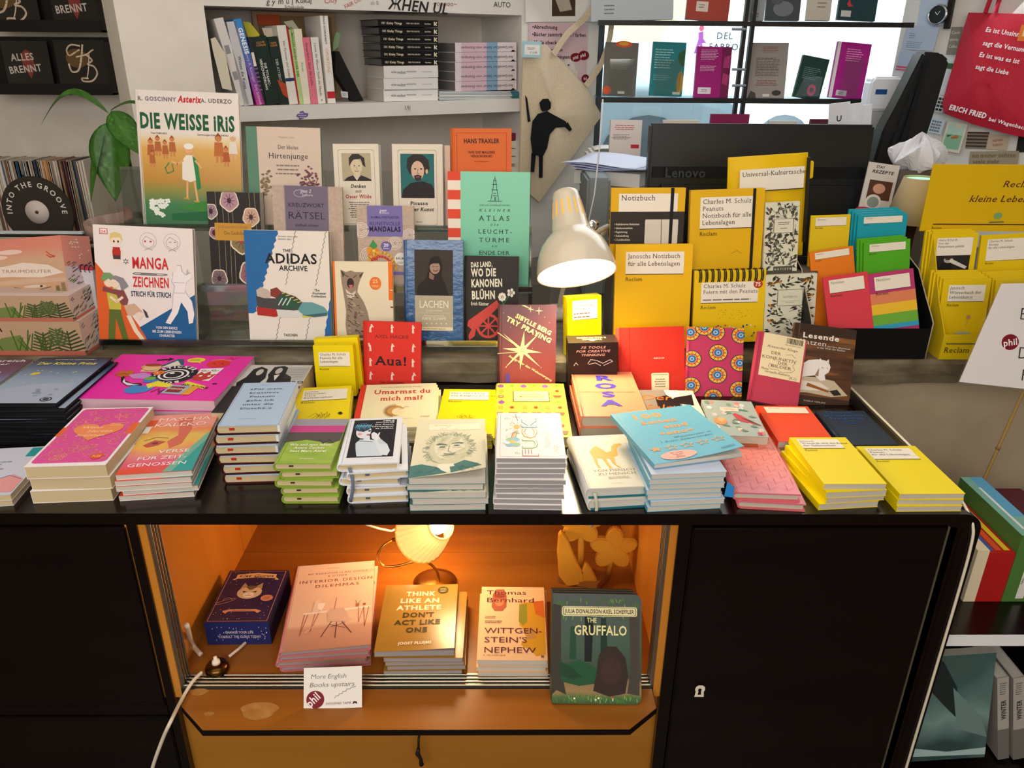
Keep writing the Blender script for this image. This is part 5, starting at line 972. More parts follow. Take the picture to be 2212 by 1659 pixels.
for i in range(5): A.append(('l','#cfd05a',[(.42+.045*i,.555+.02*i),(.47+.045*i,.545+.02*i)],.010))
stand('paperback_book','white and blue sneaker book with zigzag seams standing on the front tier','book',[(529,498.6),(712,499),(714,738),(538,740)],TA,za,10,.024,'pb','#ece4da',A,pg=OFFP)
A = [('r','#f07818',.93,.0,1,.48),('r','#f07818',0,0,.035,1),('r','#f2eadb',.955,.35,1,.36),('r','#8a4a1a',.955,.56,1,.58),('e','#ee7a2a',.71,.27,.10,.083),t('#ffe9c8','25',.71,.265,.045,s='s'),('g','#ffe9c8',.64,.29,.78,.32,2,'c')]
cat = '#9a8672'
A += [('p',cat,[(.13,.1),(.22,.13),(.3,.11),(.38,.13),(.52,.13),(.46,.22),(.42,.3),(.40,.38),(.50,.5),(.56,.62),(.60,.78),(.58,.9),(.5,.93),(.2,.93),(.18,.8),(.2,.62),(.18,.48),(.16,.36),(.14,.26)]),('p','#dccfbd',[(.2,.34),(.3,.4),(.38,.36),(.34,.46),(.24,.45)]),('e','#3a2622',.29,.27,.06,.065),('p','#cf6f6c',[(.26,.29),(.33,.29),(.31,.34),(.28,.34)]),('l','#3a3028',[(.18,.16),(.26,.19)],.012),('l','#3a3028',[(.4,.17),(.34,.2)],.012),('p','#4f4236',[(.13,.1),(.2,.15),(.17,.2)]),('p','#4f4236',[(.52,.13),(.44,.17),(.46,.21)])]
rr = random.Random(7)
for i in range(60):
    y = rr.uniform(.4,.9);x = rr.uniform(.2,.38+(y-.4)*.36);A.append(('l',rr.choice(['#5a4a3c','#c9b8a2','#4a3c30']),[(x,y),(x+rr.uniform(.02,.05),y+rr.uniform(.0,.03))],.012))
A.append(('p','#6a5c4a',[(.05,.95),(.6,.92),(.55,.96),(.2,.98)]))
stand('notebook','cream notebook with a yawning kitten and orange tabs, front tier centre','notebook',[(716.9,564.4),(848,566),(850,736),(726,736)],TA,za,12,.014,'pb','#ece0c2',A,pg=pages('#f07818','#e0a060'))
A = [('r','#3d342e',.19,.09,.83,.53),('p','#241c19',[(.22,.53),(.24,.44),(.38,.36),(.44,.24),(.5,.15),(.6,.15),(.66,.24),(.64,.34),(.72,.44),(.76,.53)]),('e','#a88878',.53,.26,.085,.062),('p','#8a6c60',[(.44,.3),(.52,.34),(.5,.38),(.43,.36)]),('p','#1e1816',[(.42,.24),(.46,.17),(.56,.15),(.64,.2),(.6,.22),(.5,.22)]),('l','#3a1e1c',[(.5,.285),(.55,.295),(.58,.28)],.010),('l','#2a1a16',[(.49,.25),(.52,.25)],.008),('l','#2a1a16',[(.55,.25),(.58,.25)],.008),
     ('r','#b5ae98',.19,.53,.83,.84),t('#f2ecd8','LACHEN',.51,.65,.070,fit=.50),t('#e8e2cc','Kurzgeschichten',.51,.685,.020,s='s',fit=.28),('r','#e8e2cc',.25,.70,.77,.702),t('#e8e2cc','Herausgegeben von',.51,.735,.02,s='s',fit=.34),t('#f2ecd8','RAFIK SCHAMI',.51,.77,.028,fit=.40),('r','#e3d9b8',.19,.84,.83,.875),('g','#8c8468',.25,.85,.77,.868,1,'c')]+[('p','#e8e2cc',star(.3+.083*i,.805,.018,.6)) for i in range(6)]
foil = texmat('crinkled_blue',[(.3,'#1d4f86'),(.7,'#2a639c')],'noise',(60,90,30),detail=4,rough=.18,bump=.9,coat=.6)
stand('hardcover_book','blue shrink-wrapped hardcover with framed portrait photo, front tier','book',[(869.7,518.6),(1000.8,519.8),(1000,742),(873.6,740)],TA,za,11,.022,'hc',foil,A,pg=OFFP,groove='#1a4475')
A = [t('#e9e3d0','DAS LAND,',.32,.12,.055,s='B',fit=.40,rot=3),t('#e9e3d0','WO DIE',.36,.225,.085,s='B',fit=.46,rot=2),t('#e9e3d0','KANONEN',.42,.345,.085,s='B',fit=.58,rot=2),t('#e9e3d0','BLÜHN',.36,.485,.090,s='B',fit=.44,rot=2),t('#e9e3d0','Erich Kästner',.29,.56,.038,s='b',fit=.33)]
RC = '#cf4a44'
A += [('p',RC,[(.08,.74),(.60,.50),(.66,.56),(.22,.84),(.2,.92),(.10,.97),(.08,.92),(.14,.84),(.06,.80)])]+[('l',RC,[(.45+.2*math.cos(a),.80+.13*math.sin(a)),(.45+.2*math.cos(a+.35),.80+.13*math.sin(a+.35))],.05) for a in [k*.35 for k in range(18)]]+[('l',RC,[(.45,.80),(.45+.2*math.cos(a),.80+.13*math.sin(a))],.03) for a in [k*math.pi/4 for k in range(8)]]
for (x,y,c) in ((.70,.46,8),(.86,.41,5)): A += [('l','#3f8a50',[(x,y),(.72,.55)],.012)]+[('e','#efe9dd',x+.05*math.cos(k*6.28/c),y+.033*math.sin(k*6.28/c),.026,.02) for k in range(c)]+[('e','#d9c9b0',x,y,.018,.012)]
stand('hardcover_book','dark grey hardcover with red cannon and white flowers, front tier','book',[(1002.3,553),(1123.7,554.8),(1116,741),(1003,741)],TA,za,11,.014,'hc','#2f2a28',A,pg=OFFP,groove='#1f1b1a')
# ------------------------------------------------------------ middle tier
A = []
for x in (.16,.28,.38,.46,.80,.9): A.append(('l','#9c9068',[(x,0),(x+.02,.5),(x+.01,1)],.008))
for (x,y,r,c) in ((.42,.09,.18,'#b58f9c'),(.06,.21,.13,'#9c8a98'),(.82,.26,.16,'#c9a48c'),(.10,.44,.10,'#a8808e'),(.62,.52,.22,'#8a7a50'),(.76,.88,.22,'#9c6a78'),(.15,.94,.16,'#7c6a70')):
    for k,cc in ((1.0,'#e8dcc0'),(.88,c)): A.append(('p',cc,[(min(1,max(0,x+r*k*(1+.07*math.sin(5*a))*math.cos(a))),min(1,max(0,y+r*.66*k*(1+.07*math.sin(5*a))*math.sin(a)))) for a in [i*math.pi/10 for i in range(20)]]))
    for k in range(9):
        a = k*.7;p = (x+r*.6*math.cos(a),y+r*.4*math.sin(a))
        if 0 < p[0] < 1 and 0 < p[1] < 1: A.append(('l','#5a2f3c',[(min(1,max(0,x)),min(1,max(0,y))),p],.01))
    if 0 < x < 1: A.append(('e','#b5404c' if r > .2 else '#4a2a34',x,y,.04,.03))
A += [('r','#c9963c',.12,.33,.82,.52),t('#8f6a20','ELSE LASKER-SCHÜLER',.47,.385,.025,fit=.56),t('#5f4414','Die Gedichte',.50,.455,.038,s='s',fit=.42)]
stand('hardcover_book','black hardcover with seed pod flowers and ochre label, middle tier','book',[(449,415.9),(563.7,414.9),(566,614),(455.7,614)],TB,zb_,10,.030,'pb','#2a2526',A,pg=WHP)
A = [('r','#766a80',.17,0,.80,.62,0),('r','#dcd2cc',.175,.015,.177,.60),('r','#dcd2cc',.793,.015,.795,.60),t('#e9e4ea','pen 2',.48,.09,.045,s='i'),t('#e9e4ea','2nature',.50,.135,.035,s='l'),('l','#e9e4ea',[(.40+.09*math.cos(a),.10+.05*math.sin(a)) for a in [k*.5 for k in range(13)]],.004),t('#2f2836','KREUZWORT',.48,.285,.055,fit=.52),t('#2f2836','RÄTSEL',.48,.445,.095,s='l',fit=.54),t('#4a4252','einfach clever',.48,.545,.035,s='b',fit=.34)]
stand('puzzle_pad','kraft card puzzle pad with mauve banner on the middle tier','pad',[(589.9,401.5),(740,402.5),(742,560),(592,560)],TB,zb_,9,.010,'pb','kraft',A,ext=True,pg=OFFP)
A = [('r','#7a6fae',.18,0,.80,.38),t('#efeaf6','pen',.46,.075,.04,s='i'),t('#efeaf6','2nature',.48,.10,.028,s='l'),t('#2f2a50','AUSMAL-POSTKARTEN',.49,.155,.026,s='b',fit=.50),t('#26224a','KUNSTVOLLE',.49,.24,.042,fit=.54),t('#1e1a3c','MANDALAS',.49,.315,.058,s='Bs',fit=.56)]
for (x,y,r) in ((.06,.30,.14),(.92,.36,.12),(.66,.46,.12),(.2,.62,.16)):
    for k in range(4):
        A.append(('l','#f0e9e0',[(min(1,max(0,x+r*(1-k*.22)*math.cos(a))),y+r*.66*(1-k*.22)*math.sin(a)) for a in [i*.5 for i in range(13)]],.010))
A += [('p','#e8862c',[(.16,.62),(.2,.54),(.28,.5),(.36,.54),(.40,.62),(.28,.66)]),('p','#e2a23c',[(.14,.56),(.18,.5),(.24,.52),(.2,.6)]),('p','#3f9a50',[(.2,.50),(.27,.42),(.35,.50),(.28,.54)]),('e','#e8d83a',.28,.56,.03,.02),('p','#c9442c',[(.2,.6),(.28,.66),(.36,.6),(.34,.68),(.22,.68)]),('l','#e8b04a',[(.40+.26*math.cos(a),.78+.2*math.sin(a)) for a in [3.6+i*.25 for i in range(12)]],.05),('l','#d9573c',[(.40+.20*math.cos(a),.78+.15*math.sin(a)) for a in [3.6+i*.25 for i in range(12)]],.04),('e','#6f64a6',.50,.50,.095,.062),t('#f4f0fa','20',.50,.505,.04,s='b'),t('#f4f0fa','Karten',.5,.535,.018),('e','#e9e6dc',.76,.66,.12,.082),t('#4a4a44','BÄUME',.76,.665,.028,s='b'),('g','#6a6a60',.68,.69,.84,.72,2,'c'),('r','#7a6fae',.45,.82,1,.86)]
stand('postcard_pad','kraft postcard colouring pad with violet banner, middle tier','pad',[(770.5,444.5),(894.7,444.5),(896,617),(776,617)],TB,zb_,9,.012,'pb','kraft',A,pg=OFFP)
MT = grad('mint',['#4fa98a','#6cc4a0','#74caa8'],'Y',.25,rough=.35)
GR = '#1f3a34'
A = [('r','#e0492c',0,0,.155,1)]+[('r','#efe4d6',0,.075+.16*i,.155,.155+.16*i) for i in range(6)]
A += [t(GR,'JOSÉ LUIS GONZÁLEZ MACÍAS',.57,.285,.012,s='i',fit=.37),t(GR,'KLEINER',.57,.333,.022,s='si',sp=.5,fit=.38),t(GR,'ATLAS',.57,.41,.042,s='s',sp=.25,fit=.38),t(GR,'DER',.57,.453,.016,s='si',sp=.4,fit=.10),t(GR,'LEUCHT-',.58,.52,.036,s='s',sp=.2,fit=.42),t(GR,'TÜRME',.57,.592,.036,s='s',sp=.2,fit=.38),t(GR,'AM',.57,.635,.016,s='si',sp=.4,fit=.07),t(GR,'ENDE DER',.57,.70,.034,s='s',fit=.38)]
LH = [[(.525,.24),(.545,.15),(.60,.15),(.62,.24)],[(.535,.15),(.61,.15)],[(.55,.15),(.555,.105),(.59,.105),(.595,.15)],[(.545,.105),(.6,.105)],[(.555,.105),(.56,.075),(.585,.075),(.59,.105)],[(.555,.075),(.5725,.055),(.59,.075)],[(.5725,.055),(.5725,.04)],[(.49,.245),(.66,.245)],[(.55,.20),(.60,.20)],[(.555,.18),(.59,.18)],[(.572,.24),(.572,.215),(.585,.215),(.585,.24)]]
A += [('l',GR,P,.006) for P in LH]
stand('hardcover_book','tall turquoise hardcover with red and white striped spine and lighthouse drawing','book',[(967.6,370),(1146.3,371.5),(1140.3,624),(968,624)],TB,zb_,10,.024,'hc',MT,A,pg=WHP,groove='#57b090',spine='#e0492c')
# ------------------------------------------------------------ top tier
AST = grad('album',[(0,'#2f6a44'),(.16,'#2f7a44'),(.26,'#8a8a34'),(.34,'#c08a2e'),(.55,'#dba84a'),(.62,'#e6cfa0'),(.66,'#e6dcd2'),(1,'#e6dcd6')],'Y',.295,nfac=.03,nscale=20,rough=.35)
A = [t('#7c7476','R. GOSCINNY',.22,.075,.028,s='Bs',fit=.37),t('#c9262c','Asterix',.53,.078,.045,s='Bi',fit=.22),t('#7c7476','A. UDERZO',.79,.075,.028,s='Bs',fit=.30),t('#1d5c3c','DIE WEISSE iRiS',.50,.272,.105,s='B',fit=.92,rot=-.3),t('#4a4444','Text FABCARO',.22,.313,.012,s='b'),t('#4a4444','Zeichnungen Didier CONRAD',.74,.313,.012,s='b')]
def toon(x,y,s,body,skin='#d98f5a',hair='#8a4a24',leg=True):
    return [('p',body,[(x-s*.28,y),(x-s*.22,y-s*.6),(x+s*.22,y-s*.6),(x+s*.3,y)]),('e',skin,x,y-s*.78,s*.2,s*.16),('p',hair,[(x-s*.2,y-s*.8),(x,y-s*1.02),(x+s*.2,y-s*.8),(x,y-s*.88)]),('l',skin,[(x-s*.1,y),(x-s*.12,y+s*.25)],s*.12),('l',skin,[(x+s*.12,y),(x+s*.14,y+s*.25)],s*.12)]
for x,y,s in ((.13,.47,.13),(.20,.44,.12),(.27,.46,.11),(.34,.44,.12),(.14,.53,.10)): A += toon(x,y,s,'#b5683a','#cf8450','#8a4626')
A += toon(.79,.46,.17,'#c2703a','#cf8450')+toon(.93,.44,.15,'#e6dcd0','#e0b088','#e9e2d8')+toon(.86,.50,.12,'#b55f30','#cf8450')
# a generic robed villager in place of the album characters
A += [('p','#efe9dc',[(.42,.64),(.43,.5),(.47,.46),(.54,.46),(.57,.52),(.57,.64),(.5,.66)]),('p','#2f8a50',[(.53,.46),(.58,.5),(.60,.7),(.56,.72),(.55,.6)]),('e','#e8b07c',.50,.415,.045,.035),('e','#f2efe8',.50,.395,.048,.022),('l','#e8b07c',[(.44,.5),(.38,.53),(.33,.51)],.02),('l','#e8b07c',[(.56,.5),(.61,.55)],.02),('l','#e8b07c',[(.47,.65),(.46,.78)],.02),('l','#e8b07c',[(.54,.65),(.56,.80)],.02),('l','#c89a3a',[(.43,.78),(.48,.785)],.014),('l','#c89a3a',[(.53,.80),(.58,.805)],.014),('l','#4f8a4a',[(.30,.52),(.26,.56),(.28,.6),(.34,.58),(.33,.53)],.010)]
for i in range(20):
    x,y = .10+.17*random.random(),.80+.12*random.random()
    for k in range(4): A.append(('e','#eef0ea',x+.016*math.cos(k*1.57+i),y+.011*math.sin(k*1.57+i),.014,.009))
A += [('p','#3f8a3c',[(.35,.86),(.6,.80),(.95,.78),(.98,.84),(.6,.88)]),('p','#256a40',[(.3,.9),(.7,.87),(1,.9),(1,.94),(.3,.95)])]
stand('comic_album','tall comic album with green title and orange country scene, top tier left','book',[(292.7,197.4),(520,198),(520,491),(304.4,491)],TC_,zc,11,.010,'hc',AST,A,pg=WHP,groove='#d9cfc4',spine='#e6dcd6')
A = [('r','#5f8a72',0,0,.15,1),t('#8a8074','Regina Linke',.55,.15,.028,s='l',fit=.21),t('#3a3230','Der kleine',.56,.30,.055,s='s',fit=.28),t('#2f2826','Hirtenjunge',.56,.43,.075,s='s',fit=.54),('g','#8a7c72',.37,.5,.72,.67,3,'c'),('p','#6f7f72',[(.45,1),(.46,.88),(.48,.84),(.51,.84),(.53,.9),(.55,1)]),('e','#d9b49c',.493,.835,.018,.014)]
rr = random.Random(31)
for i in range(70):
    x,y = rr.gauss(.84,.07),rr.gauss(.74,.11);c = rr.choice(['#7a4a52','#8f5c60','#6a3f48'])
    if .6 < x < .97 and .5 < y < .98: A.append(('e',c,x,y,.02,.014))
for i in range(40):
    x,y = rr.gauss(.24,.05),rr.gauss(.80,.08)
    if .16 < x < .4 and .6 < y < .98: A.append(('e',rr.choice(['#7a6a50','#8f7c5c']),x,y,.022,.014))
A += [('l','#5a3a3c',[(.9,1),(.88,.8),(.8,.66)],.01),('l','#5a3a3c',[(.88,.85),(.95,.7)],.008)]
stand('hardcover_book','beige hardcover with green cloth spine and maroon blossom tree, top tier','book',[(532,274.3),(692.5,275),(695,430),(537,430)],TC_+.01,zc,9,.012,'hc','#d9c5b3',A,ext=True,pg=WHP,groove='#54796a',spine='#5f8a72')
CRM = '#e3d9c7'
A = [('r','#6a6258',.10,.065,.90,.93,.05),('r',CRM,.105,.068,.895,.927,.05),('r','#b5a98c',.18,.105,.82,.425),('p','#2e2825',[(.2,.425),(.3,.38),(.42,.36),(.60,.36),(.74,.39),(.82,.41),(.82,.425)]),('p','#e2d8c4',[(.42,.36),(.5,.42),(.58,.36)]),('e','#d6c7a8',.50,.26,.13,.085),('p','#352d28',[(.34,.26),(.34,.16),(.42,.115),(.56,.115),(.68,.16),(.7,.27),(.64,.24),(.6,.17),(.44,.18),(.38,.22)]),('e','#3a3028',.46,.25,.014,.007),('e','#3a3028',.56,.25,.014,.007),('l','#8a5c4c',[(.46,.31),(.51,.315),(.55,.31)],.012),('l','#9c8a6c',[(.51,.26),(.50,.285),(.53,.29)],.008),('p','#d6c7a8',[(.44,.32),(.58,.32),(.58,.37),(.5,.4),(.44,.37)]),
     t('#2e2826','Denken',.52,.505,.040,s='sbi',fit=.34),t('#2e2826','mit',.52,.56,.036,s='si',fit=.14),t('#b5302c','Oscar Wilde',.52,.625,.040,s='sb',fit=.58),('g','#4a423c',.28,.66,.78,.86,8,'c'),('g','#4a423c',.42,.88,.6,.9,1,'c')]
stand('boxed_book','cream book with brown portrait photograph of a young man, top tier','book',[(719.9,311.8),(818,309.7),(823,496),(727,497)],TC_,zc,10,.030,'pb',CRM,A,pg=WHP)
A = [('r','#6a6258',.11,.065,.88,.93,.05),('r',CRM,.115,.068,.875,.927,.05),('r','#1f6a6a',.16,.11,.83,.615),('p','#211b1e',[(.17,.615),(.2,.52),(.36,.44),(.6,.42),(.78,.46),(.83,.52),(.83,.615)]),('p','#2a2022',[(.28,.26),(.3,.16),(.42,.115),(.6,.12),(.72,.18),(.74,.28),(.68,.34),(.34,.34)]),('e','#d6b49a',.50,.30,.13,.11),('p','#2a2022',[(.36,.24),(.44,.18),(.6,.2),(.66,.26),(.66,.14),(.4,.14)]),('e','#1a1618',.45,.28,.024,.008),('e','#1a1618',.57,.28,.024,.008),('l','#8a5a4a',[(.51,.28),(.49,.33),(.53,.335)],.01),('p','#3a2826',[(.42,.36),(.5,.345),(.58,.36),(.56,.41),(.5,.42),(.45,.41)]),('l','#c4606a',[(.47,.372),(.53,.372)],.012),('e','#d6b49a',.68,.31,.025,.028),
     t('#2e2826','Picasso',.52,.695,.040,s='sb',fit=.36),t('#2e2826','über Kunst',.55,.765,.040,s='sbi',fit=.52),('g','#4a423c',.42,.885,.6,.90,1,'c')]
stand('boxed_book','cream book with painted portrait of a bearded man on teal, top tier','book',[(848,311.8),(956,310.6),(958,499),(850,499)],TC_,zc,10,.030,'pb',CRM,A,pg=WHP)
A = [('r','#b8481c',.10,.10,.92,.11),('r','#b8481c',.10,.10,.108,1),('r','#b8481c',.912,.10,.92,1),('r','#b8481c',.03,0,.035,1),t('#2a1a18','HANS TRAXLER',.51,.34,.10,s='b',fit=.58),t('#5a2018','WIE DIE MALEREI',.51,.58,.055,s='b',fit=.44),t('#5a2018','VERSCHWAND',.51,.67,.055,s='b',fit=.36),t('#8a3018','Eine Kunstgeschichte',.51,.78,.028,s='s',fit=.24)]
stand('hardcover_book','orange hardcover with thin frame line at the right end of the top tier','book',[(972,276.6),(1105,278),(1105,370),(974,370)],TC_+.02,zc,9,.014,'hc','#df6a26',A,ext=True,pg=WHP,groove='#c4561a')
stand('paperback_book','pale salmon book glimpsed between the teal portrait and the orange hardcover','book',[(960,314),(972,314),(972,400),(961,400)],TC_+.015,zc,9,.012,'pb','#d9b8a4',[],ext=True,pg=WHP)
# ------------------------------------------------------------ books in the lit niche
NZ = ZN+.0008
pur = texmat('midnight_card',[(.3,'#2a1f45'),(.7,'#35284f')],'noise',(20,20,20),rough=.35)
G = '#d9a56c'
A = [('r',G,.035,.02,.965,.024),('r',G,.035,.976,.965,.98),('r',G,.035,.02,.042,.98),('r',G,.958,.02,.965,.98)]
for k in range(48): a = k*math.pi/24;A.append(('l','#4a3658',[(.5+.3*math.cos(a),.45+.24*math.sin(a)),(.5+.44*math.cos(a),.45+.40*math.sin(a))],.004))
for k in range(3): A.append(('l','#54405f',[(.5+(.28-.03*k)*math.cos(a),.42+(.2-.02*k)*math.sin(a)) for a in [i*.35 for i in range(19)]],.004))
A += [('p','#e3b87c',[(.12,.2),(.22,.12),(.8,.12),(.9,.2),(.82,.2),(.84,.17),(.5,.15),(.17,.18),(.18,.2)]),('p','#e3b87c',[(.17,.09),(.5,.055),(.83,.09),(.83,.17),(.5,.14),(.17,.17)]),t('#5a2f2a','Cat Gurus',.5,.145,.052,s='bi',fit=.58),('e','#d9bc94',.5,.45,.2,.125),('p','#b5946c',[(.32,.38),(.36,.26),(.44,.34)]),('p','#b5946c',[(.68,.38),(.66,.26),(.56,.34)]),('p','#7a5c3c',[(.40,.34),(.46,.32),(.54,.32),(.6,.34),(.52,.40),(.48,.40)]),('e','#f0e2cc',.5,.50,.09,.05),('p','#2a1a14',[(.38,.42),(.46,.44),(.40,.455)]),('p','#2a1a14',[(.62,.42),(.54,.44),(.60,.455)]),('p','#c47c6c',[(.48,.475),(.52,.475),(.5,.49)]),('l','#5a4030',[(.45,.51),(.5,.505),(.55,.51)],.008),
      ('l',G,[(.18+.14*math.cos(a),.62+.03*math.sin(a)-.05*math.cos(a)) for a in [i*.4 for i in range(17)]],.008),('l',G,[(.2+.07*math.cos(a),.6+.05*math.sin(a)) for a in [3.1+i*.3 for i in range(11)]],.006),('e','#cf8a68',.82,.56,.1,.06),('g','#6a3328',.76,.535,.88,.585,3,'c'),('p','#d9976c',[(.2,.80),(.3,.77),(.72,.77),(.82,.80),(.76,.84),(.72,.81),(.3,.81),(.26,.85)]),('g','#6a3328',.32,.78,.70,.80,1,'c')]
rr = random.Random(17)
A += [('e','#e8d6b0',rr.uniform(.07,.93),rr.choice([rr.uniform(.04,.3),rr.uniform(.66,.95)]),.007,.005) for i in range(34)]
SB = [('r','#242a66',0,0,1,1),t('#c9bfc9','CHANGE YOUR LIFE',.52,.5,.11,s='b',fit=.44),t('#c9bfc9','CONSULT THE GURUS TODAY',.52,.70,.11,s='b',fit=.66)]+[('e','#c9c4d6',rr.uniform(.1,.95),rr.uniform(.2,.8),.006,.03) for i in range(30)]
zt = at_y(442,1341,at_z(450,1389,ZN).y).z
m,w,h = lay([(497,1235),(624,1229.5),(580,1346),(440,1343)],zt)
m.translation.z = NZ;
place('card_box','midnight purple card box with a cat face, lying in the niche at left','box',book_meshes('box',w,h,zt-NZ,pur,A,spine='#242a66',side={'bottom': SB,'right': [('r','#1c1838',0,0,1,1)]}),m)
dw = grad('desk_cover',[(0,'#b5836c'),(.2,'#c99a82'),(.24,'#e3bfa4'),(1,'#eccdb4')],'Y',.27,rough=.45)
B = '#8a4a3a'
A = [('g',B,.42,.055,.62,.065,1),t(B,'MY BEDROOM IS AN OFFICE',.55,.135,.020,s='s',sp=.1,fit=.74),t(B,'& OTHER',.55,.175,.020,s='s',sp=.1,fit=.24),t(B,'INTERIOR DESIGN',.54,.24,.034,s='s',sp=.1,fit=.90),t(B,'DILEMMAS',.56,.305,.034,s='s',sp=.1,fit=.54)]
A += [('p','#f2e2d4',[(.2,.60),(.98,.57),(.98,.59),(.2,.622)]),('l','#a5563c',[(.22,.62),(.2,.85),(.26,.62)],.007),('l','#a5563c',[(.34,.62),(.31,.82),(.38,.615)],.006),('l','#a5563c',[(.84,.58),(.85,.75),(.9,.58)],.006),('l','#a5563c',[(.90,.58),(.92,.8),(.96,.58)],.007),
      ('p','#d6b29e',[(.48,.60),(.52,.57),(.66,.57),(.70,.62),(.74,.7),(.78,.71),(.72,.73),(.5,.72)]),('l','#6a3a34',[(.54,.72),(.44,.88)],.01),('l','#6a3a34',[(.6,.73),(.60,.9)],.01),('l','#6a3a34',[(.66,.73),(.78,.86)],.01),('l','#6a3a34',[(.54,.78),(.7,.74)],.006),('l','#6a3a34',[(.52,.75),(.7,.8)],.006),
      ('p','#e9cdb8',[(.30,.6),(.32,.47),(.36,.45),(.40,.48),(.38,.6)]),('p','#f4e6da',[(.36,.5),(.44,.5),(.44,.53),(.41,.59),(.36,.56)]),('l','#a5563c',[(.56,.58),(.57,.45)],.005),('p','#b56a4c',[(.80,.54),(.85,.535),(.84,.575),(.81,.575)]),('l','#7a8a5c',[(.82,.54),(.80,.50)],.008),('l','#7a8a5c',[(.83,.54),(.86,.505)],.008),('e','#a5563c',.905,.55,.018,.012),('l','#e3c0ac',[(.34,.76),(.26,.82)],.01)]
stack('hardcover_book','large pink interior design book with desk and chair picture in the niche','book',[(641,1226),(812,1208),(797,1392),(596,1410)],4,'hc',dw,A,base=(600,1456),zb=NZ,low='large pink interior design book',jit=[(.002,.0,-2),(-.002,-.002,-3),(.0,.002,-1)],pg=GREYP,groove='#c99a82',spine='#c9787c',seed=4)
gold = texmat('mustard_print',[(.3,'#96702c'),(.7,'#a47c34')],'noise',(8,8,8),rough=.3)
A = [('r','#a07c3a',.055,0,.06,1)]
for i,(s,c) in enumerate((('THINK','#d8c8b0'),('LIKE AN','#d8c8b0'),('ATHLETE','#d8c8b0'),("DON'T",'#3d3010'),('ACT LIKE','#3d3010'),('ONE','#3d3010'))): A.append(t(c,s,.50,.185+.112*i,.066,s='B',fit=[.40,.54,.60,.42,.6,.28][i]))
A += [t('#e6dcc4','JOOST PLUIJMS',.50,.92,.036,s='B',fit=.42),('e','#4a3c18',.80,.10,.075,.055),('g','#c9b88a',.75,.065,.85,.135,3,'c')]
zt = at_y(816,1418,at_z(830,1455,ZN).y).z
stack('paperback_book','mustard gold paperback with bold block lettering in the middle of the niche','book',[(835,1263),(991.5,1263),(979,1402),(807,1410)],1,'pb',gold,A,ztop=zt+.0125,zb=zt,pg=GREYP,curl=(.006,1,-.5))
stack('paperback_book','mustard paperback directly under the block lettering copy, shifted right','book',[(858,1278),(1008,1278),(1001,1421),(827,1421)],4,'pb',gold,[('r','#a07c3a',.05,0,.055,1)],ztop=zt-.0002,zb=NZ,low='mustard paperback in the middle niche pile',pg=GREYP,seed=5)
A = [('p','#c9962c',[(.60,.25),(.78,.22),(.98,.2),(.99,.5),(.98,.93),(.84,.95),(.74,.85),(.66,.84),(.62,.8),(.7,.72),(.66,.6),(.6,.55)]),('p','#8a8a34',[(.60,.27),(.72,.25),(.72,.5),(.66,.56),(.59,.5)]),('p','#c9682c',[(.82,.22),(.98,.2),(.99,.45),(.85,.40)]),('p','#b5884c',[(.68,.6),(.8,.58),(.84,.72),(.72,.74)]),('p','#a55a42',[(.18,.12),(.24,.04),(.36,.04),(.40,.14),(.40,.3),(.34,.36),(.22,.36),(.17,.3)]),('e','#8a4430',.29,.14,.09,.03),('e','#c47c58',.29,.24,.07,.05)]
P_ = '#5c2a3a'
A += [t(P_,'Thomas',.08,.12,.062,a='l',fit=.64),t(P_,'Bernhard',.08,.235,.066,a='l',fit=.76),('g',P_,.08,.43,.24,.47,2),('g',P_,.08,.49,.34,.535,2),t(P_,'WITTGEN-',.08,.665,.070,a='l',fit=.86),t(P_,"STEIN'S",.08,.785,.070,a='l',fit=.64),t(P_,'NEPHEW',.08,.915,.070,a='l',fit=.76),t(P_,'A FRIENDSHIP',.08,.955,.018,a='l',sp=.15,fit=.32),t(P_,'ff',.93,.975,.03,s='b')]
stack('paperback_book','cream paperback with watercolour blots in the niche beside the flower ornament','book',[(1041,1267.5),(1175,1268.5),(1183,1427),(1031,1425)],4,'pb','#e3bd92',A,base=(1024,1459),zb=NZ,low='cream paperback under the watercolour copy',pg=WHP,seed=2)
# board books standing in front on the flap
FZ = ZN-.0005
forest = grad('forest_cover',[(0,'#24481f'),(.04,'#3f6428'),(.08,'#94783f'),(.14,'#86693a'),(.17,'#16301c'),(.4,'#17452a'),(.7,'#0f2a1e'),(1,'#141f14')],'Y',.25,nfac=.04,nscale=40,rough=.35)
A = [('p','#3a362e',[(.02,.1),(.09,.1),(.10,.7),(.16,.92),(.05,.88),(.0,.92),(0,.1)]),('p','#443f36',[(.86,.14),(.98,.14),(.98,.92),(.84,.9),(.88,.7)]),('p','#0b1410',[(.36,.2),(.46,.2),(.44,.62),(.36,.62)]),('p','#123022',[(.54,.22),(.6,.22),(.62,.55),(.54,.55)]),('p','#1a4a30',[(.2,.3),(.26,.3),(.27,.6),(.19,.6)]),('p','#1d5230',[(.1,.66),(.3,.6),(.5,.68),(.62,.8),(.3,.84),(.1,.8)]),('p','#174028',[(.08,.62),(.2,.66),(.34,.76),(.2,.78),(.08,.74)])]
rr = random.Random(14)
for i in range(60): x = rr.uniform(.02,.98);y = rr.uniform(.03,.09) if i % 3 else rr.uniform(.16,.22);A.append(('l',rr.choice(['#4f7a34','#3f6a2c','#6f9a44']),[(x,y),(x+rr.uniform(-.02,.02),y+.03)],.012))
for i in range(50): x = rr.uniform(.02,.98);y = rr.uniform(.94,.99);A.append(('l',rr.choice(['#4f7a34','#3f8a3c','#7faa54']),[(x,y),(x+rr.uniform(-.02,.02),y-.03)],.010))
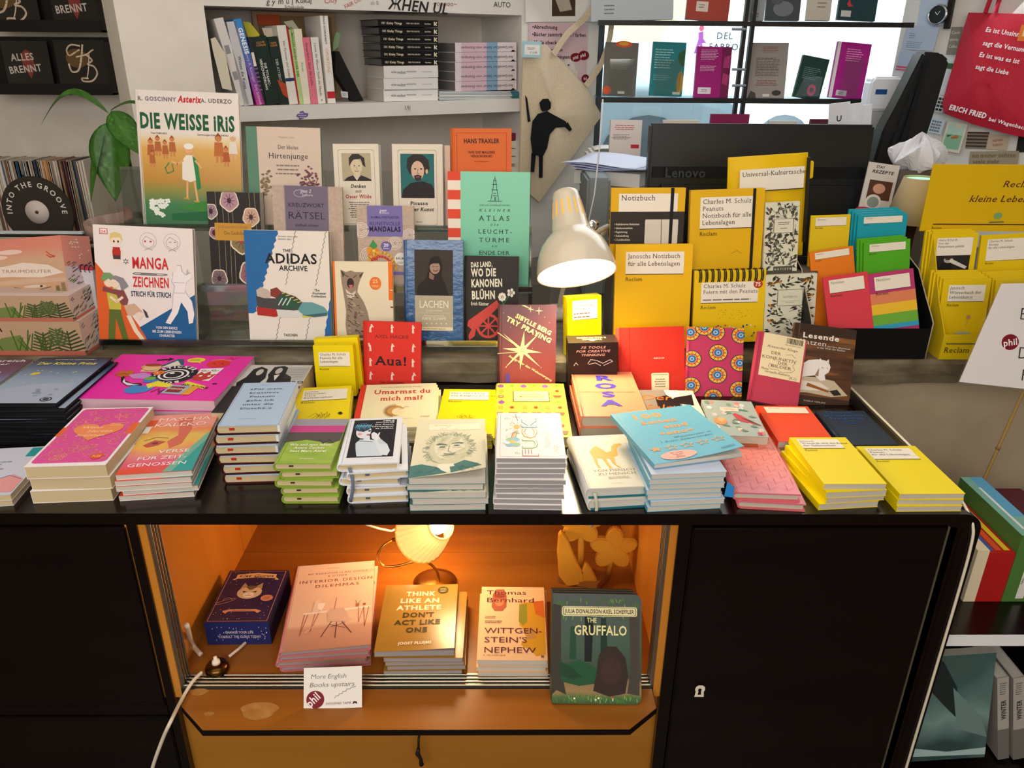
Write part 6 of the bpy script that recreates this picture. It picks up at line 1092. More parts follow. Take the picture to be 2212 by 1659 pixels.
A += [('e','#f3ecd0',.25,.95,.012,.009),('e','#f3ecd0',.52,.945,.012,.009),('e','#f3ecd0',.49,.96,.010,.008),('p','#c23a2c',[(.66,.945),(.68,.925),(.70,.945)]),('r','#efe6d0',.675,.945,.685,.97)]
# a plain rounded stand-in shape (no character), about the same size and colour
A += [('p','#33221c',[(.46,.88),(.5,.7),(.52,.56),(.60,.48),(.72,.48),(.82,.58),(.85,.74),(.82,.9),(.64,.93)]),('e','#3d2820',.66,.70,.12,.12)]
A += [('r','#efe6b0',.10,.115,.95,.205,.03),('r','#2a2a1c',.112,.122,.938,.198,.025),('r','#efe6b0',.118,.126,.932,.194,.022),t('#26221a','JULIA DONALDSON·AXEL SCHEFFLER',.525,.178,.036,s='b',fit=.78),t('#efe6a4','THE',.44,.262,.042,s='b',fit=.11),t('#efe6a4','GRUFFALO',.54,.375,.085,s='b',fit=.60)]
m,w,h,av = stand_m([(1195,1282),(1386,1284),(1385,1523),(1192,1519)],at_z(1290,1521,FZ).y,FZ,30,0,.014,False)
def board(t_):
    mb = MB();r = .012;P = []
    for (a,b,t0) in ((w-r,r,-90),(w-r,h-r,0)): P += [(a+r*math.cos(math.radians(t0+i*22.5)),b+r*math.sin(math.radians(t0+i*22.5))) for i in range(5)]
    P += [(0,h),(0,0)];n = len(P)
    mb.add([(x,y,t_) for x,y in P]+[(x,y,0) for x,y in P],[tuple(range(n)),tuple(range(n,2*n))[::-1]],forest)
    mb.add([(x,y,z) for z in (0,t_) for x,y in P],[(i,(i+1) % n,n+(i+1) % n,n+i) for i in range(n)],'#1e2a1c')
    mb.art([a for a in A],w,h,t_+.0002);return [('board_pages',mb.mesh('board_pages'))]
bm_ = board(.014);A = [];bm2 = board(.014)
for i in range(3): place('board_book',['green forest board book leaning on the tracks at the right of the flap','second forest board book from the front, mostly hidden behind its twin','rearmost forest board book, only its top edge showing'][i],'book',bm2 if i else bm_,m @ Matrix.Translation((-.0008*i,.0015*i,-.0145*i)))
# handwritten card
m,w,h,av = stand_m([(656.4,1444),(782,1438),(781.6,1528),(655.7,1533)],at_z(718,1530,ZN-.001).y,ZN-.0005,32,0,.0006,False)
q = MB();q.box(0,0,0,w,h,.0006,'#f1ece4')
K = '#3a3c46'
q.art([t(K,'More English',.42,.27,.11,s='li',fit=.62),t(K,'Books upstairs',.48,.47,.11,s='li',fit=.78),('e','#7d1424',.20,.77,.155,.215),t('#f6ecec','phil',.21,.84,.20,s='b',rot=42,sx=.8),('l',K,[(.53,.76),(.55,.70),(.6,.70),(.61,.65),(.66,.65),(.67,.60),(.73,.59),(.74,.54),(.8,.54),(.82,.50),(.90,.49)],.006),t('#6a6a70','DIOGENES TAPIR',.38,.90,.050,a='l',s='s',fit=.44),('p','#1c1c20',[(.84,.90),(.85,.85),(.87,.84),(.91,.85),(.92,.9),(.9,.9),(.88,.87),(.86,.9)])],w,h,.0007)
o = q.obj('sign_card',mat=m);tag(o,'white handwritten card with dark red disc leaning on the tracks','card')
# ------------------------------------------------------------ books with visible spines
def spine_meshes(w,h,D,col,art=(),flat=False,pg=None,rnd=True):
    c = MB();e = .0012;pg = pg or WHP;mt = M(col,.4) if isinstance(col,str) and col.startswith('#') else M(col)
    c.box(0,0,-e,w,h,0,mt)
    if flat: c.box(0,0,-D,w,e,-e,mt);c.box(0,h-e,-D,w,h,-e,mt)
    else: c.box(0,0,-D,e,h,-e,mt);c.box(w-e,0,-D,w,h,-e,mt)
    c.art(art,w,h,.0003)
    p = MB();
    if flat: p.box(.002,e,-D+.003,w-.002,h-e,-e,pg)
    else: p.box(e,.002,-D+.003,w-e,h-.002,-e,pg)
    return [('cover',c.mesh('cover')),('pages',p.mesh('pages'))]
def wallbook(label,q,col,art=(),D=.13,dep=.02,flat=False,pg=None,name='paperback_book',group=None,cat='book',clampz=None):
    P = [at_p(x,y,WA+WN*dep,WN) for x,y in q];m,w,h = rect_fit(P)
    if clampz is not None:
        low = min((m @ Vector(c)).z for c in ((0,0,0),(w,0,0)));m.translation.z += clampz-low
    return place(name,label,cat,spine_meshes(w,h,D,col,art,flat,pg),m,group)
c2 = lambda *a: [(440+a[i]/2.989,a[i+1]/2.989) for i in range(0,8,2)]
ZS = zs+.0005
def vt(col,txt,u,v,size,**k): k.setdefault('rot',-90);k.setdefault('a','c');return t(col,txt,u,v,size,**k)
gen = grad('genesis',[(0,'#c43a9a'),(.3,'#8a4aa8'),(.6,'#3f6ab8'),(1,'#2a8fd8')],'Y',.22,rough=.35)
spines = [
 ('white paperback leaning furthest left on the upper wall shelf',(45,150,100,148,325,690,262,700),'#d9d4d2',[('g','#8a8a90',.2,.2,.8,.8,2)],.17),
 ('silvery ring folder between the two leftmost leaning paperbacks',(110,160,188,168,350,692,300,694),'#c9c9cc',[vt('#5a5a60','Wissen die Kunst',.4,.6,.035,s='b')],.18),
 ('blue to magenta gradient paperback leaning on the upper wall shelf',(190,150,235,142,402,692,350,700),gen,[vt('#f0f4fa','GENESIS',.30,.25,.050,s='B'),vt('#e6e0f0','Henry A. Kissinger  Eric Schmidt',.35,.68,.035,s='l')],.14),
 ('dark speckled thin paperback right of the blue to magenta one',(262,258,300,262,418,690,398,695),'#2a2a30',[('g','#7a7a80',.1,.3,.9,.8,8),('r','#e6e0d0',.1,.22,.7,.42)],.13),
 ('dark green thriller paperback, left one of the dark pair',(300,262,400,250,503,690,424,692),'#1f3028',[vt('#e6e6e0','DIE TITANIC-',.42,.55,.036,s='b'),vt('#e6e6e0','VERSCHWÖRUNG',.17,.55,.036,s='b'),t('#c98a4c','CLIVE',.5,.10,.025,s='b',fit=.6),t('#c98a4c','CUSSLER',.5,.14,.025,s='b',fit=.7)],.12),
 ('dark green thriller paperback with red flare, right one of the dark pair',(402,252,478,250,552,683,503,690),'#22302a',[vt('#b9beb4','DER ATTENTÄTER',.4,.55,.036,s='b'),t('#c98a4c','CLIVE',.5,.10,.025,s='b',fit=.6),t('#c98a4c','CUSSLER',.5,.14,.025,s='b',fit=.7),('p','#b5452c',[(.2,.62),(1,.7),(1,.92),(.5,.85)])],.12),
 ('white paperback with dark blue band near its foot',(470,175,528,170,613,680,556,683),'#e3ded6',[vt('#4a4a50','Vier Personen sind Gedanken',.4,.45,.03,s='i'),('r','#2a3a6a',0,.66,1,.70)],.13),
 ('very thin red-edged booklet on the upper wall shelf',(530,180,546,178,622,680,611,680),'#a82a34',[],.13),
 ('pale green narrow paperback on the upper wall shelf',(547,200,574,197,652,680,623,680),'#b5cf8a',[vt('#4a6a2c','BLUMENGIRLANDEN OVER DER',.35,.3,.03,s='b')],.13),
 ('cream paperback with paper slips between green and pink ones',(574,192,632,195,692,675,650,680),'#e6e0cc',[vt('#8a7a5a','Roman',.4,.5,.03)],.13),
 ('pink paperback on the upper wall shelf',(637,248,682,245,742,672,693,676),'#e07a8c',[vt('#7a2030','Gespräche über die Liebe',.35,.4,.04,s='s')],.12),
 ('white paperback with slanted black title right of the pink one',(688,246,742,243,786,672,743,673),'#e9e4dc',[vt('#2a2a2a','Leonn die Wasser Stadt der Hunde',.35,.48,.036,s='si'),t('#2a2a2a','d',.5,.96,.03,s='b')],.12),
 ('tall white paperback with red foot at the right of the standing row',(760,110,806,108,848,673,795,676),'#ece7e2',[vt('#4a4a4a','EWALD SCHIKANEDT',.35,.15,.022,s='b'),vt('#e0a05c','OPORTUNE',.3,.5,.036,s='i'),('r','#c42a3a',0,.86,1,.94)],.15),
]
for lb,q,col,A,D in spines: wallbook(lb,c2(*q),col,A,D,dep=.012,clampz=ZS)
# kraft picture frame behind, sticky notes, dark easel
P = [aw(440+x/2.989,y/2.989,.20) for x,y in ((310,72),(848,78),(848,640),(310,640))]
q = MB();q.T = WM;q.box(P[0].x,.2,ZS,P[1].x,.215,P[0].z,'#b59a78');q.box(P[0].x+.015,.197,ZS+.02,P[1].x-.015,.2,P[0].z-.01,'#8f7350')
a,b = aw(440+345/2.989,92/2.989,.19),aw(440+495/2.989,165/2.989,.19);q.box(a.x,.19,b.z,b.x,.197,a.z,'#c4562a')
tag(q.obj('framed_board'),'brown framed board with orange label behind the standing books','frame')
def note(q4,col,label,dep=.02):
    P = [aw(440+x/2.989,y/2.989,dep) for x,y in q4];q = MB();q.T = WM;q.prism([(p.x,p.z) for p in P],dep,dep+.0008,col,'y');tag(q.obj('paper_slip'),label,'note')
note([(252,138),(300,145),(362,225),(350,250),(290,250)],'#c9c23a','olive yellow sticky note curling above the dark thriller books',.06)
note([(375,180),(440,180),(455,240),(400,248)],'#cfc6b4','cream paper slip curling above the dark thriller pair',.07)
note([(45,250),(75,240),(140,350),(185,585),(120,570),(60,330)],'#d6ceb8','crumpled cream papers hanging at the left end of the upper shelf',.0)
note([(105,400),(150,420),(185,585),(160,582)],'#b5b03a','olive paper sheet edge below the crumpled cream papers',.006)
note([(515,140),(575,130),(620,195),(590,205),(560,190)],'#b5b39c','grey-green paper slip sticking up above the green paperback',.05)
P = [aw(440+x/2.989,y/2.989,.10) for x,y in ((822,330),(845,330),(1003,645),(940,655),(820,470))]
q = MB();q.T = WM;q.prism([(p.x,max(p.z,ZS)) for p in P],.06,.10,'#1a1a1c','y')
b_ = q.obj('bookend');tag(b_,'black slanting bookend with price sticker between tall white paperback and dark stack','bookend')
a = aw(440+910/2.989,610/2.989,.06);q = MB();q.T = WM;T = Matrix.Translation((a.x-.012,.0592,a.z-.01)) @ Matrix.Rotation(math.pi/2,4,'X');q.art([('p','#cfd2d6',[(0,0),(1,.15),(1,1),(.1,.85)]),('g','#3a3a3a',.2,.3,.8,.7,3)],.022,.02,0,T);q.obj('price_sticker',parent=b_)
P = [aw(440+x/2.989,y/2.989,.05) for x,y in ((855,205),(882,215),(870,300),(838,330),(835,280))]
q = MB();q.T = WM;q.prism([(p.x,p.z) for p in P],.05,.054,'#7a9a72','y');tag(q.obj('bookmark'),'pale green leaf-shaped bookmark above the black bookend','bookmark')
# horizontal piles
for i in range(6):
    y0 = 127+51*i-(4 if i > 3 else 0);xl_ = 1125+[0,6,14,16,18,24][i]
    wallbook('black paperback with cream spine title, %s of the black pile' % ORD[i+1],c2(xl_,y0,1512,y0+2,1514,y0+47,xl_+1,y0+45),'#141316',[t('#e6dcc0','101 Kinky Things',.22,.68,.32,s='b',fit=.34),t('#e6dcc0','EVEN YOU CAN DO',.57,.62,.2,s='b',fit=.22),t('#e6dcc0','Rosie Rinner',.82,.62,.2,s='b',fit=.11),('p','#e6dcc0',[(.925,.2),(.945,.2),(.95,.5),(.97,.2),(.985,.3),(.965,.55),(.985,.8),(.96,.8),(.945,.6),(.935,.85),(.925,.8)])],D=.15,dep=.012,flat=True,pg=texmat('grey_edge_%d' % i,[(.3,'#5a5654'),(.7,'#7a7674')],'wave',(3,900,3),axis='Y'),group='black paperbacks with cream spine titles')
for i in range(3):
    y0 = 425+81*i
    wallbook('white paperback with grey spine title, %s of the white pile' % ORD[i+1],c2(1160,y0,1512,y0-2,1514,y0+76,1166,y0+79),'#e9e7e4',[t('#4a4a4a','wilde',.13,.6,.2,s='s',a='l',fit=.10),t('#4a4a4a','weiber',.24,.64,.24,s='s',a='l',fit=.16),t('#4a4a4a','wünsche',.41,.54,.15,s='s',a='l',fit=.18),('g','#8a8a8a',.7,.46,.9,.56,1)],D=.15,dep=.012,flat=True,clampz=ZS if i == 2 else None,group='white paperbacks under the black pile')
for i in range(5):
    y0 = 272+63*i-(3 if i > 2 else 0)
    wallbook('pale pink hardcover with pale blue spine patch, %s of its pile' % ORD[i+1],c2(1622,y0,2020,y0+4,2020,y0+64,1626,y0+62),'#e3d6da',[('r','#d9b9c6',.1,0,.5,1),('r','#86a9c4',.50,0,.68,1),t('#3a3a40','Abel Quentin',.82,.42,.26,rot=180,s='',fit=.24),t('#3a3a40','Der Seher von Étampes',.40,.42,.26,rot=180,s='',fit=.62),('p','#1c1c22',[(.9,1),(.93,.82),(.96,.86),(.97,1)])],D=.14,dep=.015,flat=True,name='hardcover_book',pg=texmat('grey_edge_b%d' % i,[(.3,'#6a6664'),(.7,'#8a8684')],'wave',(3,900,3),axis='Y'),group='pale pink hardcovers on the upper wall shelf')
for i in range(6):
    y0 = 590+11*i
    wallbook('thin stapled booklet under the pale pink hardcovers, %s of the pile' % ORD[i+1],c2(1522-4*(i % 2),y0,2040+6*(i % 3),y0,2040+6*(i % 3),y0+9,1522-4*(i % 2),y0+9),['#cfd4d6','#b9c4c6','#dfe0e0'][i % 3],[('r','#3f7f8c',.88,0,.99,1)],D=.16,dep=.01,flat=True,clampz=ZS if i == 5 else None,name='booklet',group='thin booklets under the pale pink hardcovers')
# stickers on the shelf front
def wsticker(px,py,w,h,A,label):
    a = aw(px,py,-.0125);q = MB();q.T = WM;T = Matrix.Translation((a.x-w/2,-.0126,a.z-h/2)) @ Matrix.Rotation(math.pi/2,4,'X');q.art(A,w,h,0,T);tag(q.obj('sticker'),label,'sticker')
wsticker(653,249,.036,.024,[('p','#6a5aa0',[(.3,.1),(.6,0),(.7,.25),(1,.3),(.95,.6),(.7,.8),(.5,.9),(.2,1),(.2,.75),(0,.6),(.1,.35),(.3,.3)]),t('#e6e0f4','main',.45,.35,.16,s='b'),t('#e6e0f4','character',.5,.58,.16,s='b',fit=.7),t('#e6e0f4','energy',.5,.8,.16,s='b')],'violet word sticker on the front edge of the wall shelf')
wsticker(881,233,.032,.024,[('r','#e6e4e0',0,0,1,1,.05),('l','#3a3a3a',[(.2,.7),(.25,.2),(.3,.7)],.03),('l','#3a3a3a',[(.38,.7),(.45,.2),(.55,.7),(.6,.25),(.64,.7)],.03),('l','#3a3a3a',[(.72,.7),(.74,.25)],.03),('g','#6a6a6a',.2,.78,.8,.9,1,'c')],'white sticker with black strokes on the front edge of the wall shelf')
# lower niche pile, books lying right behind the orange hardcover
zp = aw(1110,376,.03).z
for i in range(5):
    wallbook('white-edged book lying behind the orange hardcover, %s of the pile' % ORD[i+1],[(1030,288+17*i),(1124,289+17*i),(1124,304+17*i),(1030,303+17*i)],'#7a2a44' if i == 0 else '#ddd6c8',(),D=.13,dep=.03,flat=True,clampz=zp if i == 4 else None,group='pile behind the orange hardcover')
q = MB();q.T = WM;q.box(aw(990,300).x,.0,zp-.02,sr,.268,zp-.0005,'plaster_white');structure(q,'trim_3')
# ------------------------------------------------------------ left: plant, records, card rack
def leafmesh(base,tip,wid,sag,nrm):
    base,tip = Vector(base),Vector(tip);d = tip-base;n = Vector(nrm).normalized();s = d.cross(n).normalized();
    def fn(u,v):
        p = base+d*v+n*0;w_ = wid*math.sin(math.pi*min(1,v**.75))**.9*(1-.25*v);x = (u-.5)*2
        return p+s*(w_*x)+Vector((0,0,sag*math.sin(math.pi*v)))+n*(abs(x)*w_*.35)
    return fn
YP = TC_+.19
c = at_y(262,470,YP);rim = at_y(195,470,YP);R = c.x-rim.x+.01
b = empty('potted_avocado','young avocado plant in a dusty brown clay pot behind the comic album','plant',Matrix.Translation((c.x+.045,YP,LEDGE+.001)))
H = c.z-LEDGE-.004
m = MB();R = .115;m.lathe([(0,.0),(R*.66,.0),(R*.98,H-.03),(R*1.06,H-.03),(R*1.08,H),(R*.98,H),(R*.94,H-.03)],'terracotta',40);m.obj('pot',parent=b)
m = MB();m.lathe([(R*.95,H-.028),(R*.4,H-.022),(0,H-.02)],'soil',32);m.obj('soil',parent=b)
inv = b.matrix_world.inverted()
top = at_y(236,252,YP);pts = [Vector((c.x+.05,YP,LEDGE+H-.03)),at_y(288,400,YP),at_y(280,350,YP),at_y(262,295,YP),at_y(242,268,YP),top]
m = MB();m.T = inv;m.tube(smooth(pts),[.0045-.002*i/40 for i in range(41)],'#4a3a28',8);m.obj('stem',parent=b)
for bp,tp,wid,sag,nr in (((236,246),(86,275),.022,.055,(0,-.3,1)),((238,262),(250,436),.050,-.0,(.1,-1,.1)),((228,280),(196,440),.030,0,(-.8,-.7,0)),((240,240),(306,336),.034,.0,(.5,-1,.3)),((238,240),(330,235),.012,.014,(0,-.3,1))):
    m = MB();m.T = inv;m.grid(8,16,leafmesh(at_y(*bp,YP-.01),at_y(*tp,YP-.04),wid,sag,nr),'leaf',.0006);m.obj('leaf',parent=b)
# acrylic holder side seen left of the album
P = [at_y(x,y,TC_+.05) for x,y in ((257,360),(300,360),(306,486),(268,486))]
m = MB();m.prism([(p.x,p.z) for p in P],TC_+.052,TC_+.055,'acrylic_edge','y');tag(m.obj('acrylic_holder'),'clear acrylic holder corner left of the comic album','display stand')
# record crate
YR = 2.5;rr = random.Random(9);x = at_y(-60,400,YR).x;z1_ = at_y(100,346,YR).z;z0_ = at_y(100,500,YR).z-.16;i = 0;xe = at_y(187,400,YR).x
cols = ['#d6cabc','#e6dccb','#cfc0ae','#b5a592','#e0d6c6','#c7b6a4','#8a5a4a','#d9cfc0','#3f6a7a','#c9b49a','#4a3a3a','#b5a58c','#5f7fa0','#e3d9c9','#7a4a52','#9c8a7a','#2f4a5c','#c98a4a','#d6c6b0','#6a5a5a','#a03a4a','#3a6aa0']
while x < xe:
    w_ = rr.uniform(.0035,.008);mm = Matrix.Translation((x,YR,z0_)) @ Matrix.Rotation(math.radians(rr.uniform(-.6,.8)),4,'Y')
    q = MB();q.box(0,0,0,w_-.0006,.10,z1_-z0_-rr.uniform(0,.004),rr.choice(cols));i += 1;tag(q.obj('record_sleeve',mat=mm),'upright record sleeve behind the round sign, %s from the left of its row' % nth(i),'record','record sleeves behind the round sign');x += w_
m = MB();m.box(at_y(-80,400,YR).x,YR-.02,0,xe+.03,YR+.36,z0_-.002,'#6a4a30');tag(m.obj('record_shelf'),'wooden shelf box carrying the upright record sleeves','shelf')
YD = YR-.12;cc = at_y(81,458,YD);rad = (at_y(157,458,YD)-at_y(6,458,YD)).length/2;zb2 = at_y(81,498,YD).z
b = empty('round_sign','dark record-shaped sign with white curved lettering and pale label','sign',Matrix.Translation((cc.x,YD,cc.z)))
m = MB();n = 60;m.prism([(rad*math.cos(a),max(rad*math.sin(a),-.9*rad)) for a in [2*math.pi*k/n for k in range(n)]],0,.008,'#3a362f','y');
T = Matrix.Rotation(math.pi/2,4,'X');L = 2*rad
m.art([('t','#ece6de','INTO THE GROOVE',.5,.5,.072,{'arc': .355,'s': 'b','sp': .12})],L,L,.0008,Matrix.Translation((-rad,0,-rad)) @ T);m.obj('disc',parent=b)
m = MB();m.T = Matrix.Translation((0,-.001,0)) @ T;m.lathe([(.0,.002),(rad*.33,.002),(rad*.33,0)],'#e0d2cc',32);m.obj('label',parent=b)
m = MB();m.T = Matrix.Translation((0,-.0035,0)) @ T;m.lathe([(.0,.001),(rad*.05,.001),(rad*.05,0)],'#5a4a38',16);m.obj('spindle_hole',parent=b)
# record sleeves lying in front, seen edge on
for i in range(6):
    y = 500+7*i;a = at_y(-60,y,2.1-.05*i);e_ = at_y(176+9*i,y+2*i,2.1-.05*i)
    q = MB();q.box(a.x,0,a.z-.006,e_.x,.012,a.z,['#dfe6ea','#2f2c2a','#b5ada0','#26221f','#8a8478','#1c1a18'][i]);q.box(a.x,.001,LEDGE+.001,e_.x,.011,a.z-.006,'#191716')
    tag(q.obj('record_sleeve',mat=Matrix.Translation((0,2.1-.05*i,0))),'browsing record sleeve edge below the round sign, %s from the back' % ORD[i+1].replace('topmost','first'),'record')
# black card racks on the left wall
def rack():
    Y = 2.80
    for k,(x0,y0,x1,y1) in enumerate(((-60,-60,226,70),(-60,78,250,205))):
        a,b2 = at_y(x0,y0,Y),at_y(x1,y1,Y)
        r = empty('card_rack',['black wall pocket rack, upper one, cut by the photo edge','black wall pocket rack, lower one, with two dark cards'][k],'rack',Matrix.Translation((a.x,Y,b2.z)))
        W_,H_ = b2.x-a.x,a.z-b2.z
        q = MB();q.box(0,.02,0,W_,.03,H_,'#1c1a17');q.obj('backboard',parent=r)
        q = MB();q.box(0,-.02,0,W_,.02,.006,'#26231f');q.box(0,-.022,0,W_,-.018,.035,'#1d1b18');q.obj('tray_lip',parent=r)
        q = MB();q.box(W_-.006,-.02,0,W_,.03,H_*.92,'#24211d');q.obj('side_plate',parent=r)
rack()
def card(x0,y0,x1,y1,A,label):
    Y = 2.79;a,b2 = at_y(x0,y0,Y),at_y(x1,y1,Y);q = MB();W_,H_ = b2.x-a.x,a.z-b2.z;q.box(0,0,0,W_,H_,.004,newmat('glossy_black_card','#1a1815',.25,coat=.5));q.art(A,W_,H_,.0042)
    tag(q.obj('greeting_card',mat=Matrix.Translation((a.x,Y,b2.z)) @ Matrix.Rotation(math.pi/2-.05,4,'X')),label,'card')
AB = [('e','#8a4038',.52,.45,.13,.26),('p','#8a4038',[(.42,.6),(.64,.6),(.53,.82)]),t('#cfc6bc','ALLES',.42,.42,.15,s='b',fit=.5,rot=3),t('#cfc6bc','BRENNT',.44,.68,.15,s='b',fit=.72,rot=5)]
def sm(P): return [(q.x,q.y) for q in smooth([Vector((a,b,0)) for a,b in P],5)]
HB = [('e','#6a5230',.42,.38,.22,.2),('l','#f0d9bc',[(.52,.12),(.35,.1),(.25,.2),(.28,.32),(.42,.25),(.5,.2)],.03),('l','#f0d9bc',[(.58,.1),(.52,.35),(.42,.62),(.28,.66),(.24,.5)],.035),('l','#f0d9bc',[(.42,.35),(.62,.30),(.74,.22),(.78,.2)],.03),('l','#f0d9bc',[(.62,.3),(.72,.42),(.62,.5),(.74,.55),(.78,.7),(.66,.85),(.48,.86),(.46,.8),(.58,.8)],.032),('l','#f0d9bc',[(.68,.3),(.62,.6),(.56,.8)],.02)]
HB = [HB[0]]+[('l',c[1],sm(c[2]),c[3]) for c in HB[1:]]
card(-2,88,120,188,AB,'dark card with red heart and white lettering in the lower rack')
card(112,86,240,190,HB,'dark card with glowing script monogram at the right of the lower rack')
card(-60,-40,92,60,HB,'dark card with glowing monogram in the upper rack corner')
card(98,-50,218,62,AB,'dark card with red heart in the upper rack')
# dream boxes at the left edge of the ledge
pastel = grad('pastel',[(0,'#c49a78'),(.45,'#cfa788'),(.62,'#d98a74'),(1,'#d9796a')],'Y',.17,nfac=.1,rough=.4)
rr = random.Random(6)
def fern(u0,v0,s,col,n=7):
    A = []
    for k in range(n): A.append(('l',col,[(u0,v0-s*k*.1),(u0+s*.12*(1-k*.08),v0-s*(k*.1+.12))],.012));A.append(('l',col,[(u0,v0-s*k*.1),(u0-s*.12*(1-k*.08),v0-s*(k*.1+.12))],.012))
    return A+[('l',col,[(u0,v0),(u0,v0-s*n*.1)],.01)]
def grass(u0,u1,v,s,col,n): return [('l',col,[(x,v),(x+rr.uniform(-.08,.08),v-rr.uniform(.5,1)*s)],.010) for x in [rr.uniform(u0,u1) for _ in range(n)]]
LB = [('r','#c4a284',0,0,1,1),('p','#5f7a3a',[(0,1),(0,.5),(.06,.3),(.12,.6),(.2,1)]),('p','#b5713c',[(.1,.3),(.3,.5),(.5,.8),(.3,.9),(.1,.7)]),('p','#7a8a4c',[(.3,1),(.4,.5),(.55,.4),(.6,1)]),('l','#3a2c24',[(.30,.2),(.34,.1),(.40,.12),(.42,.3)],.012)]+grass(.4,.8,.95,.7,'#4f6a2c',16)+fern(.72,.95,.9,'#4a5a30')+fern(.9,.98,1.0,'#3f4a2a')+fern(.82,.7,.7,'#5a6a3a')+[('r','#c4705c',0,.86,1,1)]
RB = [('r','#dccbc0',0,0,1,1)]+[('l',c_,[(x,y),(x+.07,y-.06)],.014) for x,y,c_ in [(rr.uniform(.02,.9),rr.uniform(.1,.85),rr.choice(['#3a3a34','#5a6a3a','#8a6a7a'])) for _ in range(60)]]+[('r','#c4705c',0,.9,1,1)]
for i,(ya,yb,xr_,lb) in enumerate(((748,694,182,'lower patterned pastel box with ferns at the left end of the ledge'),(694,640,160,'second patterned pastel box stacked on the lower one'))):
    a = at_y(-110,ya,YL+.012);e_ = at_y(xr_,ya,YL+.012);top = at_y(50,yb,YL+.012).z;z0 = LEDGE+.0005 if i == 0 else prev
    q = book_meshes('box',e_.x-a.x,top-z0,.12,'#c4a284',LB,spine='#c4705c',side={'right': RB,'top': [('r','#d9c6c0',0,0,1,1),('r','#c9b3a8',.1,.2,.9,.8)]})
    mm = Matrix.Translation((a.x,YL+.132,z0)) @ Matrix.Rotation(math.pi/2,4,'X');prev = top+.0004
    place('gift_box',lb,'box',q,mm)
A = [('e','#e8cabb',.12,.30,.2,.04),('e','#e8cabb',.35,.22,.16,.04),('p','#e6d6c8',[(.08,.55),(.18,.46),(.5,.40),(.8,.46),(.98,.6),(.7,.66),(.3,.62),(.1,.62)]),t('#9c7a70','TRAUMDEUTER',.52,.57,.05,s='',fit=.62,rot=-3),('l','#c9503c',[(.80,.24),(.84,.30),(.90,.33),(.84,.34),(.80,.30)],.012),('p','#cfae94',[(.1,.7),(.5,.66),(1,.68),(1,.74),(.4,.76),(.1,.76)]),('e','#d9c4b4',.6,.80,.14,.025),('e','#3a2a30',.68,.80,.02,.016),('l','#4a4a50',[(.34,.80),(.6,.87),(.8,.82)],.008)]+fern(.95,.98,.3,'#8a7a5a')+fern(.88,.99,.25,'#7a6a4a')
RB2 = [('r','#e8998a',0,0,1,.5),('r','#d9c9cf',0,.5,1,1)]+[('e','#f6ecd8',rr.uniform(.1,.9),rr.uniform(.05,.4),.03,.012) for _ in range(14)]+[('l',c_,[(x,y),(x+.10,y-.03)],.02) for x,y,c_ in [(rr.uniform(.02,.85),rr.uniform(.45,.95),rr.choice(['#4a4a40','#5f8a3a','#6a6a8a'])) for _ in range(40)]]
TP = [('r','#c98aa6',.02,.1,.98,.9),t('#8a6ab0','TRAUMDEUTER',.55,.6,.3,s='',fit=.6)]
m,w,h,av = stand_m([(-60,503),(124,530),(158,658),(-10,630)],YL+.075,prev,14,-10,.085,False)
mm = m
place('gift_box','tilted coral pink box with pale cloud lettering on top of the patterned boxes','box',book_meshes('box',w,h,.085,pastel,A,spine='#d9897c',side={'right': RB2,'top': TP}),mm)
# spiral notebook peeking out
m,w,h = rect_fit([at_y(x,y,YL+.10) for x,y in ((178,578),(210,576),(210,740),(182,740))]);b = empty('spiral_notebook','white spiral notebook with red top peeking out left of the drawing manual','notebook',m)
q = MB();q.box(0,0,-.01,w,h,0,'#cfc9cf');q.box(0,h-.008,-.0102,w,h,.0002,'#b53a4a');q.obj('cover',parent=b)
for k in range(3):
    q = MB();x = w*(.2+.3*k);q.tube([(x,h-.006+.008*math.cos(a),-.005+.009*math.sin(a)) for a in [i*math.pi/8 for i in range(16)]],.0008,'#1c1c1c',5,True);q.obj('ring',parent=b)
# ------------------------------------------------------------ tote bag, notes on the pillar
def pil(q4,dep): return [aw(x,y,dep) for x,y in q4]
def wprism(q4,d0,d1,mat,name,label,cat,**kw):
    P = pil(q4,d0);q = MB();q.T = WM;q.prism([(p.x,p.z) for p in P],d0,d1,mat,'y');return tag(q.obj(name,**kw),label,cat)
def wpanel(q4,dep,A,base,name,label,cat,th=.001):
    """flat printed sheet on the pillar"""
    P = [at_p(x,y,WA+WN*dep,WN) for x,y in q4];m,w,h = rect_fit(P);q = MB();q.box(0,0,-th,w,h,0,base);q.art(A,w,h,.0002);return tag(q.obj(name,mat=m),label,cat)
wpanel([(1135,-40),(1282,-40),(1280,46),(1135,48)],-.006,[('r','#4a3526',.38,.1,.73,.86),('p','#b5ab9c',[(.42,.4),(.5,.2),(.62,.35),(.68,.7),(.5,.75)])],'#e9e6e2','poster','white poster with small brown photograph at the top of the pillar','poster')
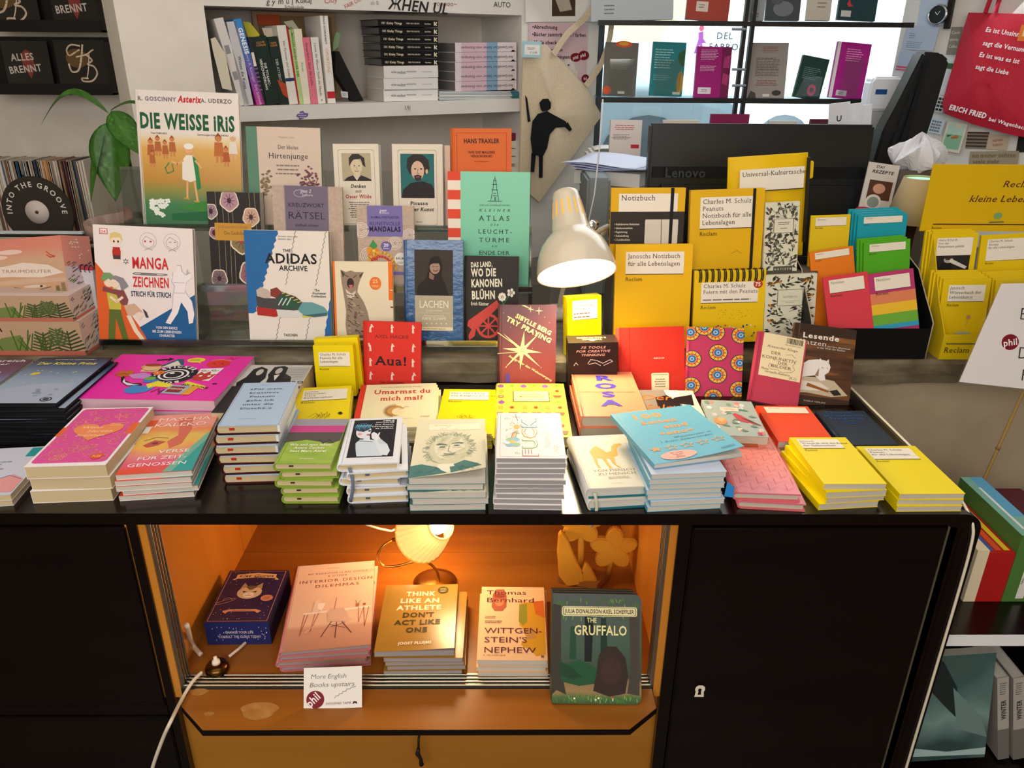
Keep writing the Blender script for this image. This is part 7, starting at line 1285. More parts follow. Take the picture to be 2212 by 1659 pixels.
A = [t('#2a2226','•Abrechnung',.05,.09,.055,a='l',s='b',fit=.42),t('#2a2226','•Bücher zammräumen / farben',.05,.20,.055,a='l',s='b',fit=.92),t('#2a2226','•Mails checken',.05,.32,.055,a='l',s='b',fit=.5),t('#2a2226','•Packerl stempeln',.05,.43,.055,a='l',s='b',fit=.52),t('#2a2226','wegbringen',.3,.54,.055,a='l',s='b',fit=.4),('e','#d6cbc4',.66,.68,.16,.14),('p','#e0d6cf',[(.5,.9),(.54,.6),(.7,.55),(.84,.7),(.84,1),(.55,1)]),('p','#cfc4be',[(.78,.6),(.92,.66),(.9,.76),(.8,.72)]),('e','#2a2428',.56,.76,.04,.025),('e','#4a4044',.68,.64,.02,.014),('e','#7d1424',.80,.52,.095,.07),('e','#7d1424',.94,.49,.095,.075),t('#f4ecec','phil',.80,.545,.05,s='b',rot=10),t('#f4ecec','phil',.93,.51,.05,s='b',rot=10),('e','#7d1424',.985,.86,.07,.07),t('#f4ecec','hil',.985,.88,.045,s='b')]
wpanel([(1142,50),(1272,50),(1264,190),(1142,190)],-.004,A,'#d9bcc4','note_sheet','pink handwritten to-do sheet with white dog picture on the pillar','note')
# the bag hangs as one soft quadrilateral
q4 = [(1131,98),(1180,96),(1267,190),(1300,250),(1165,437),(1122,400)]
P = pil(q4,-.045);b = empty('tote_bag','natural canvas tote bag with black ink print hanging on the pillar','bag',WM @ Matrix.Translation((P[0].x,-.045,P[0].z)))
inv = Matrix.Translation((-P[0].x,.045,-P[0].z))
mb = MB();mb.T = inv;pts = [(p.x,p.z) for p in P];cx = sum(p[0] for p in pts)/6;cz = sum(p[1] for p in pts)/6
vs = [(cx,-.062,cz)];R_ = 5;n = 0
ring = []
for k in range(6):
    a,b2 = pts[k],pts[(k+1) % 6]
    for j in range(5): ring.append((a[0]+(b2[0]-a[0])*j/5,a[1]+(b2[1]-a[1])*j/5))
N = len(ring)
for r in range(1,R_+1):
    f_ = r/R_
    for i,(x,z) in enumerate(ring): vs.append((cx+(x-cx)*f_,-.045-.017*(1-f_**2)+.004*math.sin(x*50+z*35)*(f_ < 1),cz+(z-cz)*f_))
fs = [(0,1+(i+1) % N,1+i) for i in range(N)]
for r in range(R_-1):
    for i in range(N): a = 1+r*N+i;b2 = 1+r*N+(i+1) % N;fs.append((a,b2,b2+N,a+N))
mb.add(vs,fs,'canvas',True);k = len(vs)-N
mb.add(vs[k:]+[(x,-.036,z) for x,y,z in vs[k:]],[(i,(i+1) % N,N+(i+1) % N,N+i) for i in range(N)]+[tuple(range(N,2*N))],'canvas')
mb.obj('body',parent=b)
def strap(P_,w_,nm='handle'):
    Q = smooth([aw(x,y,d) for x,y,d in P_],6);s = MB();s.T = inv
    vs = [];
    for i,p in enumerate(Q):
        d = (Q[min(i+1,len(Q)-1)]-Q[max(i-1,0)]).normalized();nn = Vector((d.z,0,-d.x)).normalized()*w_/2;vs += [p-nn,p+nn,p+nn+Vector((0,.003,0)),p-nn+Vector((0,.003,0))]
    fs = [(4*i+a,4*i+(a+1) % 4,4*i+4+(a+1) % 4,4*i+4+a) for i in range(len(Q)-1) for a in range(4)];s.add(vs,fs,'canvas');s.obj(nm,parent=b)
strap([(1196,118,-.055),(1225,75,-.055),(1262,40,-.055),(1285,5,-.05),(1290,-30,-.05)],.020)
strap([(1266,186,-.055),(1298,140,-.06),(1318,80,-.06),(1322,20,-.055),(1318,-30,-.05)],.020)
strap([(1268,30,-.05),(1285,0,-.05),(1296,-30,-.05)],.010)
# black ink print: a plain standing figure in a hooded coat, generic
ink = '#131418'
F_ = [[(1168,236),(1165,222),(1172,214),(1184,213),(1190,222),(1190,234),(1182,240),(1172,241)],[(1150,262),(1162,246),(1182,240),(1196,248),(1222,262),(1228,274),(1200,276),(1188,290),(1182,320),(1172,340),(1150,332),(1146,300)],[(1148,330),(1158,332),(1154,372),(1146,372)],[(1164,336),(1173,336),(1172,384),(1164,384)],[(1226,263),(1236,280),(1230,284),(1220,274)],[(1134,205),(1139,212),(1146,262),(1140,264)]]
s = MB();s.T = inv
for poly in F_:
    P = [aw(x,y,-.0665) for x,y in poly];s.add([(p.x,-.0665,p.z) for p in P],[tuple(range(len(P)))],ink)
s.obj('ink_print',parent=b)
wpanel([(1128,88),(1170,90),(1168,125),(1128,124)],-.068,[('r','#efece6',.12,.22,.92,.82),('g','#2a2a2a',.26,.36,.74,.52,2),t('#2a2a2a','€ 12,90',.6,.74,.12)],'#a9d0d6','price_tag','pale blue price tag with barcode pinned to the tote bag corner','tag',.0012)
m = MB();m.tube([at_y(1302,215,YL+.5),at_y(1294,330,YL+.42),at_y(1284,420,YL+.40),at_y(1268,495,YL+.36)],.002,'#cfd2d4',6);tag(m.obj('cord'),'thin white cable hanging down between tote bag and window','cord')
# ------------------------------------------------------------ window shelves
wsd = empty('window_shelf','black metal shelf frame in front of the window carrying books','shelf',Matrix.Translation((at_y(1600,218,YW).x,YW,1.0)))
inv = wsd.matrix_world.inverted()
SH = []
for (xa,xb,y) in ((1292,1972,50),(1292,1885,216)):
    a,b2 = at_y(xa,y,YW),at_y(xb,y,YW);zt_ = at_y(1600,y-4,YW).z;zb3 = at_y(1600,y+7,YW).z;SH.append(zt_+.0006)
    m = MB();m.T = inv;m.box(a.x,YW-.012,zb3,b2.x,YW,zt_,'black_metal');m.obj('shelf_rail',parent=wsd)
    m = MB();m.T = inv;m.box(a.x,YW,zt_-.004,b2.x,YW+.13,zt_,glass('shelf_glass','#dfeaf0',.12));m.obj('shelf_board',parent=wsd)
for px in (1590,1606):
    a = at_y(px,200,YW+.02);m = MB();m.T = inv;m.box(a.x-.006,YW+.001,.9,a.x+.006,YW+.02,2.0,'black_metal');m.obj('post',parent=wsd)
for y in (63,150,185):
    a = at_y(1598,y,YW-.01);m = MB();m.T = inv;m.tube([a-Vector((.025,0,0)),a+Vector((.02,0,0))],.004,'#8a9298',8);m.obj('clamp',parent=wsd)
def wbook(q,lab,col,A,k,lean=8,ext=False,hold=None,**kw):
    stand('paperback_book',lab,'book',q,YW+.035,SH[k],lean,.014,'pb',col,A,ext=ext,**kw)
GT = '#b9b4ae'
wbook([(1309,92),(1384,92),(1368,207),(1302,207)],'grey book with orange glow corners on the window shelf, first from left','#6a6660',[('e','#e0562c',.55,.03,.26,.06),('e','#e8a23a',.55,.02,.16,.035),('e','#d95a30',.12,.9,.14,.08),('r','#e6e2da',.45,.91,.66,.96),('g','#9a958e',.18,.3,.8,.5,8)],1)
wbook([(1412,90),(1486,92),(1470,207),(1402,207)],'teal book with yellow pineapple edge on the window shelf','#1f8088',[('g','#a5d0d0',.08,.12,.7,.5,8),('g','#7fb5b5',.08,.6,.6,.72,3),('e','#b58a3a',.9,.75,.1,.22),('p','#2f5a30',[(.8,.2),(.98,.12),(.98,.45),(.88,.4),(.78,.3)]),('r','#e6e2da',.7,.92,.92,.97)],1)
wbook([(1507,101),(1584,101),(1570,212),(1498,212)],'magenta book with barcode label on the window shelf left of the post','#a8187a',[('p','#7a1a50',[(.72,0),(1,0),(1,1),(.76,1)]),('p','#b53a78',[(.8,.2),(.98,.15),(.96,.4),(.78,.4)]),('p','#b53a78',[(.8,.5),(.98,.55),(.94,.75),(.78,.7)]),('g','#f0c6e0',.12,.05,.66,.26,7),('g','#f0c6e0',.12,.36,.66,.48,4),('r','#ecdfe6',.1,.79,.48,.92,.02),('g','#3a3a3a',.2,.82,.4,.88,2)],1)
wbook([(1620,93),(1706,92),(1692,213),(1613,212)],'grey text-covered book right of the window shelf post','#9c948c',[('g','#8a4a4a',.3,.06,.75,.18,4,'c'),('g','#4a4642',.18,.26,.86,.6,12),('g','#8a4a4a',.2,.66,.8,.78,3,'c'),('p','#4a4a40',[(.04,.96),(.1,.86),(.22,.9),(.26,1),(.04,1)]),('e','#3a3a34',.78,.9,.12,.05),('r','#d9d4cc',.42,.92,.6,.97)],1)
wbook([(1742,125),(1800,126),(1763,211),(1705,211)],'dark green slanted book with pink sign on the window shelf','#1f3f38',[('g','#6a8f86',.15,.25,.85,.55,7),('e','#d9406a',.62,.78,.16,.14),('e','#3a4a48',.62,.78,.08,.06)],1)
wbook([(1815,93),(1890,93),(1855,212),(1785,212)],'bright magenta slanted book at the right of the window shelf','#b0208a',[('r','#e9e2e6',0,0,.1,1),('g','#e6a6d0',.3,.1,.85,.34,6),('r','#d9cfd6',.2,.86,.52,.96),('g','#4a4a4a',.26,.88,.46,.94,2)],1)
for i,(q,lab,col,A) in enumerate((
 ([(1275,-40),(1455,-40),(1455,44),(1278,44)],'pale grey large book at the left of the upper window shelf','#c3ccd6',[('g','#7a8088',.16,.55,.3,.85,3)]),
 ([(1492,-40),(1585,-40),(1570,44),(1478,44)],'red-orange book on the upper window shelf','#b04a3c',[('r','#e6dcd4',.22,.52,.5,.78),('g','#3a3a3a',.28,.58,.44,.7,2)]),
 ([(1620,-40),(1660,-40),(1648,44),(1610,44)],'narrow light grey book on the upper window shelf','#a3a9b0',[('g','#4a4a4a',.2,.8,.8,.92,2)]),
 ([(1662,-40),(1735,-40),(1726,44),(1652,44)],'charcoal patterned book on the upper window shelf','#4a5058',[('e','#7a8088',.5,.7,.3,.2),('e','#5a6068',.3,.4,.2,.2)]),
 ([(1750,-40),(1805,-40),(1790,44),(1742,44)],'cream book on the upper window shelf','#cfc9bc',[('g','#8a8070',.4,.5,.8,.7,2)]),
 ([(1822,-40),(1905,-40),(1888,44),(1806,44)],'dark teal book with red star on the upper window shelf','#26424a',[('p','#c9404a',[(.2,.6),(.26,.45),(.3,.58),(.38,.64),(.26,.66)]),('r','#cfd2d0',.08,.76,.34,.92)]))):
    wbook(q,lab,col,A,0)
# acrylic holders in front of some books
for k,(q,y) in enumerate((([(1318,127),(1371,127),(1364,205),(1312,205)],YW+.012),([(1420,128),(1476,128),(1466,205),(1412,205)],YW+.012),([(1738,166),(1778,166),(1768,208),(1718,208)],YW+.012),([(1830,126),(1868,126),(1850,208),(1810,208)],YW+.012))):
    P = [at_y(x,yy,y) for x,yy in q];m = MB();m.prism([(p.x,max(p.z,SH[1])) for p in P],y-.0015,y,'acrylic','y')
    tag(m.obj('acrylic_holder'),'clear acrylic holder before the %s book on the window shelf' % ['grey glow','teal','dark green','bright magenta'][k],'display stand')
# books low on the sill, only tops visible above the monitor
for q,lab,col in (([(1535,246),(1618,246),(1618,262),(1535,262)],'magenta book top showing above the monitor near the post','#8a1f50'),([(1432,259),(1508,259),(1508,266),(1432,266)],'cream book edge above the left part of the monitor','#e0d4c4'),([(1750,257),(1822,257),(1822,266),(1750,266)],'maroon book top above the right part of the monitor','#5a2430'),([(1660,261),(1720,261),(1720,268),(1660,268)],'pale book top above the middle of the monitor','#d6cfc4')):
    a = at_y(q[0][0],q[0][1],YW-.02);b2 = at_y(q[1][0],q[1][1],YW-.02);m = MB();m.box(a.x,YW-.03,.896,b2.x,YW-.015,a.z,col);tag(m.obj('paperback_book'),lab,'book')
A = [('g','#c23a4a',.12,.10,.78,.22,3,'c'),('g','#4a4646',.10,.30,.66,.42,4),('r','#c42a3a',.68,.52,.94,.60)]
stand('paperback_book','white paperback with red lines standing behind the papers left of the monitor','book',[(1320,259),(1389,259),(1380,360),(1314,360)],2.45,.896,6,.02,'pb','#e6dcd6',A,ext=True,pg=OFFP)
# ------------------------------------------------------------ desk with monitor, papers, printer
ym = 2.0
a,b2 = at_y(1411,268,ym),at_y(1906,272,ym);lo = at_y(1385,420,ym-.0)
mon = empty('monitor','large black monitor seen from behind with raised maker lettering','monitor',Matrix.Translation(((a.x+b2.x)/2,ym,.896)))
W_ = b2.x-a.x;H_ = a.z-.896
m = MB();m.T = Matrix.Rotation(math.radians(-3),4,'X');zb4 = .06
m.prism([(-W_/2,H_),(W_/2,H_),(W_/2,zb4),(-W_/2,zb4)],.012,.045,'black_plastic','y');o = m.obj('panel',parent=mon,bevel=.006)
m = MB();m.T = Matrix.Rotation(math.radians(-3),4,'X');m.prism([(-W_*.45,H_*.66),(W_*.45,H_*.66),(W_*.40,zb4+.03),(-W_*.40,zb4+.03)],-.012,.013,'black_plastic','y');m.obj('rear_cover',parent=mon,bevel=.006)
m = MB();m.T = Matrix.Rotation(math.radians(-3),4,'X');m.box(-W_*.48,.005,H_*.70,W_*.48,.012,H_*.76,'#0b0c0e');m.obj('vent_strip',parent=mon)
m = MB();m.T = Matrix.Rotation(math.radians(-3),4,'X');c_ = at_y(1438,385,ym-.0125);
m.art([t('#3a3f42','Lenovo',0,1,.045,s='b',a='l')],1,.5,.0,Matrix.Translation((c_.x-(a.x+b2.x)/2,-.013,c_.z-.896)) @ Matrix.Rotation(math.pi/2,4,'X'));m.obj('lettering',parent=mon)
m = MB();m.box(-.03,.005,.0,.03,.03,.12,'black_plastic');m.box(-.12,-.06,0,.12,.10,.012,'black_plastic');m.obj('stand',parent=mon,bevel=.003)
# paper pile left of the monitor
yp = 2.12;rr = random.Random(15);z = .896;k = 0
x0_ = at_y(1288,520,yp).x;x1_ = at_y(1345,520,yp).x;zt_ = at_y(1345,400,yp).z
while z < zt_-.004:
    th_ = rr.uniform(.003,.009);w_ = (x1_-x0_)+.12;m = MB();m.box(-w_/2,-.1,0,w_/2,.1,th_-.0005,rr.choice(['#b9b6b4','#8f8d8c','#cfcac4','#a8a5a4','#77757a']))
    tag(m.obj('magazine',mat=Matrix.Translation(((x0_+x1_)/2+.03+rr.uniform(-.012,.012),yp+.1,z)) @ Matrix.Rotation(rr.uniform(-.12,.12),4,'Z')),'magazine in the untidy pile left of the monitor, %s from the bottom' % nth(k+1),'magazine','untidy magazine pile left of the monitor');z += th_;k += 1
m,w,h = lay([(1272,358),(1325,338),(1388,372),(1330,398)],at_y(1330,398,yp).z)
b = MB();c_ = at_y(1335,385,yp)
m2 = Matrix.Translation((c_.x,yp+.08,zt_)) @ Matrix.Rotation(-.45,4,'Z')
b = MB();b.box(-.085,-.09,0,.10,.10,.035,'#dedcd6');b.art([('r','#3f8a9c',.1,.2,.35,.8),('r','#d9e4e6',.4,.2,.6,.8)],.185,.035,0,Matrix.Translation((-.085,-.0905,0)) @ Matrix.Rotation(math.pi/2,4,'X'))
tag(b.obj('cardboard_box',mat=m2),'flat white box with teal label on the magazine pile','box')
for i in range(4):
    b = MB();b.grid(6,6,lambda u,v: ((u-.5)*.21,(v-.5)*.24,.004*math.sin(u*5+i)+.003*math.cos(v*6)),'#c9d2ec' if i else '#d3dcf2',.0004);tag(b.obj('paper_sheet',mat=m2 @ Matrix.Translation((.006*i-.01,.004*i,.041+.004*(3-i))) @ Matrix.Rotation(.04*i,4,'Z')),'loose white sheet lying on the flat white box, %s of them' % ORD[i+1],'paper')
b = MB();a = at_y(1272,330,2.5);e_ = at_y(1366,352,2.5);b.box(a.x,2.5,.896,e_.x,2.64,a.z,'#d9d8d4');tag(b.obj('printer',bevel=.01),'pale grey printer standing by the window behind the paper pile','printer')
b = MB();b.grid(4,3,lambda u,v: (a.x+.02+.10*u,2.52+.1*v,a.z+.006+.006*math.sin(u*4)),'#e9e8e4',.0005);tag(b.obj('paper_sheet'),'crumpled white sheet on top of the pale grey printer','paper')
b = MB();b.box(0,0,0,.06,.2,at_y(1275,385,1.98).z-.896,'#7f898c');p_ = at_y(1264,500,1.98);tag(b.obj('file_box',mat=Matrix.Translation((p_.x,1.98,.896)),bevel=.006),'grey filing box standing left of the magazine pile','box')
c_ = at_y(1386,347,2.3);b = MB();b.T = Matrix.Translation((c_.x,2.3,.896));b.lathe([(0,0),(.022,0),(.026,c_.z-.896),(.022,c_.z-.90),(.02,.05),(0,.05)],'#c4c0a8',20);b.lathe([(.0265,c_.z-.901),(.027,c_.z-.896),(.022,c_.z-.896)],'#3f8ab5',20);tag(b.obj('cup'),'cream cup with blue rim left of the monitor','cup')
# ------------------------------------------------------------ notebooks on the right side of the ledge
Ya,Yb2 = YL+.055,YL+.115
def riser2():
    a = at_y(1322,600,Yb2).x;e_ = at_y(1760,600,Yb2).x;r = empty('display_block','grey display block behind the yellow notebooks','display stand',Matrix.Translation((a,Yb2,LEDGE+.0005)))
    m = MB();m.box(0,-.012,0,e_-a,.10,at_y(1400,580,Yb2).z-LEDGE-.002,'#5c564c');m.obj('block',parent=r)
    return at_y(1400,580,Yb2).z
zr = riser2()
A = reclam(('Notizbuch',),.105,.10,.90,.42,sz=.095,bar='#2b241e',brand=False)+[('r','#332c26',0,.42,1,1)]
A += [t('#e9e0d0',s,.055,.66+.07*i,.034,a='l',s='bs',fit=fw) for i,(s,fw) in enumerate((('• Punktkariertes Notizseiten',.34),('• Inhaltsverzeichnis',.25),('• Paginierung',.18),('• Fadenheftung',.2),('• 2 Lesebändchen',.22)))]
A += [('r','#d9d0c4',.47,.56,.92,1,.015),('l','#2b241e',[(.69,.56),(.70,1)],.008),('r','#17130f',.80,0,.845,1)]
stand('notebook','yellow notebook with dark paper sleeve and elastic band behind the desk lamp','notebook',[(1320.2,404.5),(1480.6,407.5),(1476,527),(1318,526)],Yb2,zr,7,.014,'pb','#e6b40a',A,ext=True,pg=YEL)
A = reclam(('Charles M. Schulz','Peanuts','Notizbuch für alle','Lebenslagen'),.135,.09,.88,.475,sz=.055,lh=.086)+[('r','#17130f',.84,0,.88,1),('l','#8a7a2a',[(.58,.8),(.66,.76),(.72,.8)],.005)]
stand('notebook','yellow notebook with white title field and black elastic band, back row centre','notebook',[(1489.6,408.4),(1649.3,409.6),(1646,582),(1490,582)],Yb2,zr,7,.016,'pb','#e6b40a',A,ext=True,pg=YEL)
A = reclam(('Janoschs Notizbuch','für alle Lebenslagen'),.135,.085,.89,.345,sz=.050,lh=.088)
stand('notebook','large yellow notebook lit by the desk lamp, front row left','notebook',[(1329.9,528),(1495,528),(1491,710),(1326,708)],Ya,LEDGE,9,.016,'pb','#f0bd08',A,ext=True,pg=YEL)
A = reclam(('Charles M. Schulz','Feiern mit den Peanuts'),.10,.16,.90,.44,sz=.052,lh=.078,small=1)+[('e','#c23a2c',.895,.20,.065,.055),t('#f4efe4','75',.895,.225,.05,s='b')]
rr = random.Random(44);A += [('e','#5a4a1a',rr.uniform(.34,.84),rr.uniform(.54,.68),.005,.004) for i in range(28)]
A += [('e',rr.choice(['#c9442c','#2a4f8a','#e08a3a','#3a8a50','#f0e6d0']),rr.uniform(.28,.94),rr.uniform(.76,.92),.014,.011) for i in range(46)]
m,w,h = stand('spiral_notebook','yellow wire-bound top-spiral notebook with small red badge, front row','notebook',[(1498,583.8),(1652.4,583.8),(1649.3,740.6),(1498,738)],Ya,LEDGE,9,.012,'pb','#f0c80a',A,pg=YEL)
sn = [o for o in COL.objects if o.get('label','').startswith('yellow wire-bound')][0]
for k in range(11):
    q = MB();x = w*(.07+.086*k);q.tube([(x+dx,h-.012+.014*math.cos(a),.006+.011*math.sin(a)) for dx in (0,) for a in [i*math.pi/8 for i in range(16)]],.0012,'#231f1c',6,True);q.tube([(x+.0035,h-.012+.014*math.cos(a),.006+.011*math.sin(a)) for a in [i*math.pi/8 for i in range(16)]],.0012,'#231f1c',6,True);q.obj('wire_ring',parent=sn)
rr = random.Random(19)
def sprig(n,cols,cut=None):
    A = []
    for i in range(n):
        x,y,a = rr.uniform(.05,.95),rr.uniform(.02,.98),rr.uniform(0,6.28)
        if cut and any(u0-.03 < x < u1+.03 and v0-.02 < y < v1+.02 for u0,v0,u1,v1 in cut): continue
        L = rr.uniform(.05,.09);dx,dy = math.cos(a)*L,math.sin(a)*L*.5;P = [(x-dx,y-dy),(x+dy*.6,y-dx*.25),(x+dx,y+dy),(x-dy*.6,y+dx*.25)]
        P = [(min(1,max(0,p[0])),min(1,max(0,p[1]))) for p in P];A.append(('p',rr.choice(cols),P))
        if i % 3 == 0: A.append(('l',cols[0],[P[0],(min(1,max(0,x-dx*2)),min(1,max(0,y-dy*2.2)))],.008))
    return A
LT = '#dfdcc4'
A = sprig(230,['#3a3830','#4f4d40','#6a6858'],[(.26,.23,.84,.43),(.3,.9,.86,.98)])+[('r','#3a3830',.26,.23,.84,.43),('r',LT,.275,.235,.825,.425),('g','#5a584a',.34,.27,.76,.32,2,'c'),('g','#5a584a',.45,.35,.65,.38,1,'c'),('r','#3a3830',.3,.90,.86,.98),('r','#5a584a',.32,.91,.84,.97),t(LT,'NOTIZEN',.58,.95,.022,sp=.5,s='b')]
stand('notebook','slim ivory notebook with black leaf pattern beside the yellow pouch','notebook',[(1650,436.2),(1724,436.8),(1724.7,590),(1652,590)],Yb2-.01,zr-.02,8,.012,'pb',LT,A,ext=True,pg=OFFP)
A = sprig(120,['#3f3f34','#55553f','#2f3028'],[(.24,.25,.74,.52)])
for i in range(12):
    x,y = rr.choice([rr.uniform(.08,.22),rr.uniform(.8,.9),rr.uniform(.1,.9)]),rr.uniform(.06,.95)
    if .2 < x < .78 and .2 < y < .56: continue
    s_ = rr.choice((-1,1));A += [('p','#c9902c',[(x-s_*.06,y+.02),(x-s_*.02,y-.02),(x+s_*.04,y-.02),(x+s_*.03,y+.02)]),('p','#6a4a2c',[(x-s_*.02,y-.02),(x+s_*.05,y-.03),(x+s_*.09,y+.04),(x,y+.005)]),('e','#5a4a34',x-s_*.05,y-.01,.018,.014)]
A += [('r','#3a3830',.24,.25,.74,.52),('r',LT,.25,.256,.73,.514),t('#5a584a','NOTIZBUCH',.49,.385,.028,s='s',fit=.28),('r','#5a584a',.3,.44,.68,.443),('g','#5a584a',.38,.455,.6,.475,1,'c')]
stand('notebook','ivory notebook with small yellow birds pattern and framed title','notebook',[(1651.6,592.9),(1765.3,592),(1758,720),(1652,722)],Ya,LEDGE,9,.012,'pb',LT,A,ext=True,pg=OFFP)
# pouch
m,w,h,av = stand_m([(1575,336),(1746,337),(1750,552),(1580,552)],Yb2+.05,zr,5,0,.03,True)
b = empty('zip_pouch','yellow fabric zip pouch with white title field behind the notebooks','pouch',m)
q = MB();hv = h-av[0]
def pf(u,v): return (w*u,h*v,.03*math.sin(math.pi*min(1,max(0,u)))**.5*math.sin(math.pi*min(1,max(0,v*.96)))**.4*.9+.004+.002*math.sin(9*u+4*v))
q.grid(16,20,pf,'#edc20c',0);q.box(0,0,0,w,h,.005,'#edc20c')
q2 = MB();q2.art(reclam(('Universal-Kulturtasche',),.10,.12,.90,.33,sz=.044),w,hv,.036,Matrix.Translation((0,av[0],0)))
q.obj('body',parent=b);q2.obj('title_field',parent=b)
q = MB();q.box(w*1.0,h-.055,.0,w+.014,h-.018,.006,'#edc20c');q.obj('loop',parent=b,bevel=.002)
q = MB();q.box(w-.002,.03,-.002,w+.004,h-.01,.012,'#2a261c');q.obj('zip',parent=b)
# ------------------------------------------------------------ black counter display with small coloured booklets
yb_ = YL+.008
fl,fr = at_y(1752,710,yb_),at_y(2014,708,yb_);top = fl.z;
tb = empty('counter_display','black cardboard counter display holding small coloured note booklets','display stand',Matrix.Translation((fl.x,yb_,LEDGE+.0005)))
W_ = fr.x-fl.x;BK = '#0c0b0c';hf = top-LEDGE
q = MB();q.box(0,0,0,W_,.002,hf,BK);q.obj('front_panel',parent=tb)
q = MB();q.box(0,.002,0,W_,.15,.002,BK);q.obj('bottom_panel',parent=tb)
hb = at_y(1960,585,yb_+.10).z-LEDGE+.02
for x,nm in ((-.001,'side_panel'),(W_-.001,'side_panel')):
    q = MB();q.prism([(0,0),(0,hf+.012),(.01,hf+.022),(.05,hf+.055),(.10,hf+.10),(.15,hf+.115),(.15,0)],x,x+.002,BK,'x');q.obj(nm,parent=tb)
    q = MB();q.tube([(x+.001,0,0),(x+.001,0,hf+.012),(x+.001,.01,hf+.022),(x+.001,.05,hf+.055),(x+.001,.10,hf+.10),(x+.001,.15,hf+.115)],.0013,'#b8a890',5);q.obj('cut_edge',parent=tb)
q = MB();q.box(0,.15,0,W_,.152,hf+.115,BK);q.obj('back_panel',parent=tb)
NT = lambda bar='#332a20': [('r','#efe6d4',.12,.07,.90,.31),t('#7a6f60','Notizen',.16,.15,.05,a='l',s='s'),('r',bar,.12,.31,.90,.318),t('#4a3b28','Reclam',.12,.39,.05,a='l',s='s')]
def small(q4,col,lab,Y,A=None,n=1,lean=12,z=None,**k):
    stand('note_booklet',lab,'notebook',q4,Y,z or LEDGE+.03,lean,.005,'pb',col,A or NT(),ext=True,n=n,low=lab,group='small note booklets' if n > 1 else None,shift=(-.004,.004),gap=.002,pg=WHP,**k)
small([(1767,595),(1868,594),(1893,707),(1800,706)],'#d9404c','red note booklet at the front left of the black counter display',YL+.018,lean=20)
RBW = [('r','#b83a70',0,0,1,.36),('r','#e0845a',0,.36,1,.55),('r','#eebf30',0,.55,1,.73),('r','#6fae3c',0,.73,1,.92),('r','#35a0c9',0,.92,1,1)]+NT()
small([(1866,588),(1965,587),(1993,707),(1896,706)],'#b83a70','rainbow striped note booklet at the front right of the black counter display',YL+.018,RBW,lean=20)
small([(1745,539),(1838,538),(1852,595),(1756,595)],'#ea7f1c','orange note booklet in the middle left of the counter display',YL+.075,lean=14)
small([(1864,520),(1962,521),(1968,590),(1868,588)],'#54ae22','green note booklet in the middle right of the counter display',YL+.070,n=3,lean=10)
small([(1750,464),(1837,465),(1832,539),(1750,537)],'#e6c41c','yellow note booklet at the back left of the counter display',YL+.125,lean=8)
small([(1852,463),(1960,464),(1955,522),(1852,520)],'#1d9fb2','turquoise note booklet at the back right of the counter display',YL+.125,n=4,lean=6)
# ------------------------------------------------------------ yellow header display at the right
yy = YL+.006
hd = empty('counter_display','yellow cardboard display with tall printed header card at the right edge','display stand',Matrix.Translation((at_y(2033,760,yy).x,yy,LEDGE+.0005)))
x0 = at_y(2033,760,yy).x;zf = at_y(2033,724,yy).z-LEDGE
q = MB();q.box(0,0,0,.30,.002,zf,'#e9cb12');q.art([('r','#221a10',.02,.34,.55,.375),t('#4a3b18','Reclam',.015,.72,.22,a='l',s='s')],.30,zf,0,Matrix.Translation((0,-.0003,0)) @ Matrix.Rotation(math.pi/2,4,'X'));q.obj('front_panel',parent=hd)
zh = at_y(1986,500,yy+.13).z-LEDGE
q = MB();q.prism([(0,0),(0,zf),(.05,zf+.06),(.13,zh),(.15,zh),(.15,0)],-.002,0,'#e6c41c','x');q.obj('side_panel',parent=hd)
q = MB();q.box(0,.002,0,.30,.15,.002,'#c9a814');q.obj('bottom_panel',parent=hd)
HY = yy+.15;P = [at_y(x,y,HY) for x,y in ((2018,355),(2290,352),(2290,499),(1986,499))]
m,w,h = rect_fit([P[0]+Vector((-.012,0,0)),P[1],P[2],P[3]])
m = Matrix.Translation((P[3].x,HY,P[3].z)) @ Matrix.Rotation(math.pi/2-.02,4,'X');w = P[2].x-P[3].x;h = P[0].z-P[3].z;ox = P[0].x-P[3].x
q = MB();q.prism([(0,0),(w,0),(w,h),(ox,h)],-.002,0,'#dfb60c');
INK = '#4a1a2a'
q.art([t(INK,'Reclams',.51,.33,.095,s='si',a='l',fit=.27),t(INK,'kleine Lebenskünstler',.30,.55,.095,s='si',a='l',fit=.72),('r',INK,.085,.885,1,.90),t('#5a3a14','Reclam',.08,.965,.035,s='s',a='l'),('e','#7fa86a',.53,.76,.03,.05),('l','#5a7a4a',[(.48,.86),(.58,.85)],.008)],w,h,.0003)
o = q.obj('header_card',parent=hd);o.matrix_parent_inverse = hd.matrix_world.inverted();o.matrix_world = m
ph = [('r','#2a2623',.13,.55,.88,.98),('e','#b5aca4',.42,.66,.1,.08),('l','#1c1a18',[(.36,.65),(.42,.65),(.48,.65)],.02),('p','#d9d2c9',[(.46,.62),(.84,.84),(.80,.9),(.44,.72)]),('p','#1c1a18',[(.2,.95),(.28,.74),(.5,.74),(.55,.95)]),('e','#3a302a',.41,.6,.1,.04)]
def yb(q4,lab,lines,Y,z,n=1,extra=(),lean=6,top=.40,**k):
    stand('paperback_book',lab,'book',q4,Y,z,lean,.0065,'pb','#e9c80e',reclam(lines,.13,.11,.90,top,sz=.052 if top > .35 else .038)+list(extra),ext=True,n=n,low=lab,group='yellow booklets in the yellow display' if n > 1 else None,shift=(-.0035,.0035),gap=.001,pg=WHP,yaw=-3,**k)
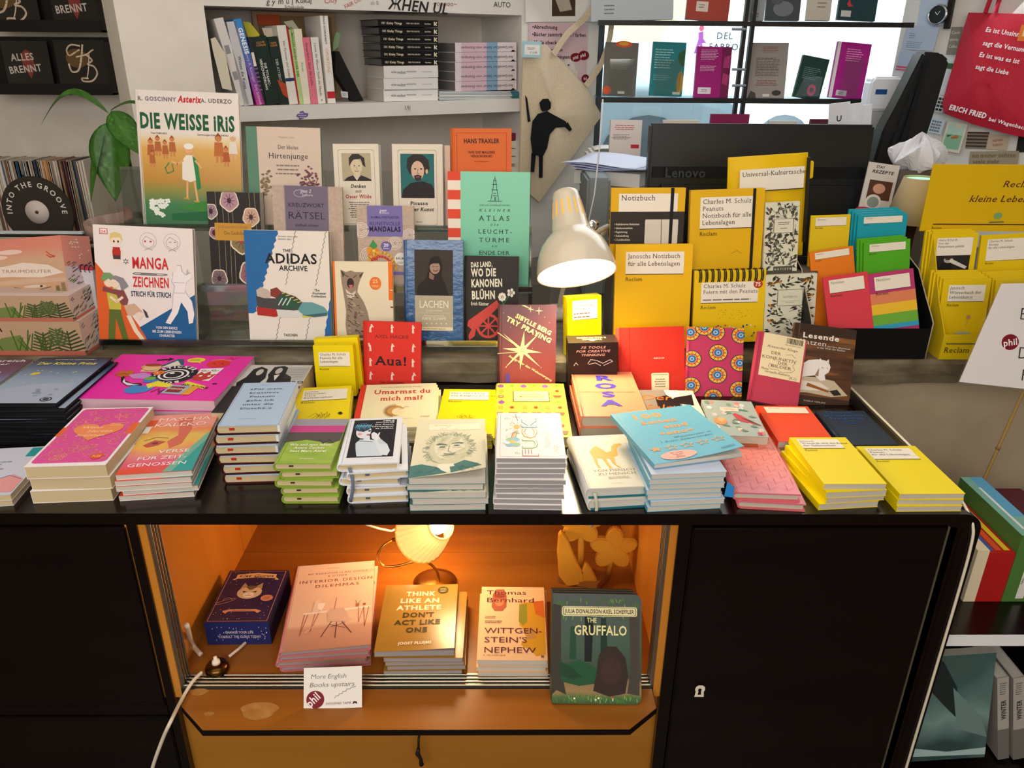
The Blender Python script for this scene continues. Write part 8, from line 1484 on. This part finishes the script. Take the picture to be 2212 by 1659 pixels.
yb([(2012,503),(2113,505),(2103,590),(2005,590)],'yellow booklet with black and white photo in the display rear row',('Heinz Erhardt','Von der','Pampelmuse geküßt'),yy+.10,LEDGE+.04,3,ph,top=.55)
yb([(2119,507),(2232,505),(2224,590),(2112,590)],'yellow booklet right of the photo one in the display rear row',('Charles M. Schulz','Snoopy','für alle Lebenslagen'),yy+.10,LEDGE+.04,1,(),top=.66)
JX = [('e','#c98a70',.62,.68,.05,.035),('l','#9aa07a',[(.62,.71),(.60,.84)],.006),('p','#aac09a',[(.35,.97),(.5,.93),(.72,.95),(.7,.985),(.4,.985)])]
yb([(2038,601),(2140,603),(2126,724),(2024,722)],'yellow booklet with small balloon sketch, front row of the yellow display',('Janosch','Wörterbuch der','Lebenskunst'),yy+.035,LEDGE+.004,5,JX,top=.40,lean=8)
yb([(2150,603),(2260,603),(2250,722),(2140,722)],'yellow booklet mostly hidden behind the white sign, front row right',('Charles M. Schulz',),yy+.035,LEDGE+.004,5,(),lean=8)
# ------------------------------------------------------------ white laminated sign on a bamboo stick
n_ = Vector((0,-math.cos(.30),math.sin(.30)));p0 = at_y(2140,720,YL-.14)
P = [at_p(x,y,p0,n_) for x,y in ((2164,613),(2420,606),(2400,860),(2072,825))]
m,w,h = rect_fit([P[0]+Vector((-.03,0,0)),P[1],P[2],P[3]])
inv = m.inverted();L2 = [inv @ p for p in P]
sg = empty('hand_sign','white laminated sign with dark red disc on a bamboo stick, right edge','sign',m)
q = MB();q.prism([(p.x,p.y) for p in L2],-.001,0,'#dfdad8');q.prism([(p.x+(.004 if k in (0,3) else 0)*-1,p.y+(.004 if k < 2 else -.004)) for k,p in enumerate(L2)],-.0016,-.0011,'film')
c_ = inv @ at_p(2182,739,p0,n_);d_ = inv @ at_p(2205,715,p0,n_)
def sart(px,py,txt,size,col,**k): p = inv @ at_p(px,py,p0,n_);q.art([t(col,txt,0,1,size,**k)],1,1,.0004,Matrix.Translation((p.x,p.y,0)))
q.art([('e','#7a1428',0,1,.0165,.0150)],1,1,.0002,Matrix.Translation((c_.x,c_.y,0)));sart(2183,746,'phil',.012,'#f0e6e6',s='b',rot=12);sart(2200,690,'B',.022,'#2a2628',a='l',s='l');sart(2196,774,'D',.022,'#2a2628',a='l',s='l');sart(2203,822,'F',.022,'#2a2628',a='l',s='l')
q.obj('sheet',parent=sg)
q = MB();a = at_y(2208,852,YL-.12);e_ = at_y(2118,1052,YL-.12);k2 = at_y(2156,968,YL-.12)
q.tube([inv @ (a+Vector((.012,-.0,.04))),inv @ a,inv @ k2,inv @ e_,inv @ (e_+(e_-k2)*.6)],[.0032,.0032,.0036,.0032,.0032],'#a98a50',8);q.tube([inv @ (k2+Vector((.001,0,.003))),inv @ (k2-Vector((.001,0,.003)))],.0046,'#8a6c3c',8);q.obj('bamboo_stick',parent=sg)
# small lamp with cone shade behind the yellow display
c_ = at_y(1970,400,YL+.36)
b = empty('table_lamp','small lamp with beige cone shade between the counter displays','lamp',Matrix.Translation((c_.x-.012,YL+.30,.896)))
T0 = at_y(1966,383,YL+.30).z-.896;B0 = at_y(1950,478,YL+.30).z-.896
q = MB();q.lathe([(.038,T0),(.062,B0),(.061,B0),(.037,T0)],newmat('linen_shade','#cdb88e',.9),40);q.obj('lamp_shade',parent=b)
q = MB();q.lathe([(.036,T0-.004),(0,T0-.004)],newmat('shade_light','#9fe8c4',.8,emit=.6),30);q.obj('diffuser',parent=b)
q = MB();q.lathe([(0,0),(.04,0),(.04,.012),(.012,.02),(.012,B0),(0,B0)],'#3a2018',24);q.obj('base',parent=b)
# ------------------------------------------------------------ things on the right wall
def rpanel(q4,dep,A,base,name,label,cat,th=.0015,sag=0):
    P = [at_p(x,y,RA+RN*dep,RN) for x,y in q4];m,w,h = rect_fit(P);q = MB();q.box(0,0,-th,w,h,0,base);q.art(A,w,h,.0003);return tag(q.obj(name,mat=m),label,cat)
WB = '#bccbe0'
rpanel([(1990,-30),(2050,-30),(2040,58),(1985,56)],-.006,[],'#c3d2e6','paper_sheet','pale blue sheet at the top of the right wall beside the dark strip','paper')
rpanel([(1958,55),(2032,57),(2013,112),(1950,104)],-.010,[('g','#7a8ab0',.15,.3,.35,.55,3),('g','#7a8ab0',.12,.65,.7,.95,4)],WB,'paper_sheet','pale blue printed letter pinned right of the window frame','paper')
rpanel([(1944,108),(2000,112),(1988,158),(1936,150)],-.014,[('r','#d9506a',0,.78,1,.86),('r','#d9506a',0,.92,1,.98)],'#b9c6e0','paper_sheet','pale lilac sheet with red lines below the printed letter','paper')
rpanel([(2055,58),(2080,58),(2066,118),(2044,118)],-.004,[t('#e0dcd0',s,.5,.25+.25*i,.10,s='b',fit=.8) for i,s in enumerate(('Cook','stories','Coffee'))],'#8f8a80','postcard','narrow grey word postcard left of the red bag','card')
m_ = MB();P = [at_p(x,y,RA+RN*-.02,RN) for x,y in ((2052,-30),(2064,-30),(2050,62),(2040,62))];m,w,h = rect_fit(P);m_.box(0,0,-.015,w,h,0,'black_metal');tag(m_.obj('bracket',mat=m),'black upright metal bracket on the right wall beside the small clock','bracket')
c_ = at_p(2027,32,RA+RN*-.02,RN);q = MB();T = Matrix.Translation(c_) @ RW.to_3x3().to_4x4() @ Matrix.Rotation(math.pi/2,4,'X');b = empty('wall_clock','small oval chrome clock near the top of the right wall','clock',T)
q.lathe([(.030,0),(.034,.006),(.030,.012),(.027,.010)],'chrome_rim' if 'chrome_rim' in MC else newmat('chrome_rim','#cfd2d6',.12,1),30);q.obj('rim',parent=b)
q = MB();q.lathe([(0,.006),(.028,.006)],'#2a3436',30);q.art([('l','#e9eef0',[(.5,.5),(.62,.3)],.03),('l','#e9eef0',[(.5,.5),(.35,.35)],.04)],.056,.056,.008,Matrix.Translation((-.028,-.028,0)));q.obj('face',parent=b)
# red cloth bag
q4 = [(2092,27),(2215,30),(2250,60),(2240,300),(2195,294),(2100,268),(2040,245),(2034,225),(2060,140),(2080,60)]
P = [RW.inverted() @ at_p(x,y,RA+RN*-.05,RN) for x,y in q4];b = empty('cloth_bag','red cloth bag with white handwriting-style lettering hanging on the right wall','bag',RW @ Matrix.Translation((P[0].x,-.05,P[0].z)))
inv2 = Matrix.Translation((-P[0].x,.05,-P[0].z));cx = sum(p.x for p in P)/len(P);cz = sum(p.z for p in P)/len(P);ring = []
for k in range(len(P)):
    a,e_ = P[k],P[(k+1) % len(P)]
    for j in range(4): ring.append((a.x+(e_.x-a.x)*j/4,a.z+(e_.z-a.z)*j/4))
N = len(ring);vs = [(cx,-.075,cz)]
for r in range(1,9):
    f_ = r/8
    for x,z in ring: X,Z = cx+(x-cx)*f_,cz+(z-cz)*f_;vs.append((X,-.05-.022*(1-f_**2)+.006*math.sin((X+.25*Z)*75)*(1-.4*f_),Z))
fs = [(0,1+(i+1) % N,1+i) for i in range(N)]+[(1+r*N+i,1+r*N+(i+1) % N,1+(r+1)*N+(i+1) % N,1+(r+1)*N+i) for r in range(7) for i in range(N)]
q = MB();q.T = inv2;q.add(vs,fs,'red_cloth',True);q.add([(x,-.04,z) for x,z in ring],[tuple(range(N))],'red_cloth');q.obj('body',parent=b)
q = MB();q.T = inv2
for px,py,s,fw in ((2128,68,'Es ist Unsinn',.105),(2122,97,'sagt die Vernunft',.135),(2114,122,'Es ist was es ist',.125),(2106,148,'sagt die Liebe',.105)):
    p = RW.inverted() @ at_p(px,py,RA+RN*-.088,RN);q.art([t('#f4ecec',s,0,1,.0135,a='l',s='b',fit=fw,rot=-9)],1,1,0,Matrix.Translation((p.x,-.088,p.z)) @ Matrix.Rotation(math.pi/2,4,'X'))
p = RW.inverted() @ at_p(2050,236,RA+RN*-.083,RN);q.art([t('#f4ecec','ERICH FRIED',0,1,.0155,a='l',s='B',fit=.125,rot=-10),t('#f4ecec','bei Wagenbach',.132,1.027,.011,a='l',s='b',fit=.12,rot=-10)],1,1,0,Matrix.Translation((p.x,-.086,p.z)) @ Matrix.Rotation(math.pi/2,4,'X'))
q.obj('lettering',parent=b)
q = MB();q.T = inv2;P2 = [RW.inverted() @ at_p(x,y,RA+RN*-.05,RN) for x,y in ((2130,28),(2138,5),(2150,-20),(2168,-30),(2160,0),(2152,28))];q.tube(smooth([Vector((p.x,-.055,p.z)) for p in P2]),.007,'red_cloth',6);q.obj('handle',parent=b)
# cards under the bag
rpanel([(2010,254),(2045,258),(2030,291),(2003,284)],-.012,[t('#3a4a5a','BEER',.5,.28+.2*i,.11,s='b',fit=.7) for i in range(4)],'#cfe0ea','postcard','pale card with four lines of bold letters below the phone','card')
rpanel([(2045,263),(2090,268),(2072,334),(2032,322)],-.014,[('r','#8fc4a0',.1,.3,.9,.9,.06),('r','#bfe0cc',.1,.05,.9,.4,.04),('e','#e6dcc0',.6,.1,.15,.07),('p','#c4784c',[(.35,.52),(.6,.4),(.75,.44),(.7,.52),(.45,.56)]),('p','#3f6a50',[(.15,.45),(.4,.42),(.2,.52)])],'#e6e0cc','postcard','green and cream leaping animal postcard below the red bag','card')
rpanel([(2090,282),(2136,288),(2132,322),(2086,320)],-.004,[('r','#4a3f36',0,.2*i,1,.2*i+.1) for i in range(5)],'#8f8070','postcard','brown striped postcard right of the green animal postcard','card')
rpanel([(2136,288),(2180,294),(2174,324),(2130,322)],-.005,[t('#a0604c','NEVER',.5,.45,.14,s='b',rot=10,fit=.5),t('#a0604c','FORGET',.55,.75,.14,s='b',rot=10,fit=.5)],'#cbb69c','postcard','tan postcard with slanted red-brown words','card')
rpanel([(2096,325),(2200,328),(2198,356),(2092,356)],-.006,[t('#5a5044','aus meiner tiefsten',.5,.45,.30,s='s',fit=.9),t('#5a5044','seele zieht',.36,.9,.30,s='s',fit=.55)],'#a89880','postcard','wide brown postcard with gothic style lettering above the yellow header','card')
rpanel([(2196,180),(2260,186),(2252,282),(2186,275)],-.004,[('e','#8a7f74',.55,.3,.3,.2),('p','#4a423a',[(.2,1),(.3,.55),(.8,.55),(1,1)]),('e','#2a2420',.5,.12,.25,.08),t('#e6dcd6','phil',.6,.9,.10,s='b',rot=12)],'#5a5048','postcard','sepia portrait postcard with small round sticker at the right edge','card')
rpanel([(2200,285),(2260,290),(2255,330),(2196,328)],-.004,[],'#1f241e','postcard','black postcard at the right edge below the portrait card','card')
rpanel([(2205,52),(2230,56),(2224,92),(2200,86)],-.09,[('r','#e6c890',.3,.3,.8,.7)],'#d97a2c','price_tag','orange tag on the red bag at the right edge','tag')
# phone handset unit and keypad
P = [at_p(x,y,RA+RN*-.03,RN) for x,y in ((2036,124),(2075,126),(2050,212),(2018,204))];m,w,h = rect_fit(P)
b = empty('alarm_panel','white wall control panel with small green display left of the red bag','panel',m)
q = MB();q.box(0,0,-.02,w,h,0,'#dfe6ea');q.obj('housing',parent=b,bevel=.004)
q = MB();q.box(w*.2,h*.72,0,w*.75,h*.86,.001,'#4a6a4a');q.obj('display',parent=b)
P = [at_p(x,y,RA+RN*-.03,RN) for x,y in ((2018,204),(2046,210),(2036,246),(2010,238))];m,w,h = rect_fit(P)
b = empty('keypad','white keypad with rows of black keys below the wall control panel','keypad',m)
q = MB();q.box(0,0,-.02,w,h,0,'#dfe6ea');q.obj('housing',parent=b,bevel=.003)
for i in range(4):
    for j in range(3): q = MB();q.box(w*(.14+.27*j),h*(.1+.22*i),0,w*(.33+.27*j),h*(.24+.22*i),.002,'#2a2f33');q.obj('key',parent=b)
# tall black device seen edge on
q4 = [(1992,112),(2030,114),(2048,130),(2018,235),(1980,352),(1884,350),(1905,280),(1940,215)]
P = [at_y(x,y,2.28) for x,y in q4];b = empty('screen','tall black screen seen obliquely from behind at the right of the monitor','monitor',Matrix.Translation((P[4].x,2.28,.896)))
q = MB();q.T = b.matrix_world.inverted();q.prism([(p.x,p.z) for p in P],2.27,2.33,'black_plastic','y');q.obj('housing',parent=b,bevel=.006)
q = MB();q.T = b.matrix_world.inverted();P3 = [at_y(x,y,2.268) for x,y in ((1998,130),(2004,130),(1946,345),(1930,345))];q.prism([(p.x,p.z) for p in P3],2.262,2.27,'#15171c','y');q.obj('ridge',parent=b)
for k in range(3):
    P3 = [at_y(x-16*k,y+42*k,2.268) for x,y in ((1966,200),(1974,201),(1962,232),(1955,230))];q = MB();q.T = b.matrix_world.inverted();q.prism([(p.x,p.z) for p in P3],2.264,2.27,'#1c1f24','y');q.obj('vent',parent=b)
q = MB();q.T = b.matrix_world.inverted();zl = min(p.z for p in P);q.box(P[5].x+.02,2.28,.896,P[4].x-.01,2.34,zl+.01,'black_plastic');q.obj('foot',parent=b)
# white plastic rolls, envelopes, leaflets
c_ = at_y(1910,195,2.42);q = MB();a = at_y(1884,166,2.42);e_ = at_y(1946,240,2.42);b = empty('plastic_tub','white plastic tub with blue label beside the window frame','tub',Matrix.Translation((a.x,2.42,e_.z)))
q.prism([(0,0),(e_.x-a.x,0),(e_.x-a.x+.004,a.z-e_.z-.02),(e_.x-a.x-.015,a.z-e_.z),(.01,a.z-e_.z),(0,a.z-e_.z-.012)],0,.05,'#dfe4ec','y');q.obj('body',parent=b,bevel=.006)
q = MB();q.box(.018,-.001,a.z-e_.z-.048,.052,0,a.z-e_.z-.034,'#1f4f8a');q.obj('label',parent=b)
q = MB();q.box(a.x-.01,2.43,.896,e_.x+.01,2.50,e_.z,'#b8bcc0');tag(q.obj('document_tray'),'light grey tray pile carrying the white plastic tub','tray')
for k,(xa,ya,xb,yb3,lab) in enumerate(((1838,222,1874,268,'floral folded leaflet at the monitor right corner'),(1866,224,1900,268,'white folded leaflet behind the floral one'),(1896,226,1920,268,'white envelope edge right of the folded leaflets'))):
    a = at_y(xa,ya,2.2+.03*k);e_ = at_y(xb,yb3,2.2+.03*k);q = MB();q.box(0,0,0,e_.x-a.x,.004,a.z-.897,'#e3e6ee');
    if k == 0: q.art([t('#2a2a2a','U',.5,.10,.03,s='b'),('e','#c97a5c',.6,.17,.2,.02),('e','#6a8a5a',.4,.2,.15,.015),('r','#2a2a2a',.3,.24,.8,.27)],e_.x-a.x,a.z-.897,0,Matrix.Translation((0,-.0004,0)) @ Matrix.Rotation(math.pi/2,4,'X'))
    tag(q.obj('leaflet',mat=Matrix.Translation((a.x,2.2+.03*k,.897)) @ Matrix.Rotation(-.12,4,'Y')),lab,'leaflet')
q = MB();c_ = at_y(1975,365,2.02)
def crump(u,v): 
    a = u*2*math.pi;r = .055*math.sin(math.pi*v)*(1+.18*math.sin(5*a+3*v)+.1*math.cos(9*a));return (r*math.cos(a)*1.15,r*math.sin(a)*.8,.10*(1-v)+.012*math.sin(4*a+7*v))
q.grid(28,12,crump,'#dcdde6',0,False);
q.box(-.05,-.03,-(c_.z-.897)+.0,.05,.03,.02,'#6a6460')
tag(q.obj('paper_bag',mat=Matrix.Translation((c_.x,2.02,c_.z-.02))),'crumpled white paper bag on a box behind the beige lamp shade','bag')
A = [t('#2a2628','STAY',.4,.10,.05,s='b'),t('#2a2628','REZEPTE',.5,.2,.06,s='bi',fit=.7),('r','#5a3a2c',.15,.34,.9,.72),('e','#d9a08a',.5,.5,.2,.1),('e','#e6ded6',.4,.78,.26,.16),('e','#8f9a98',.4,.78,.19,.11),('e','#c4304a',.2,.95,.3,.06)]
stand('magazine','glossy cookery leaflet standing in a clear holder left of the beige lamp shade','magazine',[(1885,356),(1950,354),(1915,462),(1845,458)],YL+.40,.896,10,.004,'pb','#d9d4d0',A,ext=True)
# ------------------------------------------------------------ low shelf unit at the right of the sideboard
xs0 = XR+.012
zs2 = at_z(2150,1375,.6);ZS2 = at_y(2150,1372,1.03).z
un = empty('shelf_unit','dark low shelf unit with white front edge right of the sideboard','shelf',Matrix.Translation((xs0,1.03,0)))
for z_ in (ZS2,.228):
    q = MB();q.box(0,0,z_-.012,.9,YL-1.03,z_,'dark_wood');q.obj('shelf_board',parent=un)
    q = MB();q.box(0,-.002,z_-.022,.9,0,z_+.001,newmat('white_edge','#f2f4f6',.3));q.obj('edge_strip',parent=un)
q = MB();q.box(.88,0,0,.9,YL-1.03,ZS2+.0,'dark_wood');q.box(0,YL-1.04,0,.9,YL-1.03,ZS2-.012,'dark_wood');q.obj('carcass',parent=un)
def boxed(px0,pyt,px1,pyb,Y,D,col,A,lab,topA=(),sideA=(),z=None,name='boxed_book',cat='box',leanx=0):
    z = ZS2 if z is None else z;a = at_z(px0,pyb,z);x0_ = at_y(px0,pyb,Y).x;x1_ = at_y(px1,pyb,Y).x;H_ = at_y(px0,pyt,Y).z-z
    ms = book_meshes('box',x1_-x0_,H_,D,col,A,spine=col,side={'top': topA,'left': sideA} if topA or sideA else None)
    return place(name,lab,cat,ms,Matrix.Translation((x0_,Y+D,z+.0006)) @ Matrix.Rotation(math.pi/2,4,'X'))
Yx = at_z(2140,1300,ZS2).y
boxed(2079,1190,2104,1302,Yx,.17,'#e9d9b8',[],'cream spine box at the left on the low shelf')
boxed(2104,1196,2160,1302,Yx,.17,'#b01f1c',[],'red slipcase holding coloured booklets on the low shelf',topA=[('r','#3a5fa0',.04,.05,.28,.95),('r','#d9542c',.34,.05,.58,.95),('r','#e3c42c',.66,.05,.88,.95)])
boxed(2162,1158,2212,1300,Yx,.2,'#4f7a3a',[('r','#e6e2da',.55,.3,.9,.95),t('#2a2a2a','Leider immer',.72,.6,.03,rot=80,s='b')],'green box with white label and turquoise top on the low shelf',topA=[('r','#7fb5a8',0,0,1,1),('r','#5fa8cf',.4,0,1,.7),('r','#e6ece9',.3,.2,.42,.9)])
boxed(2214,1170,2290,1300,Yx+.02,.18,'#5a2430',[],'maroon box at the right edge on the low shelf')
# below: teal picture and catalogues
tp = grad('teal_picture',['#2f4a4a','#7a9a96','#3f5f5c','#4a5c52','#5f6a5c'],'Y',.4,nfac=.8,nscale=6,rough=.5)
stand('picture','large abstract teal and grey picture standing on the lower shelf','picture',[(1990,1420),(2128,1412),(2149,1640),(1950,1640)],1.05,.229,8,.02,'box',tp,[('p','#26302e',[(.0,.15),(.45,.50),(.62,.62),(.55,.30),(.35,.05),(0,0)]),('p','#6f8a86',[(.5,.3),(.9,.6),(1,.8),(.6,.7)]),('p','#a9c6c4',[(0,.86),(.5,.92),(1,.9),(1,.97),(0,.95)])],spine='#c9c2b4')
for k in range(2):
    a = at_z((2163,2196)[k],1648,.229);q_ = Matrix.Translation((a.x-.006,1.075,.2295+.004)) @ Matrix.Rotation(math.radians(15),4,'Y').inverted() @ Matrix.Rotation(math.pi/2,4,'X')
    place('catalogue',['white seasonal catalogue spine, left one on the lower shelf','white seasonal catalogue spine, right one on the lower shelf'][k],'catalogue',spine_meshes(.021,.215,.2,'#b5b0a8',[('r','#7a7670',0,.62,1,1),('g','#6a6660',.2,.05,.8,.2,6),t('#3a3a3a','WINTER',.72,.38,.040,rot=90,s='b')]),q_)
